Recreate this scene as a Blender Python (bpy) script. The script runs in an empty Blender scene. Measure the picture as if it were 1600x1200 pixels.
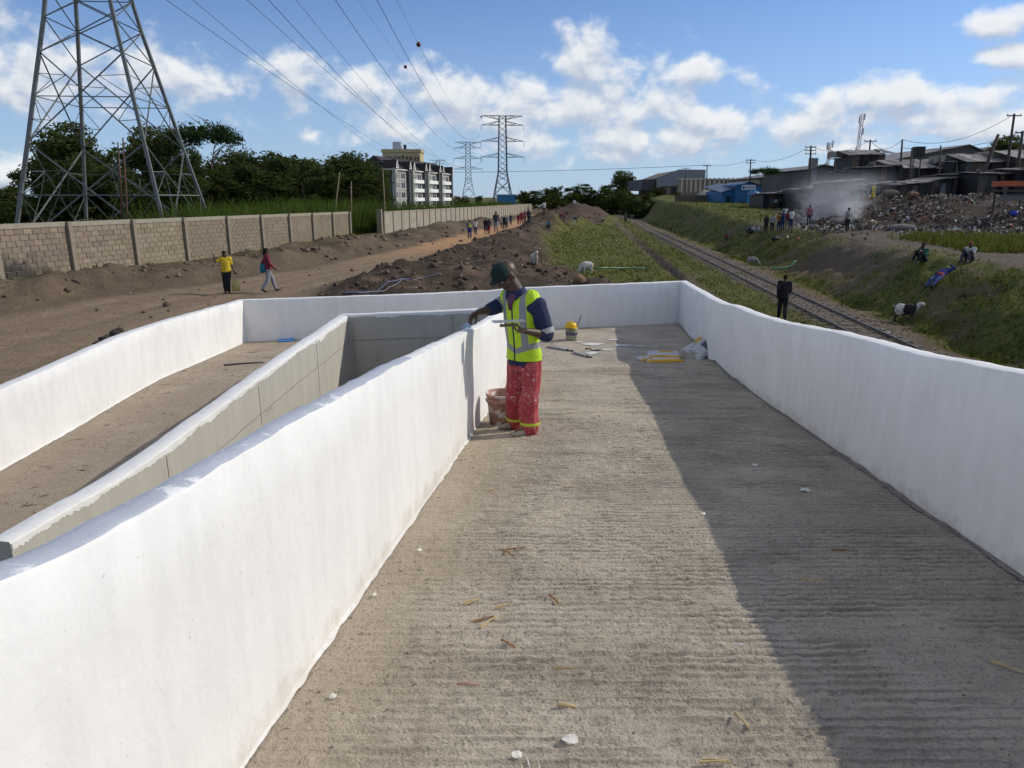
import bpy, math, random
import numpy as np
from mathutils import Vector, Matrix
R = math.radians
random.seed(7); rng = np.random.default_rng(7)
scene = bpy.context.scene
COL = scene.collection

# ---------------------------------------------------------------- camera
HC = 3.7; PITCH = R(14.75); FPX = 1109.0
cam_d = bpy.data.cameras.new('camera'); cam = bpy.data.objects.new('camera', cam_d); COL.objects.link(cam)
cam_d.sensor_width = 36; cam_d.lens = FPX/1600*36; cam_d.clip_start = .05; cam_d.clip_end = 12000
cam.location = (0, 0, HC); cam.rotation_euler = (R(90)-PITCH, 0, 0)
scene.camera = cam

# ---------------------------------------------------------------- sun, exposure
SUN_AZ = R(73); SUN_EL = R(31.5)
SUN = Vector((math.sin(SUN_AZ)*math.cos(SUN_EL), math.cos(SUN_AZ)*math.cos(SUN_EL), math.sin(SUN_EL)))
sd = bpy.data.lights.new('sun', 'SUN'); sd.energy = 2.65; sd.angle = R(.53); sd.color = (1, .93, .81)
so = bpy.data.objects.new('sun', sd); COL.objects.link(so)
so.rotation_euler = (-SUN).to_track_quat('-Z', 'Y').to_euler(); so.location = (30, 10, 40)
scene.view_settings.view_transform = 'Standard'; scene.view_settings.look = 'None'
scene.view_settings.exposure = 0.2; scene.view_settings.gamma = 1
scene.view_settings.use_curve_mapping = False
scene.cycles.use_adaptive_sampling = True; scene.cycles.adaptive_threshold = .03
scene.cycles.max_bounces = 5; scene.cycles.diffuse_bounces = 3; scene.cycles.glossy_bounces = 2
scene.cycles.transparent_max_bounces = 6; scene.cycles.volume_bounces = 0; scene.cycles.volume_max_steps = 64
scene.cycles.use_denoising = True

# ---------------------------------------------------------------- node helper
class NT:
    """small arithmetic over shader sockets"""
    def __init__(s, tree): s.t = tree
    def node(s, kind, **kw):
        n = s.t.nodes.new(kind)
        for k, v in kw.items(): setattr(n, k, v)
        return n
    def put(s, sock, v):
        if isinstance(v, bpy.types.NodeSocket): s.t.links.new(v, sock)
        elif v is not None: sock.default_value = v
    def m(s, op, a, b=None, c=None, clamp=False):
        n = s.node('ShaderNodeMath', operation=op); n.use_clamp = clamp
        for i, v in enumerate((a, b, c)): s.put(n.inputs[i], v)
        return n.outputs[0]
    def v(s, op, a, b=None, out=0):
        n = s.node('ShaderNodeVectorMath', operation=op)
        s.put(n.inputs[0], a)
        if op == 'SCALE': s.put(n.inputs['Scale'], b)
        elif b is not None: s.put(n.inputs[1], b)
        return n.outputs[out]
    def noise(s, vec, scale, detail=4, rough=.55, dist=0, color=False):
        n = s.node('ShaderNodeTexNoise'); s.put(n.inputs['Vector'], vec)
        n.inputs['Scale'].default_value = scale; n.inputs['Detail'].default_value = detail
        n.inputs['Roughness'].default_value = rough; n.inputs['Distortion'].default_value = dist
        return n.outputs['Color' if color else 'Fac']
    def rampf(s, x, a, b, smooth=True):
        n = s.node('ShaderNodeMapRange', interpolation_type='SMOOTHSTEP' if smooth else 'LINEAR'); n.clamp = True
        s.put(n.inputs[0], x); n.inputs[1].default_value = a; n.inputs[2].default_value = b
        return n.outputs[0]
    def mix(s, f, a, b, blend='MIX'):
        n = s.node('ShaderNodeMix', data_type='RGBA', blend_type=blend)
        s.put(n.inputs[0], f)
        for i, c in ((6, a), (7, b)):
            s.put(n.inputs[i], c if isinstance(c, bpy.types.NodeSocket) else (*c[:3], 1))
        return n.outputs[2]

# ---------------------------------------------------------------- sky with cumulus
def pix_dir(px, py):
    x = (px-800)/FPX; y = (py-600)/FPX
    return Vector((x, math.cos(PITCH)-y*math.sin(PITCH), -math.sin(PITCH)-y*math.cos(PITCH)))
w = bpy.data.worlds.new('World'); scene.world = w; w.use_nodes = True
w.node_tree.nodes.clear(); nt = NT(w.node_tree)
SKY_K = .098
sky = nt.node('ShaderNodeTexSky', sky_type='NISHITA'); sky.sun_disc = False
sky.sun_elevation = SUN_EL; sky.sun_rotation = SUN_AZ; sky.altitude = 1700; sky.air_density = 1.0; sky.dust_density = .6; sky.ozone_density = 2.2
tc = nt.node('ShaderNodeTexCoord').outputs['Generated']
sep = nt.node('ShaderNodeSeparateXYZ'); nt.put(sep.inputs[0], tc)
az = nt.m('ARCTAN2', sep.outputs[0], sep.outputs[1]); el = nt.m('ARCSINE', sep.outputs[2])
def mkvec(a, b):
    n = nt.node('ShaderNodeCombineXYZ'); nt.put(n.inputs[0], a); nt.put(n.inputs[1], b); return n.outputs[0]
CLOUDS = [(470,125,42,34),(570,135,110,40),(700,150,110,42),(820,165,120,46),(905,85,62,46),(985,100,75,42),(1075,118,80,30),(970,165,150,46),
          (1110,185,110,34),(850,222,130,30),(960,240,90,24),(255,118,130,50),(60,112,130,60),(340,140,70,30),(485,214,28,20),
          (1270,192,90,26),(1430,152,150,30),(1460,205,170,22),(1555,34,48,17),(1600,92,50,16),(20,270,60,26),(800,180,270,58),(1060,215,230,36),(1420,185,210,40),(1120,225,60,12),(1330,232,90,12)]
def blobs(p):
    best = None
    for cx, cy, rx, ry in CLOUDS:
        d = pix_dir(cx, cy); a0 = math.atan2(d.x, d.y); e0 = math.asin(d.normalized().z)
        l = nt.v('LENGTH', nt.v('MULTIPLY', nt.v('SUBTRACT', p, (a0, e0, 0)), (FPX/rx/1.12, FPX/ry/1.08, 0)), out=1)
        best = l if best is None else nt.m('SMOOTH_MIN', best, l, .35)
    return nt.m('SUBTRACT', 1.0, nt.m('MINIMUM', best, 2.0))
P0 = mkvec(az, el)
# open sky outside the picture: added brighter cumulus for fill light, about half the sky
zz = nt.m('ADD', nt.m('MAXIMUM', sep.outputs[2], 0.0), .22)
plane = mkvec(nt.m('DIVIDE', sep.outputs[0], zz), nt.m('DIVIDE', sep.outputs[1], zz))
outside = nt.m('MAXIMUM', nt.rampf(el, R(13.5), R(19)), nt.rampf(nt.m('ABSOLUTE', az), R(37), R(45)))
broad = nt.m('MULTIPLY', nt.m('SUBTRACT', nt.noise(plane, 1.25, 2, .5), .50), 7.0)
def field(dv, det):
    p = mkvec(az, nt.m('ADD', el, dv)) if dv else P0
    q = nt.v('MULTIPLY', p, (1, 1.35, 1)); n1 = nt.noise(q, 15, det, .55, .15)
    return nt.m('ADD', blobs(p), nt.m('MULTIPLY', nt.m('SUBTRACT', n1, .5), 3.2))
fa = field(0.0, 6); fb = field(.016, 4)
f0 = nt.m('ADD', nt.m('MULTIPLY', fa, nt.m('SUBTRACT', 1.0, outside)), nt.m('MULTIPLY', broad, outside))
mask = nt.rampf(f0, .02, .85)
lit = nt.rampf(nt.m('SUBTRACT', fa, fb), -.6, .7)
core = nt.rampf(f0, .2, 1.3)
cl = nt.mix(lit, (.41, .47, .58), (.85, .85, .835))
cl = nt.mix(nt.m('MULTIPLY', core, .25), cl, (.43, .50, .61))
cl = nt.mix(outside, cl, (1.0, .975, .91))  # unseen clouds set brighter and warmer than the visible ones, as fill
# thin haze that whitens the sky toward the horizon, the same all round
lowband = nt.rampf(el, .28, -.02)
skyc = nt.v('SCALE', sky.outputs[0], SKY_K)
skyc = nt.mix(1.0, skyc, (.84, .96, 1.16), 'MULTIPLY')
skyc = nt.mix(nt.m('MULTIPLY', lowband, .7), skyc, (.32, .44, .62))
full = nt.mix(nt.m('MULTIPLY', mask, .93), skyc, cl)
bg = nt.node('ShaderNodeBackground'); nt.put(bg.inputs[0], full); bg.inputs[1].default_value = 1.0
wo = nt.node('ShaderNodeOutputWorld'); w.node_tree.links.new(bg.outputs[0], wo.inputs[0])
w.cycles.sampling_method = 'MANUAL'; w.cycles.sample_map_resolution = 256

# ---------------------------------------------------------------- helpers
def at(px, py, Y):
    """world point seen at photograph pixel (px,py), at forward distance Y"""
    d = pix_dir(px, py); return Vector((0, 0, HC)) + d*(Y/d.y)
def on(px, py, z):
    d = pix_dir(px, py); return Vector((0, 0, HC)) + d*((z-HC)/d.z)
def srgb(r, g, b):
    return tuple(((c/255+.055)/1.055)**2.4 if c > 10 else c/255/12.92 for c in (r, g, b))

MATS = {}
def V3(*a): return Vector(a)
def mat(name, c, rough=.85, var=.18, scale=6.0, bump=0.0, bscale=40.0, metal=0.0, c2=None, c2lo=.5, c2hi=.7, c2scale=4.0, spec=.3, coat=0, trans=0):
    """procedural material: base colour varied by noise, optional second colour in patches, optional bump"""
    if name in MATS: return MATS[name]
    m = bpy.data.materials.new(name); m.use_nodes = True; t = m.node_tree; n = NT(t)
    b = t.nodes['Principled BSDF']; pos = n.node('ShaderNodeNewGeometry').outputs['Position']
    f = n.noise(pos, scale, 5, .6)
    col = n.mix(f, tuple(x*(1-var*1.6) for x in c), tuple(min(1, x*(1+var*1.6)) for x in c))
    if c2 is not None:
        g = n.rampf(n.noise(pos, c2scale, 6, .62, .3), c2lo, c2hi)
        col = n.mix(g, col, c2)
    n.put(b.inputs['Base Color'], col)
    b.inputs['Roughness'].default_value = rough; b.inputs['Metallic'].default_value = metal
    b.inputs['Specular IOR Level'].default_value = spec
    if trans: b.inputs['Transmission Weight'].default_value = trans
    if bump:
        bn = n.node('ShaderNodeBump'); bn.inputs['Strength'].default_value = bump; bn.inputs['Distance'].default_value = .02
        n.put(bn.inputs['Height'], n.noise(pos, bscale, 5, .6)); t.links.new(bn.outputs[0], b.inputs['Normal'])
    MATS[name] = m; return m
def leafmat(name, c, var=.35, k=.35):
    if name in MATS: return MATS[name]
    m = bpy.data.materials.new(name); m.use_nodes = True; t = m.node_tree; n = NT(t)
    t.nodes.remove(t.nodes['Principled BSDF']); out = t.nodes['Material Output']
    pos = n.node('ShaderNodeNewGeometry'); f = n.noise(pos.outputs['Position'], .9, 3); f2 = n.noise(pos.outputs['Position'], 14, 2)
    col = n.mix(n.rampf(n.m('ADD', n.m('MULTIPLY', f, .6), n.m('MULTIPLY', f2, .4)), .3, .7), tuple(x*(1-var) for x in c), tuple(x*(1+var) for x in c))
    d = n.node('ShaderNodeBsdfDiffuse'); n.put(d.inputs[0], col)
    tr = n.node('ShaderNodeBsdfTranslucent'); n.put(tr.inputs[0], n.mix(1.0, col, (1.1, 1.15, .6), 'MULTIPLY'))
    mx = n.node('ShaderNodeMixShader'); mx.inputs[0].default_value = k
    t.links.new(d.outputs[0], mx.inputs[1]); t.links.new(tr.outputs[0], mx.inputs[2]); t.links.new(mx.outputs[0], out.inputs[0])
    MATS[name] = m; return m
def attrmat(name, rough=.85, var=.2, scale=10, attr='Col'):
    """colour stored per face corner (the colour of each piece of litter, cloth, leaf)"""
    if name in MATS: return MATS[name]
    m = bpy.data.materials.new(name); m.use_nodes = True; t = m.node_tree; n = NT(t)
    b = t.nodes['Principled BSDF']; a = n.node('ShaderNodeVertexColor', layer_name=attr).outputs[0]
    f = n.noise(n.node('ShaderNodeNewGeometry').outputs['Position'], scale, 4)
    n.put(b.inputs['Base Color'], n.mix(1.0, a, n.mix(f, (1-var*1.5,)*3, (1+var*1.5,)*3), 'MULTIPLY'))
    b.inputs['Roughness'].default_value = rough; b.inputs['Specular IOR Level'].default_value = .25
    MATS[name] = m; return m

def tag(o, label=None, cat=None, group=None, kind=None):
    for k, v in (('label', label), ('category', cat), ('group', group), ('kind', kind)):
        if v: o[k] = v
    return o
def thing(name, loc, label, cat, group=None, rz=0):
    o = bpy.data.objects.new(name, None); COL.objects.link(o); o.location = loc; o.rotation_euler = (0, 0, rz)
    o.empty_display_size = .1
    return tag(o, label, cat, group)
def link(name, me, parent=None, loc=None):
    o = bpy.data.objects.new(name, me); COL.objects.link(o)
    if parent is not None: o.parent = parent
    if loc is not None: o.location = loc
    return o
def copy_tree(o, parent=None):
    c = o.copy(); COL.objects.link(c); c.parent = parent
    for ch in o.children: copy_tree(ch, c)
    return c

def np_mesh(name, V, F, mats, smooth=False, cols=None, midx=None):
    """V (n,3), F list of arrays (k,3)/(k,4); cols per vertex rgb"""
    me = bpy.data.meshes.new(name)
    if not isinstance(F, (list, tuple)): F = [F]
    F = [np.asarray(f, dtype=np.int32) for f in F if len(f)]
    loops = np.concatenate([f.ravel() for f in F]); tot = np.concatenate([np.full(len(f), f.shape[1], np.int32) for f in F])
    me.vertices.add(len(V)); me.vertices.foreach_set('co', np.asarray(V, dtype=np.float32).ravel())
    me.loops.add(len(loops)); me.loops.foreach_set('vertex_index', loops)
    me.polygons.add(len(tot)); me.polygons.foreach_set('loop_start', np.concatenate([[0], np.cumsum(tot)[:-1]]).astype(np.int32))
    if smooth: me.polygons.foreach_set('use_smooth', np.ones(len(tot), bool))
    if midx is not None: me.polygons.foreach_set('material_index', np.asarray(midx, np.int32))
    me.update(calc_edges=True)
    for m in (mats if isinstance(mats, (list, tuple)) else [mats]): me.materials.append(m)
    if cols is not None:
        a = me.color_attributes.new('Col', 'FLOAT_COLOR', 'POINT')
        c4 = np.ones((len(V), 4), np.float32); c4[:, :cols.shape[1]] = cols; a.data.foreach_set('color', c4.ravel())
    return me

class MB:
    """collects simple shapes, builds ONE mesh object"""
    def __init__(s): s.v = []; s.f = []; s.mi = []; s.cur = 0
    def use(s, i): s.cur = i; return s
    def add(s, vs, fs):
        o = len(s.v); s.v += [tuple(x) for x in vs]; s.f += [tuple(i+o for i in f) for f in fs]; s.mi += [s.cur]*len(fs); return s
    def box(s, c, d, rz=0, rx=0, taper=1.0):
        hx, hy, hz = d[0]/2, d[1]/2, d[2]/2
        m = Matrix.Translation(c) @ Matrix.Rotation(rz, 4, 'Z') @ Matrix.Rotation(rx, 4, 'X')
        vs = [m @ Vector((x*hx*(taper if z > 0 else 1), y*hy*(taper if z > 0 else 1), z*hz)) for z in (-1, 1) for x, y in ((-1,-1),(1,-1),(1,1),(-1,1))]
        return s.add(vs, [(3,2,1,0),(4,5,6,7),(0,1,5,4),(1,2,6,5),(2,3,7,6),(3,0,4,7)])
    def bbox(s, x0, x1, y0, y1, z0, z1): return s.box(((x0+x1)/2, (y0+y1)/2, (z0+z1)/2), (x1-x0, y1-y0, z1-z0))
    def bar(s, a, b, w, h=None):
        """square bar from a to b"""
        a = Vector(a); b = Vector(b); h = h or w; d = (b-a)
        if d.length < 1e-6: return s
        d.normalize(); up = Vector((0, 0, 1)) if abs(d.z) < .95 else Vector((1, 0, 0))
        x = d.cross(up).normalized(); y = x.cross(d)
        vs = [p + x*sx*w/2 + y*sy*h/2 for p in (a, b) for sx, sy in ((-1,-1),(1,-1),(1,1),(-1,1))]
        return s.add(vs, [(3,2,1,0),(4,5,6,7),(0,1,5,4),(1,2,6,5),(2,3,7,6),(3,0,4,7)])
    def tube(s, pts, rad, n=8, cap=True, flat=None):
        pts = [Vector(p) for p in pts]
        if not isinstance(rad, (list, tuple)): rad = [rad]*len(pts)
        vs = []; px = None
        for i, p in enumerate(pts):
            d = (pts[min(i+1, len(pts)-1)] - pts[max(i-1, 0)])
            d = d.normalized() if d.length > 1e-9 else Vector((0, 0, 1))
            if px is None:
                up = flat if flat is not None else (Vector((0, 0, 1)) if abs(d.z) < .9 else Vector((1, 0, 0)))
                px = (up - d*up.dot(d)).normalized()
            else: px = (px - d*px.dot(d)).normalized()
            py = d.cross(px); r = rad[i]; ra, rb = r if isinstance(r, (tuple, list)) else (r, r)
            for k in range(n):
                a = 2*math.pi*k/n; vs.append(p + px*math.cos(a)*ra + py*math.sin(a)*rb)
        fs = [(i*n+k, i*n+(k+1) % n, (i+1)*n+(k+1) % n, (i+1)*n+k) for i in range(len(pts)-1) for k in range(n)]
        if cap: fs += [tuple(range(n-1, -1, -1)), tuple((len(pts)-1)*n+k for k in range(n))]
        return s.add(vs, fs)
    def lathe(s, prof, c=(0, 0, 0), n=16, close=False):
        c = Vector(c); vs = [c + Vector((r*math.cos(2*math.pi*k/n), r*math.sin(2*math.pi*k/n), z)) for r, z in prof for k in range(n)]
        fs = [(i*n+k, i*n+(k+1) % n, (i+1)*n+(k+1) % n, (i+1)*n+k) for i in range(len(prof)-1) for k in range(n)]
        if close: fs += [tuple(range(n-1, -1, -1)), tuple((len(prof)-1)*n+k for k in range(n))]
        return s.add(vs, fs)
    def ball(s, c, r, n=10, m=7, rot=None):
        c = Vector(c); rx, ry, rz = r if isinstance(r, (tuple, list)) else (r, r, r)
        vs = []
        for i in range(m+1):
            t = math.pi*i/m
            for k in range(n):
                p = 2*math.pi*k/n; v = Vector((rx*math.sin(t)*math.cos(p), ry*math.sin(t)*math.sin(p), rz*math.cos(t)))
                vs.append(c + (rot @ v if rot is not None else v))
        fs = [(i*n+k, (i+1)*n+k, (i+1)*n+(k+1) % n, i*n+(k+1) % n) for i in range(m) for k in range(n)]
        return s.add(vs, fs)
    def quad(s, a, b, c, d): return s.add([a, b, c, d], [(0, 1, 2, 3)])
    def mesh(s, name, mats, smooth=False):
        me = bpy.data.meshes.new(name); me.from_pydata([tuple(x) for x in s.v], [], s.f)
        for m in (mats if isinstance(mats, (list, tuple)) else [mats]): me.materials.append(m)
        me.polygons.foreach_set('material_index', s.mi)
        if smooth: me.polygons.foreach_set('use_smooth', [True]*len(s.f))
        me.update(); return me
    def build(s, name, mats, parent=None, smooth=False, world=False, loc=None):
        if world and parent is not None:
            o = Vector((0, 0, 0)); q = parent
            while q is not None: o += q.location; q = q.parent
            s.v = [tuple(Vector(x)-o) for x in s.v]
        return link(name, s.mesh(name, mats, smooth), parent, loc)

# value noise on numpy arrays
_perm = rng.random((256, 256)).astype(np.float32)
def vnoise(x, y):
    xi = np.floor(x).astype(int); yi = np.floor(y).astype(int); fx = x-xi; fy = y-yi
    fx = fx*fx*(3-2*fx); fy = fy*fy*(3-2*fy)
    g = lambda a, b: _perm[a & 255, b & 255]
    return (g(xi, yi)*(1-fx)+g(xi+1, yi)*fx)*(1-fy) + (g(xi, yi+1)*(1-fx)+g(xi+1, yi+1)*fx)*fy
def fbm(x, y, oct=4, gain=.5):
    s = 0; a = 1; t = 0
    for i in range(oct):
        s = s + a*vnoise(x*2**i+17.3*i, y*2**i+5.1*i); t += a; a *= gain
    return s/t - .5
def sstep(a, b, x):
    t = np.clip((x-a)/(b-a), 0, 1); return t*t*(3-2*t)

# ================================================================ TERRAIN
def ip(x, pts):
    p = sorted(pts); return np.interp(x, [a for a, b in p], [b for a, b in p])
ROAD_L = [(20,-15.2),(26,-15),(31,-13.2),(38,-11.7),(50,-10.6),(68,-9.5),(120,-9.3),(260,-9)]
ROAD_R = [(18,-6.5),(29,-7.8),(43,-6.8),(58,-6.0),(78,-5.4),(120,-5.4),(260,-6)]
GRASS_L = [(28,5.5),(36,4.5),(39,1.4),(49,.8),(70,-.7),(100,.5),(112,4),(126,8.0),(150,8.2),(170,4)]
MOUNDS = [(-2.6,62,1.8,9,.6),(-2.2,72,2.2,8,.75),(-1.6,92,2.6,5,2.3),(2.2,136,6.5,10,3.5),(1.5,110,3.5,7,1.6),(-4.6,45,1.8,6,.3),(-3,52,3,8,.55),(-16.2,56,1.5,9,.5),(-13.8,44,1.2,8,.4),(-12.5,82,2,12,.7),(-12,110,2,14,.8),(-17,25,2,7,.35),(0,34,3,5,.35),(-5,33,2.5,4,.35)]
def tcoord(x, y): return x-.095*(y-30)
def ground_z(x, y, fine=True):
    x = np.asarray(x, float); y = np.asarray(y, float); t = tcoord(x, y)
    zl = -.7*sstep(40, 150, y)
    z = zl + (-1.0-zl)*sstep(-6, 9.5, t)
    rl = ip(y, ROAD_L); rr = ip(y, ROAD_R); gl = ip(y, GRASS_L)
    z = z + .32*sstep(.1, 2.8, rl-t)*(1-.4*sstep(60, 120, y))
    for mt, my, rt, ry, h in MOUNDS:
        q_ = 1+(.9*fbm(x*.45+mt, y*.45, 4) if h > .9 else 0); z = z + h*q_*np.exp(-(np.sqrt(((t-mt)/rt)**2+((y-my)/ry)**2+.04))**1.5*1.1)
    # soil between road and grass is heaped and lumpy
    sp = sstep(.2, 2.2, t-rr)*sstep(1.0, -.8, t-gl)*sstep(17, 26, y)*sstep(180, 130, y)
    z = z + sp*(.28 + 1.15*fbm(x*.45, y*.45, 4) + .5*np.abs(fbm(x*1.7, y*1.7, 3)))
    bk = sstep(.2, 1.5, rl-t)*sstep(8, 4, rl-t)*sstep(260, 120, y)
    z = z + bk*(1.0*fbm(x*.7, y*.5, 4)+.35*np.abs(fbm(x*2.4, y*2.0, 3))+.12)
    # drain
    z = z - .34*np.exp(-((t-9.05-.9*fbm(x*.2, y*.2, 3))/.34)**4)*sstep(40, 46, y)*sstep(100, 76, y)
    # track bed
    z = z + .12*np.exp(-((t-12.8)/1.5)**4)
    # right bank and plateau
    c0 = 15.3+.7*sstep(26, 40, y); up = sstep(c0, c0+4.4+.8*fbm(x*.3, y*.3, 2), t+1.6*fbm(x*.22+9, y*.22, 3)*sstep(18, 30, y))
    plat = 1.95+.3*sstep(32, 60, y)+.2*fbm(x*.15, y*.15, 3)
    tb = .29*y+2.85+3*fbm(x*.08, y*.08, 2)
    dm = sstep(0, 4+.05*y, t-tb)
    far = 1.6*sstep(60, 140, y)+1.8*sstep(140, 230, y)
    yb = 58-9*sstep(28, 40, t)
    dump = 2.35*sstep(0, 20, y-yb)+2.2*sstep(86, 126, y)
    z = z + up*(plat + far*(1-dm) + dump*dm + dm*sstep(0, 6, y-yb)*sstep(92, 82, y)*1.1*fbm(x*.35, y*.35, 4))
    if fine:
        rough = np.clip(sp+bk*.8+up*.35+dm*.5, 0, 1)
        z = z + (.02+.10*rough)*fbm(x*3.1, y*3.1, 3)*sstep(220, 60, y)
        rd = sstep(-.4, .4, t-rl)*sstep(.4, -.4, t-rr)
        z = z - rd*.06*np.exp(-((((t-rl)/(rr-rl)*5) % 1.25-.6)/.22)**2)*sstep(90, 40, y)
    bankm = sstep(c0-.8, c0+.6, t)*sstep(c0+6, c0+3, t)*sstep(120, 70, y)
    z = z + bankm*(.95*fbm(x*.55+3, y*.55, 4)+.35*fbm(x*1.9, y*1.9, 3)) - .25*np.exp(-((t-c0+.1)/.5)**2)*sstep(120, 60, y)*sstep(-.1, .15, fbm(x*.15, y*.15, 2)+.1)
    # under the ramps the ground stays below their floors
    foot = sstep(-9, -7.5, x)*sstep(7, 5.5, x)*sstep(21, 18.5, y)
    return z*(1-foot)+foot*np.minimum(z, -.15)
def gz(x, y): return float(ground_z(np.array([x]), np.array([y]))[0])
_ONS = 14*1.006**np.arange(0, 700)
def ong(px, py):
    """point of the terrain seen at a photograph pixel"""
    d = pix_dir(px, py); sv = _ONS/d.y
    X, Y, Z = d.x*sv, d.y*sv, HC+d.z*sv; below = Z < ground_z(X, Y)
    i = int(np.argmax(below)) if below.any() else len(sv)-1; a, b = sv[max(i-1, 0)], sv[i]
    sv = np.linspace(a, b, 40); X, Y, Z = d.x*sv, d.y*sv, HC+d.z*sv; below = Z < ground_z(X, Y); j = int(np.argmax(below)) if below.any() else 39
    return Vector((float(X[j]), float(Y[j]), gz(X[j], Y[j])))

def masks(x, y):
    t = tcoord(x, y); rl = ip(y, ROAD_L); rr = ip(y, ROAD_R); gl = ip(y, GRASS_L)
    n = fbm(x*.35, y*.35, 5); n2 = fbm(x*1.3+40, y*1.3, 4)
    road = sstep(-.5, .6, t-rl+n*1.2)*sstep(.5, -.5, t-rr+n*1.2)
    spoil = sstep(-.2, .8, t-rr+n)*sstep(.8, -.8, t-gl+2.4*n)*sstep(190, 130, y)
    g = sstep(-.8, .8, t-gl+2.4*n)*sstep(8.9, 8.3, t+n2*.6)
    g = np.maximum(g, sstep(9.4, 9.8, t)*sstep(12.2, 11.4, t+n*1.4)*sstep(-.5, -.1, n+n2*.4))
    g = np.maximum(g, sstep(11.9, 12.3, t)*sstep(13.6, 13.2, t)*sstep(.08, .2, n)*.7)
    bare = np.exp(-((t-18.2)/2.4)**2-((y-44)/5.5)**2)*1.3
    slope = sstep(14.5, 15.6, t+n*1.6)*sstep(21.5, 19.3, t+2.6*n)
    g = np.maximum(g, slope*np.clip(1.25-bare*1.3+n*.8, 0, 1)*(.25+.75*sstep(-.20, -.02, n+.7*n2)))
    g = np.maximum(g, sstep(22.2, 24.2, t+2*n)*sstep(36, 38, y+3*n)*sstep(49, 45, y+n*6)*sstep(36, 31, t))
    g = np.maximum(g, sstep(18, 19.5, t)*sstep(62, 74, y+n*12)*sstep(0, -4, t-(.29*y+2.85)))
    g = np.maximum(g, sstep(-17.2, -19.5, t)*.9)
    g = np.maximum(g, sstep(rl*0+.15, .5, n+.15)*sstep(2.6, 4.2, rl-t)*.8)
    g = np.maximum(g, sstep(130, 200, y+30*n)*sstep(-8, -11, np.abs(t+9.0)*-1-3)*.9)
    g = np.where(road > .4, g*.1, g)
    ball = sstep(11.7, 12.2, t+n*1.2)*sstep(15.0, 13.8, t+n*2.4)*np.clip(1.1-sstep(.02, .2, n2+n*.5)*.7, 0, 1)*sstep(300, 200, y)
    g = g*(1-ball*.85*(n2 < .12))
    tb = .29*y+2.85
    dump = sstep(-1, 3, t-tb+4*n)*sstep(50, 57, y+n*6)*sstep(130, 110, y)
    return road, spoil, g, ball, dump, n, n2

ys = np.concatenate([np.linspace(-40, 9, 10), 10*1.0085**np.arange(0, 300), 10*1.0085**300*1.02**np.arange(0, 105)])
ys = np.concatenate([ys, ys[-1]*1.4**np.arange(1, 7)])
us = np.concatenate([-np.geomspace(9, 1.02, 14), np.linspace(-1, 1, 440), np.geomspace(1.02, 9, 14)])
UU, YY = np.meshgrid(us, ys); XX = UU*(np.maximum(YY, 8)+9)
ZZ = ground_z(XX, YY)
road, spoil, g, ball, dump, n, n2 = masks(XX, YY)
c = np.zeros(XX.shape+(3,)); c[:] = (.140, .106, .072)
def lay(c, wgt, col): return c*(1-wgt[..., None])+np.array(col)*wgt[..., None]
c = lay(c, np.clip(.5+n*2.5, 0, 1)*.6, (.068, .052, .038)); c = lay(c, sstep(.05, .3, n2)*.5, (.19, .145, .10))
c = lay(c, road, (.235, .176, .118)); c = lay(c, road*sstep(38, 60, YY), (.42, .255, .135))
c = lay(c, spoil, (.072, .055, .040)); c = lay(c, spoil*sstep(.05, .25, n2), (.15, .105, .075))
c = lay(c, sstep(60, 130, YY)*spoil*.35, (.11, .075, .055))
c = lay(c, ball*.9, (.150, .120, .092)); c = lay(c, sstep(17.5, 19, tcoord(XX, YY))*sstep(140, 90, YY), (.125, .100, .080)); c = lay(c, dump, (.070, .054, .043))
gc = np.array((.100, .110, .030))*(1+.7*n2[..., None])+np.array((.05, .02, 0))*np.clip(n, 0, 1)[..., None]
c = c*(1-g[..., None]*.9)+gc*g[..., None]*.9
tt = tcoord(XX, YY)
c = lay(c, np.exp(-((tt-9.05-.9*fbm(XX*.2, YY*.2, 3))/.38)**4)*sstep(40, 46, YY)*sstep(100, 76, YY)*.8, (.06, .052, .044))
# soot from a rubbish fire at the foot of the block wall
soot_c = np.exp(-((XX+20)/2.2)**2-((YY-27.8)/1.6)**2)
c = lay(c, soot_c*.7, (.03, .027, .025))
ny, nx = XX.shape; idx = np.arange(ny*nx).reshape(ny, nx)
Fq = np.stack([idx[:-1, :-1], idx[:-1, 1:], idx[1:, 1:], idx[1:, :-1]], -1).reshape(-1, 4)
gm = bpy.data.materials.new('earth'); gm.use_nodes = True; n_ = NT(gm.node_tree); b_ = gm.node_tree.nodes['Principled BSDF']
pos_ = n_.node('ShaderNodeNewGeometry').outputs['Position']; va = n_.node('ShaderNodeVertexColor', layer_name='Col').outputs[0]
fine = n_.noise(pos_, 9, 8, .7); mid = n_.noise(pos_, 1.6, 5, .6)
n_.put(b_.inputs['Base Color'], n_.mix(1.0, n_.mix(1.0, va, n_.mix(fine, (.35,)*3, (1.7,)*3), 'MULTIPLY'), n_.mix(mid, (.65,)*3, (1.35,)*3), 'MULTIPLY'))
b_.inputs['Roughness'].default_value = .95; b_.inputs['Specular IOR Level'].default_value = .1
bn_ = n_.node('ShaderNodeBump'); bn_.inputs['Strength'].default_value = .9; bn_.inputs['Distance'].default_value = .08
n_.put(bn_.inputs['Height'], fine); gm.node_tree.links.new(bn_.outputs[0], b_.inputs['Normal'])
V = np.stack([XX, YY, ZZ], -1).reshape(-1, 3)
tag(link('ground', np_mesh('ground', V, Fq, gm, True, c.reshape(-1, 3))), kind='structure')

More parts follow.
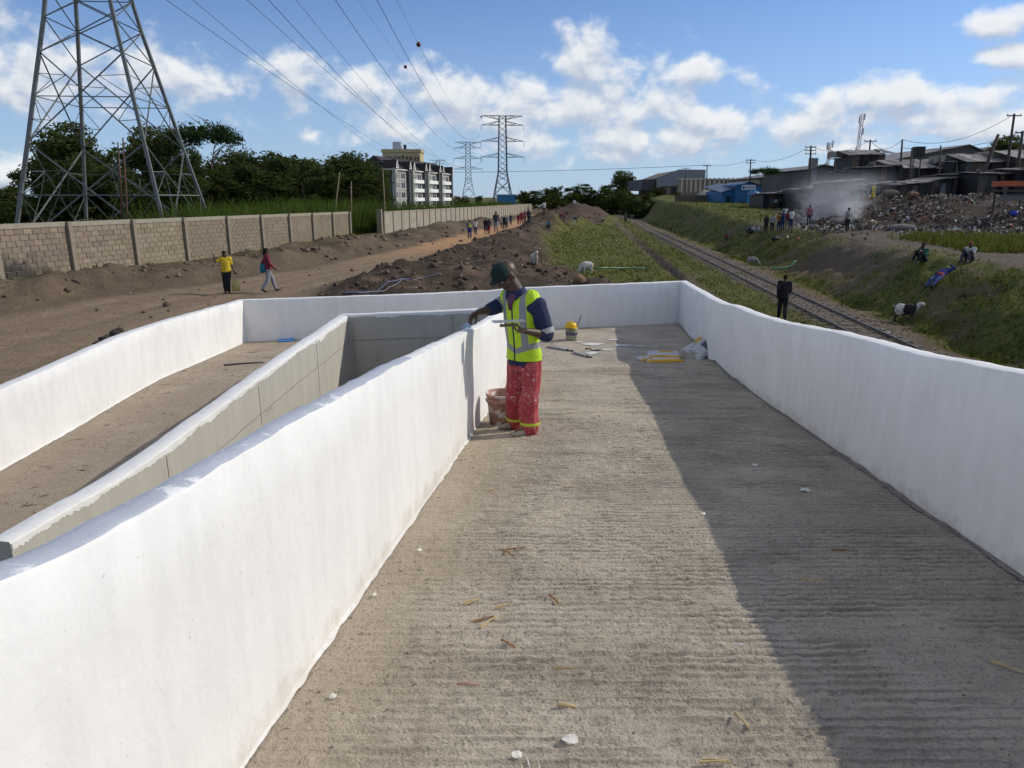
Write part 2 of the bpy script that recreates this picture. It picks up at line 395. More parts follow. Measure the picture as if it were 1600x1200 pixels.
# ---------------------------------------------------------------- clods, litter, grass on the ground (nobody could count these)
def scatter(n, ymin, ymax, umin, umax, keep):
    """random ground points, denser near the viewer"""
    y = ymin*(ymax/ymin)**rng.random(n); x = (umin+(umax-umin)*rng.random(n))*(y+4)
    k = keep(x, y) > rng.random(n); return x[k], y[k]
ICO_V = None
def rocks(name, x, y, size, cols, mtl, squash=.7):
    base = np.array([(0,0,1),(.89,0,.45),(.28,.85,.45),(-.72,.53,.45),(-.72,-.53,.45),(.28,-.85,.45),(.72,.53,-.45),(-.28,.85,-.45),(-.89,0,-.45),(-.28,-.85,-.45),(.72,-.53,-.45),(0,0,-1)])
    tri = np.array([(0,1,2),(0,2,3),(0,3,4),(0,4,5),(0,5,1),(1,6,2),(2,6,7),(2,7,3),(3,7,8),(3,8,4),(4,8,9),(4,9,5),(5,9,10),(5,10,1),(1,10,6),(11,7,6),(11,8,7),(11,9,8),(11,10,9),(11,6,10)])
    n = len(x); a = rng.random(n)*6.28; j = .45+.95*rng.random((n, 12, 1))
    v = base[None]*j*(size[:, None, None])*np.array([1, .8, squash]); ca, sa = np.cos(a)[:, None], np.sin(a)[:, None]
    vx = v[..., 0]*ca-v[..., 1]*sa; vy = v[..., 0]*sa+v[..., 1]*ca
    z = ground_z(x, y)
    V = np.stack([vx+x[:, None], vy+y[:, None], v[..., 2]+z[:, None]+size[:, None]*.2], -1).reshape(-1, 3)
    F = (tri[None]+12*np.arange(n)[:, None, None]).reshape(-1, 3)
    return np_mesh(name, V, F, mtl, False, np.repeat(cols, 12, 0))
def kd_soil(x, y):
    r, s, g, b, d, n, n2 = masks(x, y); t = tcoord(x, y)
    bk = sstep(.1, 1, ip(y, ROAD_L)-t)*sstep(6, 4, ip(y, ROAD_L)-t)
    return np.clip((s*.9+bk*.8)*np.clip(.25+3.2*n2+1.5*n, .03, 1)+r*.015, 0, 1)*(1-g*.8)*(t > -18.5)
x, y = scatter(60000, 20, 150, -1.0, .5, kd_soil); sz = (.02+.13*rng.random(len(x))**5)*(1+y/90)
cc = np.array((.095, .07, .055))*(.6+.9*rng.random((len(x), 1)))
cc = np.where((sstep(.1, 1, ip(y, ROAD_L)-tcoord(x, y)) > .5)[:, None], np.array((.145, .108, .074))*(.6+.8*rng.random((len(x), 1))), cc)
attr_soil = attrmat('clod_earth', .95, .25, 12)
tag(link('soil_clods', rocks('soil_clods', x, y, sz, cc, attr_soil)), 'loose clods of dug earth along the dirt road', 'soil', kind='stuff')
x, y = scatter(16000, 17, 90, .2, .75, lambda x, y: masks(x, y)[3]*.95)
tag(link('track_ballast', rocks('track_ballast', x, y, (.018+.022*rng.random(len(x)))*(1+y/70), np.array((.15, .122, .10))*(.65+.6*rng.random((len(x), 1))), attr_soil)), 'broken stone ballast along the railway', 'ballast', kind='stuff')

def blades(name, x, y, h, wd, cols, mtl, lean=.5, k=3, jit=.05):
    """k upright bent blades at each point"""
    n = len(x)*k; x = np.repeat(x, k)+rng.normal(0, jit, n)*np.repeat(h, k)*4; y = np.repeat(y, k)+rng.normal(0, jit, n)*np.repeat(h, k)*4
    h = np.repeat(h, k)*(.5+.8*rng.random(n)); wd = np.repeat(wd, k); a = rng.random(n)*6.28; b = rng.random(n)*6.28
    z = ground_z(x, y)-.01; L = lean*h*(.3+rng.random(n))
    dx, dy = np.cos(a)*wd/2, np.sin(a)*wd/2; lx, ly = np.cos(b)*L, np.sin(b)*L
    V = np.stack([np.stack([x-dx, y-dy, z], -1), np.stack([x+dx, y+dy, z], -1),
                  np.stack([x+dx*.7+lx*.35, y+dy*.7+ly*.35, z+h*.6], -1), np.stack([x-dx*.7+lx*.35, y-dy*.7+ly*.35, z+h*.6], -1),
                  np.stack([x+lx, y+ly, z+h], -1)], 1).reshape(-1, 3)
    o = 5*np.arange(n)[:, None]
    return np_mesh(name, V, [o+np.array([[0, 1, 2, 3]]), o+np.array([[3, 2, 4]])], mtl, False, np.repeat(np.repeat(cols, k, 0), 5, 0))
def leafattr(name):
    m = bpy.data.materials.new(name); m.use_nodes = True; t = m.node_tree; q = NT(t); t.nodes.remove(t.nodes['Principled BSDF'])
    a = q.node('ShaderNodeVertexColor', layer_name='Col').outputs[0]
    d = q.node('ShaderNodeBsdfDiffuse'); q.put(d.inputs[0], a); tr = q.node('ShaderNodeBsdfTranslucent'); q.put(tr.inputs[0], a)
    mx = q.node('ShaderNodeMixShader'); mx.inputs[0].default_value = .35
    t.links.new(d.outputs[0], mx.inputs[1]); t.links.new(tr.outputs[0], mx.inputs[2]); t.links.new(mx.outputs[0], t.nodes['Material Output'].inputs[0])
    return m
grass_m = leafattr('grass_blade')
def gcol(n, base, v=.45): return np.array(base)*(1-v+2*v*rng.random((n, 1)))*np.array([[1, 1, 1]])+np.array([[.06, .03, 0]])*(rng.random((n, 1)) > .9)*.6
x, y = scatter(130000, 15, 140, -.1, .8, lambda x, y: masks(x, y)[2]*(tcoord(x, y) > -2)*((y > 24) | (x > 6)))
tt = tcoord(x, y); hh = (.03+.06*rng.random(len(x))**2)*(1+y/70)*np.where((tt > 15) & (tt < 18.6), 1.35, 1)*(1+1.6*np.clip(fbm(x*.5, y*.5, 3), 0, 1))
hh = np.where((tt > 22) & (y < 50), .22+.35*rng.random(len(x)), hh)
tag(link('grass', blades('grass', x, y, hh, np.minimum(hh*.22, .05), gcol(len(x), (.112, .128, .030), .45), grass_m)), 'short green grass beside and above the railway', 'grass', kind='stuff')
def weeds(name, x, y, rad, nleaf, ls, cols):
    n = len(x)*nleaf; r = np.repeat(rad, nleaf); d = rng.normal(size=(n, 3)); d /= np.linalg.norm(d, axis=1)[:, None]; d[:, 2] = np.abs(d[:, 2])*.8
    z = ground_z(x, y); p = np.repeat(np.stack([x, y, z], -1), nleaf, 0)+d*(r*rng.random(n)**.5)[:, None]; u = rng.normal(size=(n, 3)); u /= np.linalg.norm(u, axis=1)[:, None]; v = np.cross(u, rng.normal(size=(n, 3))); v /= np.linalg.norm(v, axis=1)[:, None]; q = (ls*(.5+rng.random(n)))[:, None]
    V = np.stack([p-u*q, p+v*q*.5, p+u*q, p-v*q*.5], 1).reshape(-1, 3); return np_mesh(name, V, np.arange(4*n).reshape(-1, 4), grass_m, False, np.repeat(np.repeat(cols, nleaf, 0)*(.6+.8*rng.random((n, 1))), 4, 0))
def kd_weed(x, y):
    t = tcoord(x, y); g = masks(x, y)[2]; return g*np.clip(fbm(x*.3+7, y*.3, 3)*5, 0, 1)*np.where(t > 14.8, .9, .35)*(t > 0)*((t < 19.5) | (y > 70))
x, y = scatter(5200, 15, 130, .0, .8, kd_weed); n = len(x)
tag(link('weeds', weeds('weeds', x, y, (.12+.28*rng.random(n))*(1+y/120), 34, .05, np.array((.06, .075, .02))*(.6+.8*rng.random((n, 1))))), 'darker leafy weeds growing in clumps over the banks', 'weeds', kind='stuff')
x, y = scatter(9000, 28, 130, -.62, -.05, lambda x, y: np.clip(masks(x, y)[2]*.9, 0, 1)*(tcoord(x, y) < -11)*(tcoord(x, y) > -17.6))
hh = .12+.2*rng.random(len(x))
tag(link('verge_grass', blades('verge_grass', x, y, hh, hh*.3, gcol(len(x), (.11, .115, .035)), grass_m)), 'dry green grass at the foot of the block wall', 'grass', kind='stuff')

# ================================================================ RAMPS AND PARAPETS
ZR = [(-5,2.55),(3.36,1.75),(5.03,1.575),(7.07,1.385),(8.83,1.21),(10.35,1.09),(11.84,1.02),(15.9,.95)]
ZL = [(14.5,.82),(11.3,.83),(10.3,.77),(9.4,.69),(8.35,.61),(7.8,.575),(1,.04),(-5,-.4)]
def XL(y): return -.4+.1023*(y-6.72)          # ramp side of the inner wall
def XR(y): return 3.75+.0842*(y-15.83)        # ramp side of the outer wall
def XO(y): return -5.46+.09*(y-14.36)         # far ramp, outer wall
def XI(y): return -2.86+.08*(y-11.22)         # far ramp, inner wall
def deck_z(x, y):
    zr = ip(y, ZR); zl = ip(y, ZL)
    land = .82+.13*np.clip((x+5.5)/9.2, 0, 1)
    mid = (XI(y)+XL(y))/2
    z = np.where(x > mid, zr, zl)
    s = sstep(11.2, 12.4, y); return z*(1-s)+land*s+.014*fbm(x*.9, y*.9, 3)
def deck_patch(ya, yb, dy, xa, xb, nx, ridge=True):
    yv = np.linspace(ya, yb, max(2, round((yb-ya)/dy)+1)); u = np.linspace(0, 1, nx)
    Y, U = np.meshgrid(yv, u, indexing='ij'); X = xa(Y)*(1-U)+xb(Y)*U
    Z = deck_z(X, Y)
    if ridge:
        ph = Y*(2*np.pi/.056)+5*fbm(X*.9, Y*.9, 3)
        keep = np.clip(.35+1.6*fbm(X*.8+3, Y*.6, 4)+.5, 0, 1)*sstep(0, .45, X-xa(Y))*sstep(0, .15, xb(Y)-X)
        Z = Z+keep*(.0085*np.sin(ph)*(.6+1.6*np.clip(fbm(X*5, Y*2, 2)+.3, 0, 1))+.026*fbm(X*20, Y*26, 3))
    i = np.arange(Y.size).reshape(Y.shape)
    return np.stack([X, Y, Z], -1).reshape(-1, 3), np.stack([i[:-1, :-1], i[:-1, 1:], i[1:, 1:], i[1:, :-1]], -1).reshape(-1, 4)
EA, EB = Vector((-5.46, 14.36)), Vector((3.75, 15.83))
def end_y(x): return EA.y+(x-EA.x)*(EB.y-EA.y)/(EB.x-EA.x)
parts_ = [deck_patch(-5, 1.2, .2, lambda y: XL(y)-.05, lambda y: XR(y)+.05, 30, False),
          deck_patch(1.2, 7.4, .0125, lambda y: XL(y)-.05, lambda y: XR(y)+.05, 230),
          deck_patch(7.4, 11.6, .02, lambda y: XL(y)-.05, lambda y: XR(y)+.05, 70),
          deck_patch(-5, 11.6, .08, lambda y: XO(y)-.05, lambda y: XI(y)+.05, 30)]
yv = np.linspace(0, 1, 60); xv = np.linspace(-5.75, 3.85, 120); U, X = np.meshgrid(yv, xv, indexing='ij')
Y = 11.6+(end_y(X)+.06-11.6)*U; Z = deck_z(X, Y); i = np.arange(X.size).reshape(X.shape)
parts_.append((np.stack([X, Y, Z], -1).reshape(-1, 3), np.stack([i[:-1, :-1], i[:-1, 1:], i[1:, 1:], i[1:, :-1]], -1).reshape(-1, 4)))
o = 0; Vs = []; Fs = []
for v, f in parts_: Vs.append(v); Fs.append(f+o); o += len(v)
dk = bpy.data.materials.new('ramp_concrete'); dk.use_nodes = True; q = NT(dk.node_tree); b_ = dk.node_tree.nodes['Principled BSDF']
p_ = q.node('ShaderNodeNewGeometry').outputs['Position']
st = q.v('MULTIPLY', p_, (1.0, 9.0, 1.0))
streak = q.noise(st, 2.6, 6, .65); blot = q.noise(p_, 1.1, 6, .6, .4); grit = q.noise(p_, 70, 4, .7); grit2 = q.noise(p_, 24, 4, .65)
col = q.mix(q.rampf(blot, .30, .68), (.45, .397, .322), (.65, .575, .46))
col = q.mix(q.m('MULTIPLY', q.rampf(streak, .5, .72), .55), col, (.24, .21, .17))
col = q.mix(q.m('MULTIPLY', q.rampf(grit, .50, .68), .65), col, (.15, .13, .105))
col = q.mix(q.m('MULTIPLY', q.rampf(grit2, .56, .70), .5), col, (.66, .60, .50))
sx = q.node('ShaderNodeSeparateXYZ'); q.put(sx.inputs[0], p_)
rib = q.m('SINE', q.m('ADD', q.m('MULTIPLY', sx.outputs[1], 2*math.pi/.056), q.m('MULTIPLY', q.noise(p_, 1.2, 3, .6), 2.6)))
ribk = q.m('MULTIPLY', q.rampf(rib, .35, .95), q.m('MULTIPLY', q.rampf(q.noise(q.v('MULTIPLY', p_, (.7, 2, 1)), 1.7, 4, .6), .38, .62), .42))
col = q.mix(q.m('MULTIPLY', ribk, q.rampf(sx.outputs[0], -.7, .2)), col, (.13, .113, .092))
edge = q.m('SUBTRACT', sx.outputs[0], q.m('MULTIPLY_ADD', sx.outputs[1], .1023, -.4-.1023*6.72))
dust = q.m('MULTIPLY', q.rampf(q.m('ADD', edge, q.m('MULTIPLY', q.m('SUBTRACT', blot, .5), 1.6)), .75, .15), .6)
col = q.mix(dust, col, (.52, .425, .31))
farr = q.rampf(sx.outputs[0], -2.2, -3.2)
col = q.mix(q.m('MULTIPLY', farr, q.rampf(blot, .25, .6)), col, (.41, .335, .255))
q.put(b_.inputs['Base Color'], col); b_.inputs['Roughness'].default_value = .92; b_.inputs['Specular IOR Level'].default_value = .2
bn_ = q.node('ShaderNodeBump'); bn_.inputs['Strength'].default_value = 1.0; bn_.inputs['Distance'].default_value = .02
q.put(bn_.inputs['Height'], q.m('ADD', grit, q.m('ADD', q.m('MULTIPLY', grit2, 1.4), q.m('MULTIPLY', streak, .8)))); dk.node_tree.links.new(bn_.outputs[0], b_.inputs['Normal'])
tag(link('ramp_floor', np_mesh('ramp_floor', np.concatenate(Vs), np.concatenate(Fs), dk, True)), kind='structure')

def paint_mat(name, c, blot=None):
    m = bpy.data.materials.new(name); m.use_nodes = True; q = NT(m.node_tree); b = m.node_tree.nodes['Principled BSDF']
    p = q.node('ShaderNodeNewGeometry').outputs['Position']
    v = q.noise(q.v('MULTIPLY', p, (1, 1, .18)), 9, 5, .6); w_ = q.noise(p, 1.3, 4, .6); s = q.noise(p, 45, 3, .6)
    cov = q.m('ADD', q.m('MULTIPLY', v, .5), q.m('MULTIPLY', w_, .5)); col = q.mix(q.rampf(cov, .30, .66), tuple(x*.915 for x in c), tuple(min(.88, x*1.04) for x in c))
    sm_ = q.rampf(q.noise(q.v('MULTIPLY', p, (1, 1, .5)), 3.3, 7, .7, .8), .60, .74); col = q.mix(q.m('MULTIPLY', sm_, .22), col, (.62, .605, .57))
    fl_ = q.rampf(q.noise(p, 60, 2, .5), .71, .75); col = q.mix(q.m('MULTIPLY', fl_, .5), col, (.42, .40, .37))
    sp3 = q.node('ShaderNodeSeparateXYZ'); q.put(sp3.inputs[0], p); hgt_ = q.m('ADD', q.m('MULTIPLY_ADD', sp3.outputs[1], .0945, -2.068), sp3.outputs[2])
    splash = q.m('MULTIPLY', q.rampf(q.m('ADD', hgt_, q.m('MULTIPLY', q.m('SUBTRACT', q.noise(p, 6, 6, .7), .5), .5)), .13, -.02), q.m('MULTIPLY', q.rampf(sp3.outputs[0], -1.4, -1.2), q.m('MULTIPLY', q.rampf(hgt_, -.2, -.15), q.rampf(sp3.outputs[1], 11, 10))))
    col = q.mix(q.m('MULTIPLY', splash, .42), col, (.46, .40, .31))
    if blot: col = q.mix(q.rampf(q.noise(p, 7, 6, .65, .5), blot[1], blot[2]), col, blot[0])
    q.put(b.inputs['Base Color'], col); b.inputs['Roughness'].default_value = .6; b.inputs['Specular IOR Level'].default_value = .25
    bn = q.node('ShaderNodeBump'); bn.inputs['Strength'].default_value = .35; bn.inputs['Distance'].default_value = .012
    q.put(bn.inputs['Height'], q.m('ADD', q.m('MULTIPLY', w_, 2.5), q.m('ADD', q.m('MULTIPLY', q.noise(p, 5, 5, .65, .5), 1.5), q.m('ADD', q.m('MULTIPLY', v, .6), q.m('MULTIPLY', s, .35))))); m.node_tree.links.new(bn.outputs[0], b.inputs['Normal'])
    return m
white = paint_mat('white_wall_paint', (.79, .785, .765)); primer = paint_mat('grey_undercoat', (.46, .49, .55), ((.78, .78, .78), .57, .63))
raw = bpy.data.materials.new('raw_concrete'); raw.use_nodes = True; q = NT(raw.node_tree); b_ = raw.node_tree.nodes['Principled BSDF']
p_ = q.node('ShaderNodeNewGeometry').outputs['Position']
v_ = q.noise(q.v('MULTIPLY', p_, (1, 1, .12)), 6, 6, .62); w_ = q.noise(p_, 1.7, 5, .6); d_ = q.noise(p_, 2.3, 7, .7, .6)
col = q.mix(v_, (.32, .305, .265), (.48, .455, .40)); col = q.mix(q.m('MULTIPLY', q.rampf(d_, .60, .70), .6), col, (.20, .18, .15)); col = q.mix(q.rampf(w_, .62, .8), col, (.42, .40, .36))
q.put(b_.inputs['Base Color'], col); b_.inputs['Roughness'].default_value = .85
bn_ = q.node('ShaderNodeBump'); bn_.inputs['Strength'].default_value = .4; bn_.inputs['Distance'].default_value = .01
q.put(bn_.inputs['Height'], q.m('ADD', v_, q.noise(p_, 40, 4, .7))); raw.node_tree.links.new(bn_.outputs[0], b_.inputs['Normal'])
mortar = mat('rough_mortar', (.26, .24, .21), .95, .3, 30, .8, 60)

def resample(pts, step):
    """pts: (x,y,zb,zt) corners/knots; linear in plan, smooth in height"""
    out = []; corner = []
    for a, b in zip(pts[:-1], pts[1:]):
        L = math.hypot(b[0]-a[0], b[1]-a[1]); n = max(1, round(L/step))
        for i in range(n): out.append(tuple(a[k]+(b[k]-a[k])*i/n for k in range(4)))
    out.append(pts[-1]); return np.array(out, float)
def plan_normals(P, corners, side):
    """miter normals; side=+1 left of travel"""
    d = np.diff(P[:, :2], axis=0); d /= np.linalg.norm(d, axis=1)[:, None]
    nn = np.stack([-d[:, 1], d[:, 0]], -1)*side
    n0 = np.concatenate([nn[:1], nn]); n1 = np.concatenate([nn, nn[-1:]])
    m = n0+n1; m /= np.linalg.norm(m, axis=1)[:, None]; return m/np.maximum(.3, (m*n0).sum(1))[:, None]
def sweep_wall(name, P, side, w, mats, facemat, parent, ends=(True, True), zout=-1.3):
    """wall with its finished face along P and its body on the given side; facemat(i)-> (face, top, back) indices"""
    N = plan_normals(P, None, side); n = len(P)
    wob = .010*fbm(np.arange(n)*.11, P[:, 0]*.3, 3)*2+.014*fbm(np.arange(n)*.6, np.zeros(n)+3, 3)
    zt = P[:, 3]+wob; zb = P[:, 2]-.06
    w = np.broadcast_to(np.asarray(w, float), (n,))
    prof = [(0, 0), (0, .2), (0, .4), (0, .6), (0, .8), (0, -.016), (.005, -.005), (.016, -.001), (w*.5, .004), (w-.016, -.001), (w-.005, -.006), (w, -.018), (w, None)]
    V = []
    for k, (u, h) in enumerate(prof):
        if h is None: z = np.full(n, zout)
        elif k < 5: z = zb+(zt-zb)*h
        else: z = zt+h
        uu = np.zeros(n)+u
        if k < 6: uu = uu+.010*fbm(np.arange(n)*.09+k*.7, np.full(n, k*1.0), 2)
        if k in (5, 6, 7): uu = uu+.020*fbm(np.arange(n)*.45, np.full(n, 2.), 3)
        V.append(np.stack([P[:, 0]+N[:, 0]*uu, P[:, 1]+N[:, 1]*uu, z], -1))
    V = np.array(V); K = len(prof); idx = np.arange(K*n).reshape(K, n); F = []; MI = []
    for k in range(K-1):
        for i in range(n-1):
            f = (idx[k, i], idx[k, i+1], idx[k+1, i+1], idx[k+1, i]); F.append(f if side < 0 else f[::-1])
            a, t_, bk = facemat(i); MI.append(a if k < 6 else (t_ if 6 <= k < 9 else (a if k < 11 else bk)))
    caps = []
    for e, i in ((0, 0), (1, n-1)):
        if ends[e]: caps.append([int(idx[k, i]) for k in range(K)])
    me = bpy.data.meshes.new(name); me.from_pydata(V.reshape(-1, 3).tolist(), [], [tuple(int(q) for q in f) for f in F]+[tuple(cp) for cp in caps])
    for m in mats: me.materials.append(m)
    me.polygons.foreach_set('material_index', MI+[facemat(0)[2]]*len(caps))
    me.polygons.foreach_set('use_smooth', [True]*len(me.polygons)); me.update(); me.set_sharp_from_angle(angle=R(38))
    return link(name, me, parent), N, zt
ZTR = [(-5,3.52),(3.67,2.79),(4.29,2.715),(5.16,2.61),(6.48,2.5),(7.4,2.39),(8.3,2.29),(9.18,2.205),(10.1,2.15),(10.58,2.12),(11.51,2.03),(12.95,1.96),(14.4,1.93),(16,1.88)]
ZTE = [(-5.46,1.68),(-2.8,1.71),(-.68,1.76),(.69,1.82),(3.75,1.885)]
ZTL = [(14.36,1.68),(12.96,1.69),(11.64,1.715),(10.56,1.70),(9.68,1.64),(8.8,1.56),(8.06,1.51),(1,.95),(-5,.5)]
Pr = [(float(XR(y)), float(y), float(ip(y, ZR)), float(ip(y, ZTR))) for y in np.linspace(-5, 15.83, 100)]
Pe = [(float(x), float(end_y(x)), .86, float(ip(x, ZTE))) for x in np.linspace(3.75, -5.46, 50)][1:]
Pl = [(float(XO(y)), float(y), float(ip(y, ZL)), float(ip(y, ZTL))) for y in np.linspace(14.36, -5, 100)][1:]
outer = thing('parapet_wall', (0, 0, 0), 'long white painted outer parapet wall running round both ramps and the far landing', 'parapet')
OUT = resample(Pr+Pe+Pl, .1)
sweep_wall('wall_face', OUT, -1, .17, [white, white, raw], lambda i: (0, 1, 2), outer)
ZTI = [(-5,3.55),(1.2,3.0),(1.4,2.965),(1.68,2.935),(2.03,2.91),(2.63,2.87),(3.35,2.805),(4.04,2.75),(4.94,2.655),(6.1,2.53),(7.35,2.39),(9.24,2.235),(11.3,2.0)]
ZTJ = [(11.6,1.84),(9.5,1.745),(7.86,1.65),(6.6,1.58),(6.0,1.535),(5.35,1.505),(4.78,1.53),(4.2,1.54)]
P1 = [(float(XL(y)), float(y), float(ip(y, ZR)), float(ip(y, ZTI))) for y in np.linspace(-5, 11.35, 80)]
cA, cB = P1[-1], (float(XI(11.62)), 11.62, .88, 1.84)
P2 = [tuple(cA[k]+(cB[k]-cA[k])*s for k in range(4)) for s in np.linspace(0, 1, 24)][1:]
P3 = [(float(XI(y)), float(y), float(ip(y, ZL)), float(ip(y, ZTJ))) for y in np.linspace(11.62, 4.2, 50)][1:]
inner = thing('parapet_wall', (0, 0, 0), 'white topped inner parapet round the open well, bare concrete inside, beside the painter', 'parapet')
INN = resample(P1+P2+P3, .08)
k0 = len(resample(P1, .08))+1
iw, INNn, INNz = sweep_wall('wall_face', INN, 1, np.where(np.arange(len(INN)) < k0-6, .105, .17), [white, primer, raw], lambda i: (0, 1 if INN[i, 1] < 4.4 and INN[i, 0] > -1.6 else 0, 2), inner, zout=-.6)
# ragged paint line: white paint run over onto the bare inside face
def ragged(name, P, N, off, ztop, lenf, mtl, parent, side, step=.018):
    s = np.concatenate([[0], np.cumsum(np.linalg.norm(np.diff(P[:, :2], axis=0), axis=1))]); q = np.arange(0, s[-1], step)
    X = np.interp(q, s, P[:, 0]+N[:, 0]*off); Y = np.interp(q, s, P[:, 1]+N[:, 1]*off); Z = np.interp(q, s, ztop)
    L = lenf(q); V = np.concatenate([np.stack([X, Y, Z], -1), np.stack([X, Y, Z-L], -1)]); n = len(q)
    F = np.stack([np.arange(n-1), np.arange(1, n), n+np.arange(1, n), n+np.arange(n-1)], -1)
    return link(name, np_mesh(name, V, F, mtl), parent)
k0 = len(resample(P1, .08))+1
def drip(q):
    r = np.abs(fbm(q*2.1, q*0+4, 3))*.09+.012+.02*rng.random(len(q)); r += .10*np.clip(fbm(q*1.1, q*0+8, 2)-.2, 0, 1)*4*(rng.random(len(q)) > .25); return r
ragged('paint_overrun', INN[k0:], INNn[k0:], .174, INNz[k0:]-.016, drip, white, inner, 1)
# formwork joints on the bare inside face
jm = mat('formwork_joint', (.27, .25, .21), .95, .2)
ragged('joint', INN[k0:], INNn[k0:], .1725, INNz[k0:]-.42+0*INNz[k0:], lambda q: .009+.004*rng.random(len(q)), jm, inner, 1, .05)
for i in range(k0+14, len(INN)-4, 26):
    a_ = V3(INN[i, 0]+INNn[i, 0]*.172, INN[i, 1]+INNn[i, 1]*.172, INNz[i]-.08); MB().bar(a_, a_-V3(0, 0, 1.4), .010, .003).build('joint', jm, inner)
# brushed paint on the floor along the sunny wall foot; bare mortar along the shaded wall foot
def skirt(name, xf, sgn, ya, yb, wid, mtl, parent, zoff=.006, step=.012):
    yq = np.arange(ya, yb, step); wd = wid(yq); x0 = xf(yq)-sgn*.012; x1 = xf(yq)+sgn*wd
    V = np.concatenate([np.stack([x0, yq, deck_z(xf(yq)+sgn*.02, yq)+.022], -1), np.stack([x1, yq, deck_z(x1+sgn*.01, yq)+zoff], -1)]); n = len(yq)
    F = np.stack([np.arange(n-1), n+np.arange(n-1), n+np.arange(1, n), np.arange(1, n)], -1)
    if sgn < 0: F = F[:, ::-1]
    return link(name, np_mesh(name, V, F, mtl), parent)
jag = lambda yq: .008+.045*np.abs(fbm(yq*4.5, yq*0+1, 4))+.018*np.convolve(rng.random(len(yq)), [.2, .3, .3, .2], 'same')*np.clip(fbm(yq*1.3, yq*0+6, 2)*4+.4, 0, 1)
skirt('paint_splash', XL, 1, .8, 11.2, jag, white, inner)
skirt('paint_splash', XO, 1, 1, 13.8, jag, white, outer)
mor = lambda yq: .006+.10*np.clip(fbm(yq*2.3, yq*0+2, 4), 0, 1)+.014*rng.random(len(yq))
skirt('mortar_edge', XR, -1, .8, 15.6, mor, mortar, outer, .010)
yq = np.arange(1, 15.7, .02); n = len(yq); hgt = np.clip(.11*fbm(yq*1.9, yq*0+7, 4)+.012, .001, .09)+.012*rng.random(n)
xq = XR(yq)-.010; zq = deck_z(xq, yq)
V = np.concatenate([np.stack([xq, yq, zq], -1), np.stack([xq, yq, zq+hgt], -1)])
link('mortar_edge', np_mesh('mortar_edge', V, np.stack([np.arange(n-1), n+np.arange(n-1), n+np.arange(1, n), np.arange(1, n)], -1), mortar), outer)

# ================================================================ PEOPLE AND ANIMALS
REM = []   # (object, voxel size, smoothing, after)
def remesh_later(o, voxel, smooth=2, after=None): REM.append((o, voxel, smooth, after)); return o
def flush_remesh():
    for o, vx, sm, _ in REM:
        m = o.modifiers.new('r', 'REMESH'); m.mode = 'VOXEL'; m.voxel_size = vx; m.use_smooth_shade = True
        if sm: s = o.modifiers.new('s', 'SMOOTH'); s.factor = .5; s.iterations = sm
    dg = bpy.context.evaluated_depsgraph_get(); dg.update()
    done = []
    for o, vx, sm, aft in REM:
        me = bpy.data.meshes.new_from_object(o.evaluated_get(dg), preserve_all_data_layers=False, depsgraph=dg); done.append((o, me, aft))
    for o, me, aft in done:
        mats = [m for m in o.data.materials]; o.modifiers.clear(); nm = o.data.name; o.data = me; me.name = nm
        me.materials.clear()
        for m in mats: me.materials.append(m)
        me.polygons.foreach_set('use_smooth', [True]*len(me.polygons)); me.polygons.foreach_set('material_index', [0]*len(me.polygons))
        if aft: aft(o)
    REM.clear()

skin = mat('dark_skin', (.072, .040, .026), .5, .12, 20, spec=.4)
skin2 = mat('brown_skin', (.085, .05, .034), .5, .12, 20, spec=.4)
hair_m = mat('black_hair', (.012, .010, .009), .9, .2, 60, .5, 120)
CL = {}
def cloth(name, c, var=.16, rough=.9, **k):
    if name not in CL: CL[name] = mat('cloth_'+name, c, rough, var, 7, .35, 18, **k)
    return CL[name]

def ring_torso(mb, J, add, z0=None, hem=None, lat=None, top=True):
    """torso as stacked ellipses between pelvis and neck; add = cloth thickness"""
    P, C, N = J['P'], J['C'], J['N']; W = P.lerp(C, .42); lat = lat or (J['shL']-J['shR']).normalized(); s = J.get('s', 1)
    pts = [P+(P-W)*(.45 if hem is None else hem), P, W, C, C.lerp(N, .55)]; r = [(.150, .112), (.160, .118), (.142, .105), (.168, .118), (.135, .088)]
    if top: pts.append(N.lerp(C, .12)); r.append((.070, .062))
    r = [((a+add)*s, (b+add)*s) for a, b in r]
    mb.tube(pts, r, 16, flat=lat)
    for k in ('L', 'R'): mb.tube([C.lerp(N, .35), J['sh'+k]], [(.085+add)*s, (.068+add)*s], 10); mb.ball(J['sh'+k], (.066+add)*s)
def limb(mb, pts, rad, n=10):
    mb.tube(pts, rad, n)
    for p, r in zip(pts, rad): mb.ball(p, r*.99, n, 7)
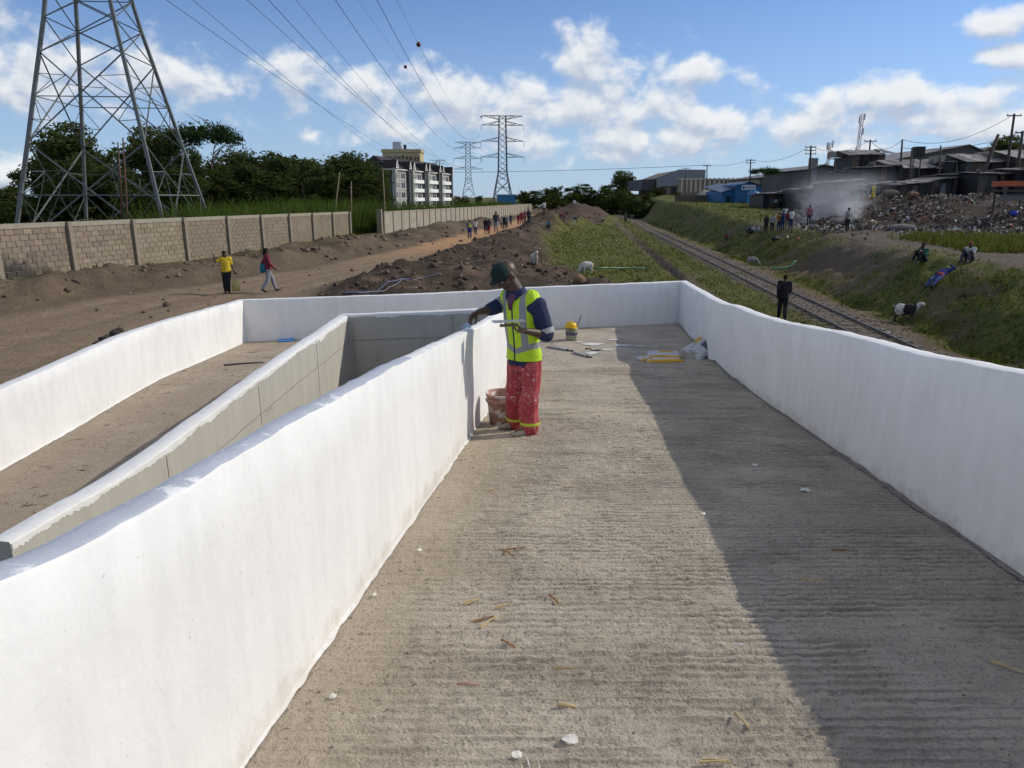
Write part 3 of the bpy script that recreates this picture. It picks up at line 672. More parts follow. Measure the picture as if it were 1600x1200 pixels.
def hand_prims(mb, wr, d, palm_n, s=1.0, curl=.5, side=1, spread=1.0, detail=True):
    """palm, four bent fingers, thumb; d = direction of the fingers, palm_n = normal out of the palm"""
    d = d.normalized(); palm_n = (palm_n-d*palm_n.dot(d)).normalized(); lat = d.cross(palm_n)*side
    mb.tube([wr-d*.015*s, wr+d*.02*s, wr+d*.055*s, wr+d*.085*s], [(.021*s, .026*s), (.019*s, .033*s), (.017*s, .040*s), (.014*s, .038*s)], 10, flat=palm_n)
    base = wr+d*.078*s
    for i, (o, L) in enumerate(((-.029, .068), (-.010, .080), (.010, .075), (.028, .058))):
        p = base+lat*o*s; dd = d; pts = [p-d*.02*s, p]
        for k, seg in enumerate((.45, .32, .23)):
            a = curl*(.75+.25*k)
            dd = (dd*math.cos(a)+palm_n*math.sin(a)).normalized(); p = p+dd*L*seg*s; pts.append(p)
        limb(mb, pts, [.0095*s, .0095*s, .0088*s, .0080*s, .0068*s], 7)
    p0 = wr+d*.022*s-lat*.026*s; td = (d*.62-lat*.62+palm_n*.45).normalized()
    p1 = p0+td*.036*s; td2 = (td+d*.35+palm_n*curl*.6+lat*.3*curl).normalized(); p2 = p1+td2*.03*s; p3 = p2+(td2+d*.2).normalized()*.022*s
    limb(mb, [p0-td*.012*s, p0, p1, p2, p3], [.013*s, .0135*s, .0112*s, .0100*s, .0080*s], 7)
def head_prims(mb, c, f, up, s=1.0):
    """c = head centre, f = facing, up"""
    f = f.normalized(); up = (up-f*up.dot(f)).normalized(); x = f.cross(up); M = Matrix((x, f, up)).transposed()
    def q(a, b, h): return c+x*a*s+f*b*s+up*h*s
    mb.ball(q(0, -.012, .028), (.076*s, .094*s, .088*s), 14, 10, M)           # skull
    mb.ball(q(0, .018, -.035), (.060*s, .070*s, .078*s), 12, 9, M)            # face
    mb.ball(q(0, .048, -.092), (.032*s, .032*s, .026*s), 10, 7, M)            # chin
    mb.tube([q(0, .078, .014), q(0, .100, -.022), q(0, .098, -.036)], [.010*s, .015*s, .012*s], 8)   # nose
    mb.ball(q(.014, .088, -.034), .011*s, 8, 6); mb.ball(q(-.014, .088, -.034), .011*s, 8, 6)
    mb.ball(q(0, .080, -.058), (.026*s, .012*s, .008*s), 10, 6, M); mb.ball(q(0, .077, -.072), (.022*s, .012*s, .009*s), 10, 6, M)  # lips
    mb.ball(q(.034, .070, .022), (.024*s, .014*s, .008*s), 8, 6, M); mb.ball(q(-.034, .070, .022), (.024*s, .014*s, .008*s), 8, 6, M)  # brow
    for e in (-1, 1):
        mb.ball(q(.076*e, -.010, -.012), (.010*s, .020*s, .032*s), 8, 7, M)   # ears
        mb.ball(q(.045*e, .048, -.030), (.020*s, .024*s, .022*s), 8, 6, M)    # cheek
def eyes(c, f, up, s, parent, sub):
    f = f.normalized(); up = (up-f*up.dot(f)).normalized(); x = f.cross(up)
    for e in (-1, 1):
        p = c+x*.032*e*s+f*.072*s+up*.002*s
        mb = MB(); mb.use(0).ball(p, .0125*s, 10, 8); mb.use(1).ball(p+f*.0085*s, .0062*s, 8, 6)
        mb.build('eye', [mat('eye_white', (.55, .5, .45), .3, .02), mat('iris', (.01, .008, .006), .2, .02)], sub, True)

def std_joints(h=1.72, pose='stand', k=0.0):
    s = h/1.72; J = dict(P=V3(0, 0, .93), C=V3(0, 0, 1.28), N=V3(0, 0, 1.46), H=V3(0, -.015, 1.60), hf=V3(0, -1, -.08), hu=V3(0, 0, 1))
    J.update(shL=V3(.17, 0, 1.40), elL=V3(.225, .03, 1.13), wrL=V3(.235, -.05, .89), shR=V3(-.17, 0, 1.40), elR=V3(-.225, .03, 1.13), wrR=V3(-.235, -.05, .89))
    J.update(hipL=V3(.09, 0, .90), knL=V3(.10, -.02, .49), anL=V3(.10, .03, .09), hipR=V3(-.09, 0, .90), knR=V3(-.10, -.02, .49), anR=V3(-.10, .03, .09), toL=V3(.12, -.15, .03), toR=V3(-.12, -.15, .03))
    if pose == 'walk':
        J.update(knL=V3(.09, -.16, .52), anL=V3(.09, -.26, .10), toL=V3(.10, -.44, .07), knR=V3(-.09, .02, .49), anR=V3(-.09, .26, .14), toR=V3(-.10, .12, .03))
        J.update(elL=V3(.215, .14, 1.15), wrL=V3(.22, .10, .91), elR=V3(-.215, -.06, 1.14), wrR=V3(-.20, -.22, .96))
    if pose == 'hips':
        J.update(elL=V3(.36, .06, 1.17), wrL=V3(.19, -.06, 1.02))
    if pose == 'wave':
        J.update(elL=V3(-.37, -.08, 1.30) if k else V3(.37, -.08, 1.30))
        J.update(elR=V3(-.38, -.06, 1.28), wrR=V3(-.42, -.14, 1.52), elL=V3(.24, .02, 1.13), wrL=V3(.29, -.03, .88)); J['knL'] = V3(.04, -.06, .49); J['anL'] = V3(.03, -.02, .09); J['toL'] = V3(.05, -.2, .03)
    if pose == 'bend':
        J.update(P=V3(0, .14, .90), C=V3(0, -.16, 1.06), N=V3(0, -.32, 1.12), H=V3(0, -.45, 1.12), hf=V3(0, -.6, -.8), hu=V3(0, -.8, .6), hipL=V3(.09, .12, .88), hipR=V3(-.09, .12, .88), knL=V3(.11, 0, .48), knR=V3(-.11, -.02, .48))
        J.update(shL=V3(.17, -.26, 1.06), shR=V3(-.17, -.26, 1.06), elL=V3(.20, -.30, .80), wrL=V3(.08, -.40, .58), elR=V3(-.2, -.30, .80), wrR=V3(-.06, -.42, .60))
    if pose == 'crouch':
        J.update(P=V3(0, .10, .30), C=V3(0, -.06, .60), N=V3(0, -.14, .76), H=V3(0, -.20, .89), hipL=V3(.1, .08, .28), hipR=V3(-.1, .08, .28), knL=V3(.16, -.30, .48), knR=V3(-.16, -.30, .48), anL=V3(.14, -.06, .09), anR=V3(-.14, -.06, .09), toL=V3(.16, -.24, .03), toR=V3(-.16, -.24, .03))
        J.update(shL=V3(.17, -.10, .70), shR=V3(-.17, -.10, .70), elL=V3(.21, -.30, .52), wrL=V3(.10, -.48, .44), elR=V3(-.21, -.30, .52), wrR=V3(-.10, -.48, .40))
    if pose == 'sit':
        J.update(P=V3(0, .12, .12), C=V3(0, .06, .45), N=V3(0, -.01, .62), H=V3(0, -.05, .76), hipL=V3(.1, .10, .11), hipR=V3(-.1, .10, .11), knL=V3(.14, -.30, .46), knR=V3(-.16, -.26, .48), anL=V3(.13, -.52, .10), anR=V3(-.15, -.44, .10), toL=V3(.15, -.68, .04), toR=V3(-.17, -.60, .04))
        J.update(shL=V3(.17, .03, .56), shR=V3(-.17, .03, .56), elL=V3(.20, -.14, .36), wrL=V3(.12, -.32, .50), elR=V3(-.22, -.12, .40), wrR=V3(-.14, -.28, .54))
        if k: J.update(elR=V3(-.2, -.2, .44), wrR=V3(-.07, -.16, .64), hf=V3(0, -1, -.3))
    if pose == 'lie':   # on the back, head toward +y, one arm over the face
        J.update(P=V3(0, -.05, .13), C=V3(0, .32, .14), N=V3(0, .50, .14), H=V3(0, .64, .15), hf=V3(.1, -.1, 1), hu=V3(0, 1, 0), hipL=V3(.09, -.1, .12), hipR=V3(-.09, -.1, .12), knL=V3(.11, -.52, .16), knR=V3(-.09, -.52, .22), anL=V3(.12, -.92, .08), anR=V3(-.10, -.88, .08), toL=V3(.18, -.97, .22), toR=V3(-.16, -.94, .22))
        J.update(shL=V3(.17, .44, .13), shR=V3(-.17, .44, .13), elL=V3(.30, .62, .14), wrL=V3(.14, .68, .28), elR=V3(-.26, .22, .08), wrR=V3(-.12, .02, .26))
    J = {a: v*s if a not in ('hf', 'hu') else v for a, v in J.items()}; J['s'] = s; return J

def person(name, J, loc, rz, label, group, top, bottom, sleeve='short', legs='trousers', shoe=None, hat=None, hatkind='hair', voxel=.02, sk=None, cat='person', loose=0.0, hem=.45, protos={}):
    """body (continuous), shirt, trousers, shoes, hair or cap as children"""
    s = J['s']; t = thing(name, loc, label, cat, group, rz); sk = sk or skin
    b = MB(); ring_torso(b, J, 0); b.tube([J['C'].lerp(J['N'], .5), J['N'], J['H']-(J['H']-J['N'])*.15], [.06*s, .056*s, .052*s], 10)
    head_prims(b, J['H'], J['hf'], J['hu'], s)
    for k, e in (('L', 1), ('R', -1)):
        limb(b, [J['sh'+k], J['el'+k], J['wr'+k]], [.050*s, .040*s, .027*s]); d = J['wr'+k]-J['el'+k]
        hand_prims(b, J['wr'+k], d, V3(-e, -.2, 0), s, .35, e)
        limb(b, [J['hip'+k], J['kn'+k], J['an'+k]], [.088*s, .058*s, .040*s])
        limb(b, [J['an'+k]+V3(0, 0, -.03)*s, J['to'+k]], [.036*s, .028*s])
    remesh_later(b.build('body', sk, t), voxel if voxel < .02 else voxel*.75)
    g = MB(); ring_torso(g, J, .020+loose, hem=hem)
    for k in 'LR':
        e = J['el'+k] if sleeve == 'long' else J['sh'+k].lerp(J['el'+k], .75)
        if sleeve == 'long': limb(g, [J['sh'+k], J['el'+k], J['el'+k].lerp(J['wr'+k], .93)], [(.068+loose)*s, (.056+loose)*s, .042*s])
        elif sleeve == 'short': limb(g, [J['sh'+k], e], [(.068+loose)*s, .060*s])
    remesh_later(g.build('shirt', top, t), voxel)
    q = MB(); lat = (J['hipL']-J['hipR']).normalized(); q.tube([J['P']+(J['P']-J['C'])*.28, J['P'], J['P'].lerp(J['C'], .22)], [(.165*s, .128*s), (.172*s, .132*s), (.150*s, .116*s)], 14, flat=lat)
    if legs == 'skirt':
        a = (J['anL']+J['anR'])/2; kk = (J['knL']+J['knR'])/2; q.tube([J['P'], kk, kk.lerp(a, .55)], [(.17*s, .13*s), (.20*s, .17*s), (.22*s, .20*s)], 14, flat=lat)
    else:
        for k in 'LR':
            en = J['kn'+k].lerp(J['an'+k], .9 if legs == 'trousers' else .0)
            limb(q, [J['hip'+k], J['kn'+k], en] if legs == 'trousers' else [J['hip'+k], J['kn'+k]], ([.104*s, (.074+loose)*s, (.060+loose)*s] if legs == 'trousers' else [.104*s, .088*s]))
    remesh_later(q.build(legs if legs != 'shorts' else 'shorts', bottom, t), voxel)
    if shoe:
        for k in 'LR':
            m = MB(); f = (J['to'+k]-J['an'+k]); m.tube([J['an'+k]+V3(0, 0, -.02)*s-f*.15, J['an'+k]+V3(0, 0, -.035)*s+f*.3, J['to'+k]+f*.12], [(.045*s, .042*s), (.046*s, .045*s), (.026*s, .036*s)], 10); m.build('shoe', shoe, t, True)
    c, f, u = J['H'], J['hf'].normalized(), J['hu']; u = (u-f*u.dot(f)).normalized(); x = f.cross(u); M = Matrix((x, f, u)).transposed()
    m = MB(); hm = hat or hair_m
    m.ball(c+u*.040*s-f*.020*s, (.083*s, .098*s, .088*s), 14, 9, M)
    if hatkind == 'cap': m.ball(c+u*.050*s+f*.085*s, (.062*s, .065*s, .010*s), 12, 6, M)
    if hatkind == 'long': m.tube([c+u*.06*s-f*.03*s, c-f*.085*s-u*.03*s, c-f*.10*s-u*.16*s], [.08*s, .07*s, .045*s], 10)
    if hatkind == 'scarf': m.ball(c+u*.075*s-f*.02*s, (.09*s, .105*s, .075*s), 12, 8, M)
    remesh_later(m.build({'hair': 'hair', 'long': 'hair', 'cap': 'cap', 'scarf': 'headscarf'}[hatkind], hm, t), voxel*.8 if voxel > .015 else voxel)
    return t

C_ = dict(yellow=cloth('yellow', (.60, .42, .03)), black=cloth('black', (.016, .016, .018)), maroon=cloth('maroon', (.17, .025, .04)), grey=cloth('grey', (.24, .25, .27)), teal=cloth('teal', (.02, .13, .19)),
          navy=cloth('navy', (.02, .035, .11)), white=cloth('white', (.48, .48, .47)), red=cloth('red', (.24, .03, .035)), green=cloth('green', (.02, .10, .07)), orange=cloth('orange', (.34, .13, .04)), pink=cloth('pink', (.28, .12, .13)),
          blue=cloth('blue', (.03, .06, .17)), brown=cloth('brown', (.10, .06, .04)), khaki=cloth('khaki', (.25, .20, .12)), palegreen=cloth('palegreen', (.25, .48, .36)), dark=cloth('dark', (.045, .045, .055)))
shoe_d = mat('dark_shoe', (.03, .028, .028), .6, .1)

# --- the nearer passers-by
def face_cam(p): return math.atan2(p.x, -p.y)*-1 if False else math.atan2(-p.x, p.y)*-1
pY = ong(357, 458); pR = ong(421, 456); pK = ong(1221, 500)
person('person', std_joints(1.66, 'wave'), pY, R(20), 'person in a yellow shirt raising one hand, jerrycan at the side', None, C_['yellow'], C_['black'], shoe=shoe_d, voxel=.014, loose=.012)
t = person('person', std_joints(1.74, 'walk'), pR, R(115), 'person in a maroon jacket and grey trousers walking past the block wall', None, C_['maroon'], C_['grey'], sleeve='long', shoe=shoe_d, hatkind='long', voxel=.014, loose=.012)
m = MB(); m.tube([V3(-.02, .17, 1.12), V3(.0, .19, .95), V3(.0, .18, .78)], [(.17, .09), (.20, .11), (.18, .10)], 14, flat=V3(1, 0, 0))
bag = m.build('shoulder_bag', C_['teal'], None, True); bag.location = pR; bag.rotation_euler = (0, 0, R(115)); tag(bag, 'teal bag slung on the back of the person in maroon', 'bag')
person('person', std_joints(1.78, 'walk'), pK, R(165), 'man in a black suit walking along the railway track', None, C_['black'], C_['black'], sleeve='long', shoe=shoe_d, voxel=.014, loose=.018, hem=.75)
j = ong(371, 455); j.x = pY.x+.33; j.y = pY.y-.03
def jerrycan(name, loc, label):
    t = thing(name, loc, label, 'jerrycan'); m = MB(); h = .26
    pr = [(.145, 0), (.16, .02), (.16, .30), (.14, .36), (.05, .40)]
    m.tube([V3(0, 0, z) for r, z in pr], [(r, r*.72) for r, z in pr], 12, flat=V3(1, 0, 0)); m.build('body', mat('old_yellow_plastic', (.42, .36, .12), .5, .25, 9, c2=(.30, .30, .18), c2scale=8), t, True)
    MB().tube([V3(-.1, 0, .35), V3(-.09, 0, .43), V3(.06, 0, .44), V3(.10, 0, .36)], .016, 8).build('handle', mat('old_yellow_plastic', (0, 0, 0)), t, True)
    return t
jerrycan('jerrycan', (j.x, j.y, gz(j.x, j.y)+.09), 'faded yellow jerrycan carried by the person in yellow')
pS = ong(1440, 410); person('person', std_joints(1.72, 'sit', 1), pS, R(-62), 'person in a green jacket sitting on the grass bank, hand to chin', 'people resting on the bank', C_['green'], C_['black'], sleeve='long', shoe=shoe_d, voxel=.016)
pS = ong(1513, 409); person('person', std_joints(1.72, 'sit'), pS, R(-50), 'person in a white shirt and red cap sitting on the bank', 'people resting on the bank', C_['white'], C_['dark'], sleeve='short', shoe=shoe_d, hat=C_['red'], hatkind='cap', voxel=.016)
pS = ong(1469, 436); tl = person('person', std_joints(1.72, 'lie'), pS+V3(0, 0, .02), R(-58), 'person in blue lying back on the grassy slope', 'people resting on the bank', cloth('blue2', (.025, .04, .16)), C_['blue'], sleeve='long', shoe=shoe_d, voxel=.016)
tl.rotation_euler = (R(24), R(-6), R(-58))
m = MB(); m.tube([V3(0, -.10, .135), V3(0, .04, .14)], [(.178, .14), (.175, .14)], 14, flat=V3(1, 0, 0)); m.build('red_waistcloth', C_['red'], tl, True)

# --- prototypes for the people further off
def far_person(pose, px, py, rz, h, label, group, top, bottom, **k):
    p = ong(px, py); return person('person', std_joints(h, pose), p, R(rz), label, group, C_[top], C_[bottom], voxel=.03, **k)
G1 = 'children watching the smoking rubbish'
far_person('stand', 1196, 364, 150, 1.50, 'child in black at the left end of the group by the dump', G1, 'black', 'black')
far_person('stand', 1206, 363, 170, 1.52, 'child in a grey top and black trousers, second from left in the group', G1, 'grey', 'black')
far_person('hips', 1216, 362, 185, 1.58, 'child in an orange top standing in the group by the dump', G1, 'orange', 'navy')
far_person('stand', 1222, 360, 200, 1.62, 'child in dark blue between the orange and maroon tops', G1, 'navy', 'navy', sleeve='long')
far_person('walk', 1229, 361, 170, 1.60, 'child in a maroon top and khaki trousers at the front of the group', G1, 'maroon', 'khaki')
far_person('stand', 1235, 358, 190, 1.60, 'child in a white shirt at the right end of the group', G1, 'white', 'navy')
far_person('stand', 1225, 352, 180, 1.72, 'taller person in white behind the group of children', G1, 'white', 'dark')
far_person('stand', 1232, 351, 160, 1.66, 'person in dark clothes half hidden behind the group of children', G1, 'dark', 'black')
far_person('stand', 1263, 352, 175, 1.74, 'man in a faded pink shirt standing alone near the smoke', None, 'pink', 'dark', sleeve='long')
far_person('stand', 1323, 361, 200, 1.72, 'man in a pale vest standing before the rubbish heap', None, 'grey', 'black')
far_person('crouch', 1134, 376, 20, 1.30, 'small child in red in the grass above the railway', None, 'red', 'dark')
far_person('stand', 1363, 313, 120, 1.62, 'woman in a yellow dress with white headscarf on the dump', 'people on the dump', 'yellow', 'yellow', legs='skirt', hat=C_['white'], hatkind='scarf')
far_person('bend', 1346, 314, 90, 1.62, 'person in brown bending over on top of the dump', 'people on the dump', 'brown', 'maroon', legs='skirt', hat=C_['khaki'], hatkind='scarf')
far_person('walk', 977, 350, 10, 1.72, 'nearer of two dark figures walking on the railway', 'walkers on the railway', 'dark', 'black', sleeve='long')
far_person('walk', 982, 341, 10, 1.72, 'farther of two dark figures walking on the railway', 'walkers on the railway', 'black', 'dark', sleeve='long')
far_person('crouch', 941, 347, 60, 1.66, 'person in a pale green top low in the grass', None, 'palegreen', 'dark')
G2 = 'people walking along the dirt road'
vest_y = cloth('lime', (.62, .72, .05))
RD = [(734,374,5,'blue','navy','walker in blue with a lime vest leading along the dirt road','walk',1.78,'long'),(743,368,0,'white','dark','walker in a white top just behind the lime vest','walk',1.66,'short'),
      (759,367,10,'black','dark','walker in black beside the red shorts','walk',1.76,'long'),(764,367,-8,'dark','red','walker in a dark top and red shorts','walk',1.70,'short'),
      (775,364,5,'dark','grey','walker in patterned dark clothes, behind the red shorts','walk',1.72,'short'),(784,359,0,'white','khaki','slim walker in white in the middle of the line','walk',1.66,'short'),
      (788,359,5,'black','black','walker all in black in the middle of the line','walk',1.72,'long'),(792,357,-5,'grey','dark','walker in a grey top in the middle of the line','walk',1.70,'long'),
      (798,352,0,'dark','navy','distant walker in navy trousers at the edge of the road','walk',1.70,'short'),(810,352,0,'maroon','maroon','walker all in maroon near the dark mound','walk',1.68,'long'),
      (815,351,10,'red','maroon','walker in bright red near the dark mound','walk',1.70,'long'),(820,350,-5,'pink','brown','walker in pink close to the dark mound','walk',1.66,'short'),
      (826,350,0,'dark','black','last dark walker beside the mound','walk',1.72,'long')]
for px, py, rz, a, b, lab, po, h, sl in RD:
    q = far_person(po, px, py, rz, h, lab, G2, a, b, sleeve=sl, legs='shorts' if 'shorts' in lab else 'trousers')
    if 'leading' in lab: MB().tube([V3(0, 0, 1.10), V3(0, 0, 1.42)], [(.19, .145), (.185, .135)], 12, flat=V3(1, 0, 0)).build('vest', vest_y, q, True)
G3 = 'people digging at the mounds'
far_person('bend', 843, 335, 80, 1.7, 'digger in white on the left shoulder of the mound', G3, 'white', 'khaki')
far_person('stand', 850, 336, 200, 1.7, 'digger in white standing on the mound', G3, 'white', 'dark')
far_person('crouch', 856, 358, 30, 1.7, 'person in teal crouching at the foot of the mound', G3, 'teal', 'dark')
far_person('bend', 880, 349, 250, 1.7, 'digger in dark red on the brown mound', G3, 'maroon', 'brown')
far_person('bend', 897, 353, 90, 1.74, 'digger in navy and pale trousers right of the brown mound', G3, 'navy', 'white')

far_person('sit', 897, 319, 200, 1.7, 'small figure in white sitting on top of the big spoil heap', G3, 'white', 'dark')
# --- goats and pigs
def quadruped(name, loc, rz, label, cat, m_body, L=.62, H=.62, r=.17, leg=.30, headdown=False, pig=False, horns=False, voxel=.018, group=None):
    t = thing(name, loc, label, cat, group, rz); b = MB(); zb = leg+r*.75
    b.tube([V3(0, L*.5, zb+.02), V3(0, L*.38, zb), V3(0, .05, zb-.02), V3(0, -L*.3, zb+.01), V3(0, -L*.48, zb+.04)], [(r*.6, r*.55), (r*1.02, r*.9), (r*1.08, r*.95), (r*1.05, r*.82), (r*.7, r*.55)], 14, flat=V3(0, 0, 1))
    hz = zb+(.24 if not pig else .0)*(H/.62); hy = -L*.5-(.14 if not pig else .18)
    if headdown: hz = leg*.45; hy = -L*.5-.22
    hd = V3(0, hy, hz); nk = V3(0, -L*.42, zb+.05)
    b.tube([nk, nk.lerp(hd, .6), hd], [r*.72, r*.5 if not pig else r*.7, r*.42 if not pig else r*.62], 10)
    mz = hd+(V3(0, -.13, -.06) if not headdown else V3(0, -.05, -.13))*(H/.62)
    b.tube([hd, hd.lerp(mz, .6), mz], [r*.46, r*.36, r*.24 if not pig else r*.34], 10)
    for sx in (-1, 1):
        x = sx*r*.55
        limb(b, [V3(x, -L*.33, zb-.05), V3(x, -L*.34, leg*.52), V3(x, -L*.33, .05), V3(x, -L*.36, .02)], [r*.42, r*.20, r*.15, r*.17])                       # fore leg
        limb(b, [V3(x, L*.34, zb), V3(x*1.05, L*.27, leg*.85), V3(x, L*.45, leg*.42), V3(x, L*.41, .05), V3(x, L*.38, .02)], [r*.55, r*.36, r*.19, r*.15, r*.17])  # hind leg with hock
        b.tube([hd+V3(sx*r*.25, .01, r*.22), hd+V3(sx*r*.85, .02, r*.10)], [(.012, .03), (.008, .02)], 6)                                                   # ears
    b.tube([V3(0, L*.52, zb+.08), V3(0, L*.60, zb+.10), V3(0, L*.64, zb+.05)], [.022, .02, .012], 7)
    remesh_later(b.build('body', m_body, t), voxel)
    if horns:
        for sx in (-1, 1): MB().tube([hd+V3(sx*.03, .02, .06), hd+V3(sx*.04, .06, .13), hd+V3(sx*.06, .12, .15)], [.014, .011, .005], 7).build('horn', mat('horn', (.10, .08, .06), .5, .1), t, True)
    return t
goat_w = mat('white_goat_coat', (.55, .52, .46), .9, .12, 10, .5, 60)
pied = bpy.data.materials.new('pied_goat_coat'); pied.use_nodes = True; q = NT(pied.node_tree); bb = pied.node_tree.nodes['Principled BSDF']
oc = q.node('ShaderNodeTexCoord').outputs['Object']; sx = q.node('ShaderNodeSeparateXYZ'); q.put(sx.inputs[0], oc)
wv = q.m('ADD', sx.outputs[1], q.m('MULTIPLY', q.m('SUBTRACT', q.noise(oc, 5, 3), .5), .25))
blk = q.m('MULTIPLY', q.rampf(wv, .08, .04), q.rampf(wv, -.40, -.36)); low = q.rampf(sx.outputs[2], .30, .26)
q.put(bb.inputs['Base Color'], q.mix(q.m('MAXIMUM', blk, low), (.55, .52, .45), (.014, .012, .012))); bb.inputs['Roughness'].default_value = .9
pigm = mat('muddy_pig_hide', (.16, .125, .10), .9, .25, 6, .5, 30); greyg = mat('grey_goat_coat', (.26, .25, .22), .9, .2, 8, .5, 50)
p = ong(1412, 503); quadruped('goat', p, R(62), 'black and white goat standing at the foot of the bank', 'goat', pied, L=.72, r=.20, leg=.36, horns=True, voxel=.014)
p = ong(917, 427); quadruped('goat', p, R(-75), 'white goat grazing on the grass beyond the landing', 'goat', goat_w, L=.66, r=.22, leg=.30, headdown=True)
p = ong(835, 412); quadruped('goat', p, R(15), 'small white goat on the dark dug soil', 'goat', goat_w, L=.45, r=.16, leg=.26)
p = ong(1174, 414); quadruped('goat', p, R(70), 'grey goat grazing beside the far rails', 'goat', greyg, L=.62, r=.19, leg=.26, headdown=True)
p = ong(1388, 312); quadruped('pig', p, R(80), 'large muddy pig on top of the rubbish heap', 'pig', pigm, L=1.15, r=.36, leg=.32, pig=True, voxel=.03, group='pigs on the dump')
p = ong(1424, 312); quadruped('pig', p, R(100), 'smaller brown pig on the rubbish heap right of the large one', 'pig', mat('brown_pig_hide', (.15, .095, .06), .9, .25, 6, .5, 30), L=.9, r=.28, leg=.26, pig=True, voxel=.03, group='pigs on the dump')

# --- the painter on the near ramp
WY = 6.83; WB = Vector((.13, WY, float(deck_z(np.array([.13]), np.array([WY]))[0])))
def wj(px, py, dy): return at(px, py, WY+dy)-WB
JW = dict(H=wj(791, 430, -.05), N=wj(808, 456, -.02), C=wj(815, 497, 0), P=wj(819, 562, 0), shR=wj(789, 473, .13), elR=wj(768, 483, .04), wrR=wj(746, 488, -.12),
          shL=wj(841, 478, -.13), elL=wj(854, 523, -.16), wrL=wj(821, 517, -.32), hipL=wj(830, 566, -.06), hipR=wj(808, 566, .06), knL=wj(828, 617, -.12), knR=wj(804, 612, .02),
          anL=wj(828, 666, -.13), anR=wj(805, 652, .10), s=1.0)
JW['toL'] = Vector((JW['anL'].x-.15, JW['anL'].y-.06, .035)); JW['toR'] = Vector((JW['anR'].x-.14, JW['anR'].y-.04, .035)); JW['anL'].z = .085; JW['anR'].z = .085
JW['hf'] = V3(-.68, -.38, -.66); JW['hu'] = V3(-.36, -.18, .90)
navy_w = mat('navy_workwear', (.022, .030, .075), .85, .2, 8, .5, 22)
wt = thing('person', WB, 'painter in a lime vest and red trousers skimming the inner wall', 'person')
b = MB(); ring_torso(b, JW, -.004); b.tube([JW['C'].lerp(JW['N'], .5), JW['N'], JW['H']-(JW['H']-JW['N'])*.1], [.080, .074, .068], 12)
for k in 'LR': b.tube([JW['N'].lerp(JW['H'], .15), JW['N'].lerp(JW['sh'+k], .6)], [.06, .05], 10)
head_prims(b, JW['H'], JW['hf'], JW['hu'], 1.2)
for k, e in (('L', 1), ('R', -1)):
    limb(b, [JW['sh'+k], JW['el'+k], JW['el'+k].lerp(JW['wr'+k], .35), JW['wr'+k]], [.050, .041, .043, .028])
    limb(b, [JW['hip'+k], JW['kn'+k], JW['an'+k]], [.088, .058, .040]); limb(b, [JW['an'+k], JW['to'+k]], [.036, .028])
hand_prims(b, JW['wrR'], V3(-.75, -.25, -.60), V3(.1, -.5, -.6), 1.0, .75, 1)
hand_prims(b, JW['wrL'], V3(-.95, -.25, .05), V3(0, -.15, 1), 1.0, .85, -1)
wbody = b.build('body', skin, wt); remesh_later(wbody, .0062, 1)
eyes(JW['H'], JW['hf'], JW['hu'], 1.2, wt, wbody)
g = MB(); ring_torso(g, JW, .020, hem=.62)
limb(g, [JW['shL'], JW['shL'].lerp(JW['elL'], .5), JW['elL']], [.080, .084, .074]); limb(g, [JW['elL'].lerp(JW['shL'], .12), JW['elL'].lerp(JW['wrL'], .14)], [.080, .070])
limb(g, [JW['shR'], JW['elR'].lerp(JW['shR'], .2), JW['elR'].lerp(JW['wrR'], .12)], [.078, .072, .064])
g.tube([JW['N'].lerp(JW['C'], .25), JW['N'].lerp(JW['H'], .18)], [(.104, .098), (.094, .090)], 14)   # collar
remesh_later(g.build('shirt', navy_w, wt), .011, 2)
# reflective cuff patches on both sleeves
for k, f in (('L', .86), ('R', .45)):
    a = JW['sh'+k].lerp(JW['el'+k], f-.09); bq = JW['sh'+k].lerp(JW['el'+k], f+.09); MB().tube([a, bq], [.088 if k == 'L' else .080, .086 if k == 'L' else .076], 16, cap=False).build('reflective_band', mat('reflective_grey', (.38, .38, .37), .4, .1), wt, True)
# trousers: wide, crumpled, paint splashed
red_t = bpy.data.materials.new('paint_splashed_red'); red_t.use_nodes = True; q = NT(red_t.node_tree); bb = red_t.node_tree.nodes['Principled BSDF']
pp = q.node('ShaderNodeNewGeometry').outputs['Position']; pat = q.noise(pp, 3.2, 2); sm = q.noise(pp, 38, 4, .7, .6); dusty = q.noise(pp, 9, 5, .65)
spl = q.m('MULTIPLY', q.rampf(sm, .58, .64), q.rampf(pat, .42, .54)); colr = q.mix(q.rampf(dusty, .35, .75), (.38, .035, .050), (.50, .11, .12))
q.put(bb.inputs['Base Color'], q.mix(spl, colr, (.70, .62, .60))); bb.inputs['Roughness'].default_value = .85
fold = q.noise(q.v('MULTIPLY', pp, (2.2, 2.2, .7)), 8, 4, .6); bn = q.node('ShaderNodeBump'); bn.inputs['Strength'].default_value = 1.0; bn.inputs['Distance'].default_value = .07; q.put(bn.inputs['Height'], fold); red_t.node_tree.links.new(bn.outputs[0], bb.inputs['Normal'])
g = MB(); lat = (JW['hipL']-JW['hipR']).normalized(); g.tube([JW['P']-V3(0, 0, .10), JW['P'], JW['P']+V3(0, 0, .10)], [(.170, .136), (.168, .134), (.150, .116)], 16, flat=lat)
for k in 'LR':
    h, kn, an = JW['hip'+k], JW['kn'+k], JW['an'+k]
    limb(g, [h, h.lerp(kn, .5)+V3(.006, 0, 0), kn, kn.lerp(an, .5)+V3(-.008, 0, 0), kn.lerp(an, .85), an+V3(0, 0, -.012)], [.106, .100, .090, .090, .096, .088], 12)
tr = remesh_later(g.build('trousers', red_t, wt), .011, 2)
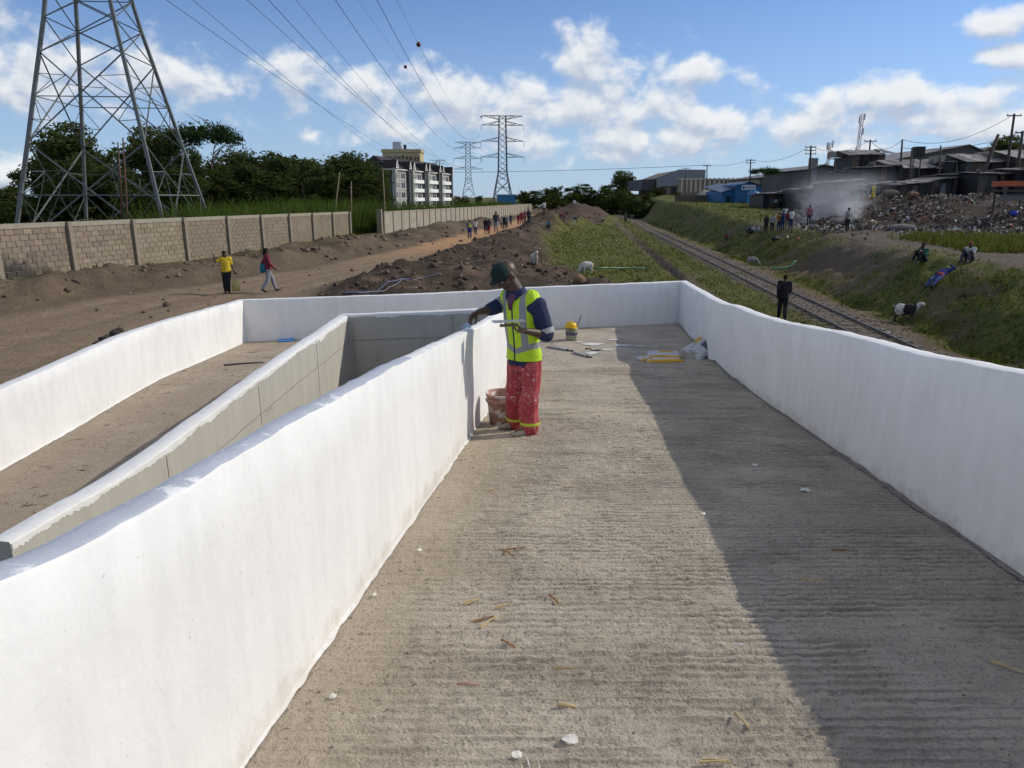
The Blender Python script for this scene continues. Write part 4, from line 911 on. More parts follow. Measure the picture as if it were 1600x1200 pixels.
for k in 'LR':
    kn, an = JW['kn'+k], JW['an'+k]; a = kn.lerp(an, .80); bq = kn.lerp(an, .89)
    MB().tube([a, bq], [.1005, .100], 18, cap=False).build('reflective_band', mat('lime_band', (.50, .62, .06), .6, .15), tr, True)
    m = MB(); f = (JW['to'+k]-JW['an'+k]); f.z = 0; an2 = Vector((an.x, an.y, .05)); to = JW['to'+k]
    m.tube([an2-f*.38+V3(0, 0, -.005), an2-f*.2+V3(0, 0, .015), an2+f*.35, an2+f*.8+V3(0, 0, -.012), to+f*.22], [(.03, .028), (.046, .042), (.044, .046), (.034, .048), (.016, .030)], 12, flat=V3(0, 0, 1))
    remesh_later(m.build('shoe', mat('dusty_canvas', (.34, .30, .24), .9, .25, 14, .4, 50), wt), .008, 2)
# vest: open at the neck, bands and zip laid out on its own surface
fwd = Vector((-.72, -.69, 0)).normalized(); side_ = Vector((0, 0, 1)).cross(fwd)    # chest direction, wearer's left
side_ = (JW['shL']-JW['shR']); side_.z = 0; side_.normalize(); fwd = side_.cross(V3(0, 0, 1)); fwd = fwd if fwd.y < 0 else -fwd
g = MB(); P, C, N = JW['P'], JW['C'], JW['N']; W = P.lerp(C, .42)
g.tube([P+V3(0, 0, .010), P+V3(0, 0, .06), W, C, C.lerp(N, .62), C.lerp(N, .90)], [(.196, .152), (.190, .148), (.174, .138), (.196, .146), (.180, .120), (.10, .085)], 22, flat=side_)
for k in 'LR': g.tube([C.lerp(N, .55), JW['sh'+k].lerp(N, .30)+V3(0, 0, .022)], [.118, .092], 12); g.ball(JW['sh'+k].lerp(N, .34)+V3(0, 0, .02), .094)
vm = bpy.data.materials.new('hi_vis_vest'); vm.use_nodes = True; q = NT(vm.node_tree); bb = vm.node_tree.nodes['Principled BSDF']
va_ = q.node('ShaderNodeVertexColor', layer_name='Col'); sp_ = q.node('ShaderNodeSeparateColor'); q.put(sp_.inputs[0], va_.outputs[0])
pp = q.node('ShaderNodeNewGeometry').outputs['Position']; cr = q.noise(q.v('MULTIPLY', pp, (1, 1, .6)), 9, 4, .6)
colv = q.mix(cr, (.42, .66, .010), (.56, .80, .02)); colv = q.mix(q.rampf(sp_.outputs[0], .48, .52, False), colv, (.27, .28, .29)); colv = q.mix(q.rampf(sp_.outputs[1], .48, .52, False), colv, (.03, .04, .04))
q.put(bb.inputs['Base Color'], colv); bb.inputs['Roughness'].default_value = .7
bn = q.node('ShaderNodeBump'); bn.inputs['Strength'].default_value = 1.0; bn.inputs['Distance'].default_value = .06; q.put(bn.inputs['Height'], cr); vm.node_tree.links.new(bn.outputs[0], bb.inputs['Normal'])
def vest_after(o):
    me = o.data; n = len(me.vertices); co = np.empty(n*3, np.float32); me.vertices.foreach_get('co', co); co = co.reshape(-1, 3)
    sd_, fw = np.array(side_), np.array(fwd); mid = np.array([P.lerp(C, .5).x, P.lerp(C, .5).y, 0]); q = co-mid
    ax = np.array(C-P); lean = (co[:, 2]-P.z)/(C.z-P.z); q = q-lean[:, None]*np.array([ax[0], ax[1], 0])+.5*np.array([ax[0], ax[1], 0])
    u = q@sd_; f = q@fw; z = co[:, 2]; zc = C.z
    d1 = .030-np.abs(np.abs(u)-.108)                                 # braces over the shoulders
    zb = P.z+.165-.055*np.clip(1-np.abs(u-.02)/.14, 0, 1)*(f > 0)     # V shaped waist band
    d2 = .029-np.abs(z-zb); band = np.maximum(np.where(z > zb, d1, -1), d2)
    piping = np.maximum(np.where(f > 0, .010-np.abs(u+.012*0), -1), .012-np.abs(z-(P.z+.004)))
    c = np.zeros((n, 4), np.float32); c[:, 0] = np.clip(.5+band*40, 0, 1); c[:, 1] = np.clip(.5+piping*60, 0, 1); c[:, 3] = 1
    a = me.color_attributes.new('Col', 'FLOAT_COLOR', 'POINT'); a.data.foreach_set('color', c.ravel())
vo = remesh_later(g.build('vest', vm, wt), .009, 2, vest_after)
# open neck of the vest: collar of the shirt and a purple undershirt
chestp = C.lerp(N, .72)+fwd*.092
m = MB(); m.tube([chestp+V3(0, 0, .055), chestp+V3(0, 0, 0)+fwd*.030, chestp+V3(0, 0, -.09)+fwd*.040], [(.045, .02), (.040, .02), (.012, .012)], 10, flat=side_); m.build('undershirt', mat('purple_knit', (.12, .05, .10), .9, .2, 30), wt, True)
for e in (-1, 1):
    m = MB(); n0 = N.lerp(C, .05); m.tube([n0+side_*.075*e-fwd*.01+V3(0, 0, .035), n0+side_*.070*e+fwd*.05+V3(0, 0, .015), n0+side_*.045*e+fwd*.10+V3(0, 0, -.045)], [(.016, .030), (.014, .034), (.008, .018)], 10, flat=fwd); m.build('collar', navy_w, wt, True)
# knitted cap pulled forward
c, f, u = JW['H'], JW['hf'].normalized(), JW['hu']; u = (u-f*u.dot(f)).normalized(); x_ = f.cross(u); M = Matrix((x_, f, u)).transposed()
m = MB(); m.ball(c+u*.058+f*.028, (.102, .104, .094), 16, 11, M); m.ball(c+u*.040+f*.128, (.074, .062, .013), 12, 7, M)
capm = mat('dark_green_cap', (.010, .026, .025), .9, .3, 14, .4, 70, c2=(.012, .02, .022), c2scale=9)
remesh_later(m.build('cap', capm, wt), .008, 2)
# what he holds
sc = thing('scraper', WB+JW['wrR'], 'broad steel filling knife in the painter\'s raised hand', 'scraper')
hR = JW['wrR']+V3(-.75, -.25, -.60).normalized()*.085; hd_ = (at(728, 512, WY-.16)-WB)-hR; e1 = hR+hd_.normalized()*.10
m = MB(); m.tube([hR-hd_.normalized()*.06, hR, hR+hd_.normalized()*.05], [.012, .014, .010], 8); m.build('handle', mat('worn_wood', (.16, .10, .06), .7, .2, 20), sc, True).location = -JW['wrR']
bl = MB(); lat = V3(1, -.35, 0).normalized(); tip = WB*0+(at(728, 512, WY-.16)-WB)
bl.add([hR+hd_.normalized()*.04-lat*.016, hR+hd_.normalized()*.04+lat*.016, tip+lat*.055, tip-lat*.055]+[p+V3(.02, .05, 0).normalized()*.003 for p in (hR+hd_.normalized()*.04-lat*.016, hR+hd_.normalized()*.04+lat*.016, tip+lat*.055, tip-lat*.055)], [(0, 1, 2, 3), (7, 6, 5, 4), (0, 4, 5, 1), (1, 5, 6, 2), (2, 6, 7, 3), (3, 7, 4, 0)])
bl.build('blade', mat('smeared_steel', (.45, .50, .54), .35, .15, 20, metal=.6, c2=(.7, .7, .7), c2scale=18), sc).location = -JW['wrR']
hk = at(800, 511, WY-.40); fl = thing('plastering_float', hk, 'grey steel float lying flat in the painter\'s lower hand', 'float')
m = MB(); m.box((-.03, 0, .055), (.30, .125, .005), R(14)); m.box((-.03, 0, .052), (.26, .03, .006), R(14)); m.build('plate', mat('smeared_steel', (0, 0, 0)), fl)
MB().tube([V3(-.11, -.03, .018), V3(.05, .012, .018)], .014, 8).build('handle', mat('worn_wood', (0, 0, 0)), fl, True)
MB().bar((-.10, -.025, .018), (-.10, -.025, .052), .012).bar((.04, .01, .018), (.04, .01, .052), .012).build('bracket', mat('smeared_steel', (0, 0, 0)), fl)
flush_remesh()

# ================================================================ THINGS ON THE RAMPS
def deckp(px, py):
    """point of the ramp floor seen at a photograph pixel"""
    d = pix_dir(px, py); sv = np.linspace(1.2, 22, 6000)/d.y; X, Y, Z = d.x*sv, d.y*sv, HC+d.z*sv
    i = int(np.argmax(Z < deck_z(X, Y))); return Vector((float(X[i]), float(Y[i]), float(deck_z(X[i:i+1], Y[i:i+1])[0])))
def bucket(loc, r0, r1, h, m_out, label, band=None, handle=True, m_in=None):
    t = thing('bucket', loc, label, 'bucket'); m = MB()
    prof = [(0, .006), (r0*.97, .006), (r0, .012), (r0+(r1-r0)*.72, h*.72), (r0+(r1-r0)*.74, h*.74), (r1*1.05, h*.75), (r1*1.05, h*.80), (r1*1.0, h*.81), (r1*1.0, h*.90), (r1*1.06, h*.91), (r1*1.06, h), (r1*.97, h), (r1*.93, h*.7), (r0*.92, .03), (0, .03)]
    m.lathe(prof, n=28); m.build('shell', m_out, t, True)
    if band: MB().lathe([(r0+(r1-r0)*.44+.003, h*.44), (r0+(r1-r0)*.66+.003, h*.66)], n=28).build('label_band', band, t, True)
    if handle: MB().tube([V3(r1*1.07*math.cos(a), -.02-r1*.35*math.sin(a)*.2-r1*.25*math.sin(a), h*.84-r1*1.0*math.sin(a)*.55) for a in np.linspace(0, math.pi, 14)], .004, 6).build('handle', mat('wire', (.2, .2, .2), .4, .1, metal=.8), t, True)
    return t
p = deckp(782, 662); p.x += .02
pail_m = mat('pink_plastic_pail', (.36, .20, .15), .55, .15, 12, c2=(.62, .58, .54), c2lo=.50, c2hi=.58, c2scale=7)
bucket(p, .135, .165, .345, pail_m, 'pinkish brown pail crusted with white skim at the painter\'s feet')
MB().lathe([(0, .24), (.15, .24)], n=24).build('skim_coat', mat('wet_skim', (.62, .6, .57), .5, .1), bpy.data.objects[-1] if False else [o for o in COL.objects if o.name.startswith('bucket')][-1], True)
p = deckp(893, 531)
bk2 = bucket(p, .112, .125, .245, mat('dirty_cream_plastic', (.36, .35, .24), .6, .2, 10, c2=(.16, .17, .09), c2lo=.5, c2hi=.62, c2scale=9), 'dirty cream bucket with a purple band near the end wall', mat('purple_band', (.10, .09, .16), .6, .2, 20), handle=False)
# hard hat sitting in the bucket, float handle leaning out
hh_ = thing('hard_hat', p+V3(-.02, 0, .245), 'yellow hard hat sitting on the cream bucket', 'hard hat'); ym = mat('yellow_shell', (.78, .47, .01), .35, .06, 6, spec=.5)
m = MB(); n = 24; prof = [(.118, .0), (.120, .03), (.113, .07), (.092, .105), (.055, .128), (.0, .135)]; m.lathe(prof, n=n); m.build('shell', ym, hh_, True)
m = MB(); m.lathe([(.112, -.004), (.142, -.004), (.142, .004), (.112, .006)], n=n); m.build('brim', ym, hh_, True)
for k in (-1, 0, 1): MB().tube([V3(.035*k, -.10+abs(k)*.01, .085), V3(.035*k, -.05, .126-.004*abs(k)), V3(.035*k, .05, .126-.004*abs(k)), V3(.035*k, .10, .085)], .008, 6).build('ridge', ym, hh_, True)
hh_.rotation_euler = (R(-4), R(6), R(30))
st_ = thing('tool_handle', p+V3(.07, 0, .2), 'grey wooden handle leaning out of the cream bucket', 'tool'); m = MB(); m.tube([V3(0, 0, 0), V3(.05, .01, .11), V3(.12, .02, .29)], [.014, .016, .017], 8); m.build('shaft', mat('weathered_wood', (.26, .23, .20), .8, .2, 20), st_, True); MB().tube([V3(.12, .02, .29), V3(.133, .022, .318)], .0185, 8).build('pale_end', mat('bare_wood', (.55, .5, .42), .8, .1), st_, True)
# two skimming blades on the floor
alu = mat('dull_aluminium', (.50, .49, .47), .5, .15, 14, metal=.3, c2=(.62, .6, .58), c2scale=10)
for a, b, lab in (((856, 543), (892, 549), 'longer aluminium skimming blade on the floor behind the painter'), ((896, 552), (922, 559), 'shorter aluminium skimming blade with dark tip on the floor')):
    A, B = deckp(*a), deckp(*b); t = thing('skimming_blade', A, lab, 'blade'); d = B-A; m = MB()
    m.tube([V3(0, 0, .02), d*.5+V3(0, 0, .024), d+V3(0, 0, .02)], [(.020, .032), (.022, .036), (.018, .030)], 8, flat=V3(0, 0, 1)); m.build('blade', alu, t, True)
    MB().tube([d*.86+V3(0, 0, .021), d*1.08+V3(0, 0, .018)], [(.022, .037), (.012, .022)], 8, flat=V3(0, 0, 1)).build('dark_tip', mat('black_rubber', (.03, .03, .03), .7, .1), t, True)
A = deckp(931, 548); t = thing('trowel', A, 'small dark trowel lying among the spilled white powder', 'trowel', rz=R(20)); m = MB(); m.add([(-.09, -.035, .01), (.05, -.045, .01), (.12, 0, .012), (.05, .045, .01), (-.09, .035, .01)]+[(-.09, -.035, .016), (.05, -.045, .016), (.12, 0, .018), (.05, .045, .016), (-.09, .035, .016)], [(4, 3, 2, 1, 0), (5, 6, 7, 8, 9), (0, 1, 6, 5), (1, 2, 7, 6), (2, 3, 8, 7), (3, 4, 9, 8), (4, 0, 5, 9)]); m.build('blade', mat('dark_steel', (.10, .10, .10), .5, .2, metal=.5), t); MB().tube([V3(-.08, 0, .02), V3(-.11, 0, .045), V3(-.22, 0, .05)], [.010, .012, .015], 8).build('handle', mat('worn_wood', (0, 0, 0)), t, True)
# spilled powder
def splat(px, py, r, asp=.6, seed=0, hgt=.004):
    c = deckp(px, py); rg = random.Random(seed); n = 22; vs = [(c.x, c.y, c.z+hgt+.006)]
    for k in range(n):
        a = 2*math.pi*k/n; q = r*(.55+.6*rg.random()); x = c.x+q*math.cos(a); y = c.y+q*math.sin(a)*asp; vs.append((x, y, float(deck_z(np.array([x]), np.array([y]))[0])+hgt*.4+.008))
    return vs, [(0, 1+k, 1+(k+1) % n) for k in range(n)]
m = MB()
for k, (px, py, r, asp) in enumerate([(925, 538, .22, .7), (972, 540, .26, .35), (926, 552, .16, .8), (960, 531, .13, .7), (905, 535, .10, .6), (1000, 541, .12, .5), (948, 547, .10, .8)]): m.add(*splat(px, py, r, asp, k))
pw = m.build('spilled_skim_powder', mat('white_powder', (.66, .65, .63), .95, .15, 14), None, True); tag(pw, 'white powder spilled on the landing floor near the bucket', 'powder', kind='stuff')
# cement bags
def bag_mesh(L, W, H, seed, flat=1.0):
    rg = np.random.default_rng(seed); nx, ny = 26, 18; V = []; F = []
    for side in (1, -1):
        for i in range(nx):
            for j in range(ny):
                u = i/(nx-1)*2-1; v = j/(ny-1)*2-1; e = (1-abs(u)**6)*(1-abs(v)**4)
                z = side*H*e**.5*(.6+.9*(fbm(np.array([u*1.6+seed]), np.array([v*1.6+3*side]), 3)[0]+.3)); V.append((u*L/2*(1+.02*math.sin(v*5)), v*W/2*(1+.05*math.sin(u*4+seed)), z+H*.6))
    for s in (0, 1):
        o = s*nx*ny
        for i in range(nx-1):
            for j in range(ny-1):
                f = (o+i*ny+j, o+(i+1)*ny+j, o+(i+1)*ny+j+1, o+i*ny+j+1); F.append(f if s == 0 else f[::-1])
    return V, F
def bag_mat(name, stripe, c2, mode):
    m = bpy.data.materials.new(name); m.use_nodes = True; q = NT(m.node_tree); b = m.node_tree.nodes['Principled BSDF']
    g = q.node('ShaderNodeTexCoord').outputs['Generated']; s = q.node('ShaderNodeSeparateXYZ'); q.put(s.inputs[0], g); cr = q.noise(g, 7, 5, .6)
    x, y = s.outputs[0], s.outputs[1]; base = q.mix(cr, (.44, .44, .46), (.72, .72, .72))
    if mode == 0:
        st = q.m('MAXIMUM', q.rampf(y, .26, .24), q.m('MULTIPLY', q.rampf(y, .62, .64), q.m('MULTIPLY', q.rampf(x, .35, .37), q.rampf(x, .80, .78)))); col = q.mix(st, base, stripe)
        ink = q.m('MULTIPLY', q.rampf(q.noise(q.v('MULTIPLY', g, (26, 9, 1)), 1.6, 2), .52, .56), q.m('MULTIPLY', q.rampf(y, .10, .12), q.m('MULTIPLY', q.rampf(y, .19, .17), q.m('MULTIPLY', q.rampf(x, .12, .14), q.rampf(x, .66, .64)))))
        col = q.mix(ink, col, (.02, .02, .03)); ink2 = q.m('MULTIPLY', q.rampf(q.noise(q.v('MULTIPLY', g, (12, 8, 1)), 1.5, 2), .55, .6), q.rampf(y, .42, .44)); col = q.mix(q.m('MULTIPLY', ink2, .5), col, (.10, .12, .16))
    else:
        col = q.mix(q.m('MULTIPLY', q.rampf(x, .58, .62), q.rampf(y, .62, .56)), base, c2); col = q.mix(q.m('MULTIPLY', q.rampf(x, .55, .58), q.rampf(y, .72, .76)), col, stripe)
        ink = q.rampf(q.noise(q.v('MULTIPLY', g, (5, 16, 1)), 1.5, 2), .56, .6); col = q.mix(q.m('MULTIPLY', ink, .6), col, (.12, .14, .17))
    q.put(b.inputs['Base Color'], col); b.inputs['Roughness'].default_value = .55
    bn = q.node('ShaderNodeBump'); bn.inputs['Strength'].default_value = .7; bn.inputs['Distance'].default_value = .03; q.put(bn.inputs['Height'], q.noise(g, 9, 5, .6, .5)); m.node_tree.links.new(bn.outputs[0], b.inputs['Normal'])
    return m
by = bag_mat('white_and_yellow_bag', (.72, .40, .02), None, 0)
def bagpart(t, name, V, F, m, loc, rot):
    mb = MB(); mb.add(V, F); o = mb.build(name, m, t, True); o.location = loc; o.rotation_euler = rot; return o
p = deckp(1036, 564)
t = thing('cement_bag', p, 'empty white and yellow powder bags folded flat on the shaded floor', 'bag', rz=R(3))
bagpart(t, 'lower_sheet', *bag_mesh(.62, .50, .035, 1), by, (0, .04, .0), (0, 0, 0))
bagpart(t, 'folded_end', *bag_mesh(.22, .28, .03, 5), by, (-.30, .10, .01), (0, R(-8), R(14)))
bagpart(t, 'upper_fold', *bag_mesh(.54, .26, .035, 3), by, (.06, .20, .045), (R(18), 0, R(-6)))
bagpart(t, 'rolled_lip', *bag_mesh(.58, .12, .045, 7), mat('yellow_paper', (.68, .38, .03), .6, .15, 12), (.02, -.17, .0), (R(-10), 0, R(2)))
p = deckp(1091, 560); t = thing('cement_bag', p+V3(.03, .12, .10), 'white and green powder bag slumped against the right wall', 'bag', rz=R(32))
bagpart(t, 'bag_sack', *bag_mesh(.50, .40, .075, 11), bag_mat('white_and_green_bag', (.68, .40, .04), (.06, .12, .09), 1), (0, 0, .0), (R(28), R(-24), 0))
bagpart(t, 'open_mouth', *bag_mesh(.20, .34, .03, 13), mat('bag_lining', (.36, .33, .28), .8, .15, 12), (-.22, -.02, -.06), (R(20), R(-52), R(8)))
# steel bar and blue rag on the far ramp
A, B = deckp(350, 572), deckp(412, 567); t = thing('steel_bar', A, 'thin dark bar lying across the far ramp', 'bar'); MB().tube([V3(0, 0, .018), (B-A)*.5+V3(0, 0, .02), (B-A)+V3(0, 0, .018)], .014, 7).build('shaft', mat('dark_steel', (.1, .1, .1)), t, True)
A = deckp(447, 533); m = MB(); m.add(*bag_mesh(.34, .22, .03, 21)); o = m.build('blue_rag', mat('blue_plastic_sheet', (.05, .22, .50), .4, .2, 12), None, True); o.location = A; o.rotation_euler = (0, 0, R(20)); tag(o, 'crumpled blue plastic scrap at the foot of the end wall', 'scrap')

# wood splinters and straw on the floor: the larger ones one by one, the rest as litter
straw = [mat('pale_straw', (.52, .40, .22), .85, .2, 20), mat('brown_splinter', (.28, .16, .08), .85, .25, 20), mat('pinkish_splinter', (.42, .28, .20), .85, .2, 20), mat('white_chip', (.70, .68, .62), .85, .1, 20), mat('dark_stone', (.12, .11, .10), .9, .2, 20)]
def splinter(L, w_, k, seed):
    rg = random.Random(seed); m = MB(); b = rg.uniform(-.12, .12)*L
    for j in range(2 if k in (1, 2) else 3):                     # a sliver split along its length
        o = (j-.8)*w_*.55; l0, l1 = -L/2*rg.uniform(.7, 1), L/2*rg.uniform(.7, 1)
        m.bar((l0, o+rg.uniform(-.3, .3)*w_, .010+.004*j), (0, o+b*.3, .012+.008*rg.random()), w_*.7, .005); m.bar((0, o+b*.3, .012+.008*rg.random()), (l1, o+b+rg.uniform(-.5, .5)*w_, .009+.006*rg.random()), w_*.55, .004)
    return m.mesh('splinter', straw[k])
WOOD = [(951,784,.055,.010,0,10,'pale chip of wood alone in the middle of the ramp floor'),(795,866,.16,.012,1,-40,'crossed brown stick in the pair left of the middle'),(806,861,.15,.012,1,5,'dark stick crossing a lighter one left of the middle'),
        (866,939,.12,.012,1,-55,'thick brown splinter standing out right of the straw heap'),(755,970,.16,.010,1,30,'bundle end of brown straw on the floor'),(765,975,.15,.008,0,50,'pale straw over the brown bundle'),(786,951,.10,.007,0,25,'pale straw behind the straw bundle'),(794,1008,.12,.012,1,-40,'brown stick in front of the straw bundle'),
        (733,1072,.12,.014,2,0,'flat pinkish splinter lying level near the bottom left'),(885,1108,.10,.013,0,-12,'pale curled shaving near the bottom of the ramp'),(1158,1131,.11,.008,0,-70,'upright pale straw near the shadow edge'),(1115,1195,.13,.010,0,3,'pale stick at the very bottom of the picture'),
        (1320,863,.20,.010,1,-3,'long brown splinter in the shade of the right wall'),(1270,909,.16,.014,0,2,'pale ragged strip in the shade of the right wall'),(1573,1046,.16,.010,0,-35,'pale strip in the shade at the far right'),(884,1050,.12,.005,0,0,'thin level straw in the lower middle'),(737,943,.12,.012,0,35,'pale chip upper left of the straw bundle'),
        (893,765,.16,.004,0,-2,'long thin straw in the upper middle of the ramp'),(769,768,.14,.006,0,28,'thin straw beside the inner wall foot'),(776,790,.05,.008,0,60,'short straw near the inner wall foot'),(873,627,.22,.006,0,15,'thin straw just right of the painter'),(1154,1012,.07,.008,3,3,'small white chip near the shadow edge')]
for k, (px, py, L, w_, mk, rz, lab) in enumerate(WOOD):
    p = deckp(px, py); o = link('wood_splinter', splinter(L*.85, w_*.62, mk, k), None, p); o.rotation_euler = (0, 0, R(rz)); tag(o, lab, 'splinter', 'wood splinters on the ramp')
for k, (px, py, rr, lab) in enumerate([(892,1160,.026,'torn white scrap at the bottom of the ramp'),(808,1186,.02,'white scrap at the bottom edge left of the torn one'),(584,933,.014,'white paint chip nearest the sunny wall'),(655,863,.015,'white paint chip higher up beside the sunny wall'),(520,1093,.014,'white paint chips low by the sunny wall'),(1180,729,.03,'white flake in the shade by the shadow edge'),(1257,768,.035,'pale leaf shaped flake in the shade'),(1100,806,.02,'tiny white flake right at the shadow edge')]):
    p = deckp(px, py); rg = random.Random(k+50); m = MB(); n = 9; vs = [(0, 0, .018)]+[(rr*(.6+.7*rg.random())*math.cos(6.28*a/n), rr*(.6+.7*rg.random())*math.sin(6.28*a/n), .008+.012*rg.random()) for a in range(n)]
    m.add(vs, [(0, 1+a, 1+(a+1) % n) for a in range(n)]); o = m.build('paint_flake', straw[3], None, False, loc=p); tag(o, lab, 'flake', 'white flakes on the ramp')
# loose grit, straw and crumbs
def deck_scatter(n, xa, xb, y0, y1):
    y = y0*(y1/y0)**rng.random(n); u = rng.random(n); x = xa(y)+(xb(y)-xa(y))*u; return x, y
def deck_bits(name, x, y, size, cols, mtl, label, cat, squash=.55, elong=None):
    base = np.array([(1, 0, 0), (0, 1, 0), (-1, 0, 0), (0, -1, 0), (0, 0, 1), (0, 0, -1)], float); tri = np.array([(0, 1, 4), (1, 2, 4), (2, 3, 4), (3, 0, 4), (1, 0, 5), (2, 1, 5), (3, 2, 5), (0, 3, 5)])
    n = len(x); a = rng.random(n)*6.28; v = base[None]*(.5+.9*rng.random((n, 6, 1)))*size[:, None, None]*np.array([1, .8, squash])
    if elong is not None: v = v*elong[:, None, :]
    ca, sa = np.cos(a)[:, None], np.sin(a)[:, None]; vx = v[..., 0]*ca-v[..., 1]*sa; vy = v[..., 0]*sa+v[..., 1]*ca
    V = np.stack([vx+x[:, None], vy+y[:, None], v[..., 2]+(deck_z(x, y)+size*squash*.4+.003)[:, None]], -1).reshape(-1, 3)
    o = link(name, np_mesh(name, V, (tri[None]+6*np.arange(n)[:, None, None]).reshape(-1, 3), mtl, False, np.repeat(cols, 6, 0))); tag(o, label, cat, kind='stuff'); return o
bitm = attrmat('grit', .9, .2, 30)
x, y = deck_scatter(16000, lambda y: XL(y)+.03, lambda y: XR(y)-.02, 1.25, 14); cl_ = fbm(x*1.4, y*1.4, 4); k = rng.random(len(x)) < np.clip(.35+2.2*cl_, 0.05, 1); x, y = x[k], y[k]
cc = np.array((.36, .31, .25))*(.5+.8*rng.random((len(x), 1))); deck_bits('floor_grit', x, y, .002+.006*rng.random(len(x))**3+.0005*y, cc, bitm, 'crumbs of mortar and grit over the ramp floor', 'grit')
x, y = deck_scatter(520, lambda y: XL(y)+.05, lambda y: XR(y)-.05, 1.4, 13); el_ = np.stack([2+4*rng.random(len(x)), .35+.2*rng.random(len(x)), .4+0*x], -1)
cc = np.where(rng.random((len(x), 1)) > .45, np.array((.46, .36, .21)), np.array((.60, .58, .54)))*(.6+.6*rng.random((len(x), 1))); deck_bits('floor_litter', x, y, .004+.006*rng.random(len(x)), cc, bitm, 'small straw ends and white paint specks on the ramp floor', 'litter', elong=el_)
x, y = deck_scatter(900, lambda y: XO(y)+.05, lambda y: XI(y)-.05, 3.5, 13.5); el_ = np.stack([2+5*rng.random(len(x)), .4+0*x, .4+0*x], -1)
cc = np.where(rng.random((len(x), 1)) > .4, np.array((.40, .31, .19)), np.array((.18, .13, .09)))*(.6+.6*rng.random((len(x), 1))); deck_bits('far_ramp_litter', x, y, .007+.012*rng.random(len(x)), cc, bitm, 'straw and splinters strewn over the far ramp', 'litter', elong=el_)

# ================================================================ RAILWAY
tr_ = thing('railway_track', (0, 0, 0), 'single railway track with worn steel rails running away past the ramp', 'railway')
rail_m = mat('worn_rail_steel', (.20, .17, .15), .42, .2, 4, metal=.5); slp_m = mat('buried_sleeper', (.13, .115, .10), .9, .25, 6)
def track_z(y): return float(ground_z(np.array([12.8+.095*(y-30)]), np.array([y]), False)[0])
for sgn in (-1, 1):
    m = MB(); yv = np.concatenate([np.arange(12, 80, 4), np.arange(80, 330, 12)])
    pts = [V3(12.8+sgn*.56+.095*(y-30), y, track_z(y)) for y in yv]
    for a, b in zip(pts[:-1], pts[1:]): m.bar(a+V3(0, 0, .075), b+V3(0, 0, .075), .052, .03); m.bar(a+V3(0, 0, .04), b+V3(0, 0, .04), .022, .05)
    m.build('rail', rail_m, tr_)
sm_ = MB().box((0, 0, 0), (2.0, .22, .14)).mesh('sleeper', slp_m)
for y in np.arange(15, 100, .8):
    o = link('sleeper', sm_, tr_, (12.8+.095*(y-30), y, track_z(y)-.062)); o.rotation_euler = (random.uniform(-.02, .02), random.uniform(-.02, .02), R(-5.4))

# ================================================================ BLOCK WALLS ON THE LEFT
conc = mat('grey_concrete_post', (.25, .215, .165), .9, .18, 5, .5, 30); mort = mat('wall_mortar', (.27, .24, .195), .95, .15, 6, .5, 40)
def blockmat(name, c, soot=True):
    m = bpy.data.materials.new(name); m.use_nodes = True; q = NT(m.node_tree); b = m.node_tree.nodes['Principled BSDF']; p = q.node('ShaderNodeNewGeometry').outputs['Position']
    oi = q.node('ShaderNodeObjectInfo').outputs['Random']; f = q.noise(p, 3.1, 5, .65); col = q.mix(f, tuple(x*.62 for x in c), tuple(x*1.25 for x in c)); col = q.mix(1.0, col, q.mix(oi, (.84,)*3, (1.12,)*3), 'MULTIPLY')
    col = q.mix(q.m('MULTIPLY', q.rampf(q.noise(p, .8, 5, .6), .52, .72), .5), col, (.30, .27, .22))
    d = q.v('LENGTH', q.v('MULTIPLY', q.v('SUBTRACT', p, (-20.6, 28.2, .45)), (.32, .32, .8)), out=1)
    col = q.mix(q.m('MULTIPLY', q.rampf(q.m('ADD', d, q.m('MULTIPLY', q.m('SUBTRACT', q.noise(p, 2.2, 5, .65), .5), 1.3)), 1.0, .45), .85), col, (.022, .021, .022))
    q.put(b.inputs['Base Color'], col); b.inputs['Roughness'].default_value = .95; bn = q.node('ShaderNodeBump'); bn.inputs['Strength'].default_value = .6; bn.inputs['Distance'].default_value = .02; q.put(bn.inputs['Height'], q.noise(p, 28, 5, .7)); m.node_tree.links.new(bn.outputs[0], b.inputs['Normal']); return m
blk_r = blockmat('reddish_stone_block', (.25, .195, .15)); blk_g = blockmat('grey_stone_block', (.275, .222, .155))
def wall_line(y): return -19.5+.213*(y-31)
def post_y(px, f, lo, hi):
    for _ in range(50):
        y = (lo+hi)/2; x = f(y); zc = y*math.cos(PITCH)+3.4*math.sin(PITCH)
        if 800+FPX*x/zc < px: lo = y
        else: hi = y
    return y
PY = [post_y(p, wall_line, 20, 90) for p in (117, 215, 293, 359, 411, 454, 490, 521, 547)]
PY = [PY[0]-7.2, PY[0]-3.6]+PY
bw = thing('block_wall', (0, 0, 0), 'stone block wall with concrete posts below the near pylon, sooty at its left end', 'wall')
ang = math.atan2(1, .213)-math.pi/2   # wall direction vs +Y
wd_ = V3(.213, 1, 0).normalized(); wn_ = V3(1, -.213, 0).normalized()
TOPZ = lambda y: 2.62-.004*(y-31)
bm_ = [(MB().box((0, 0, 0), (.05, 1, 1)).mesh('block', m)) for m in (blk_r, blk_g)]
allb = []
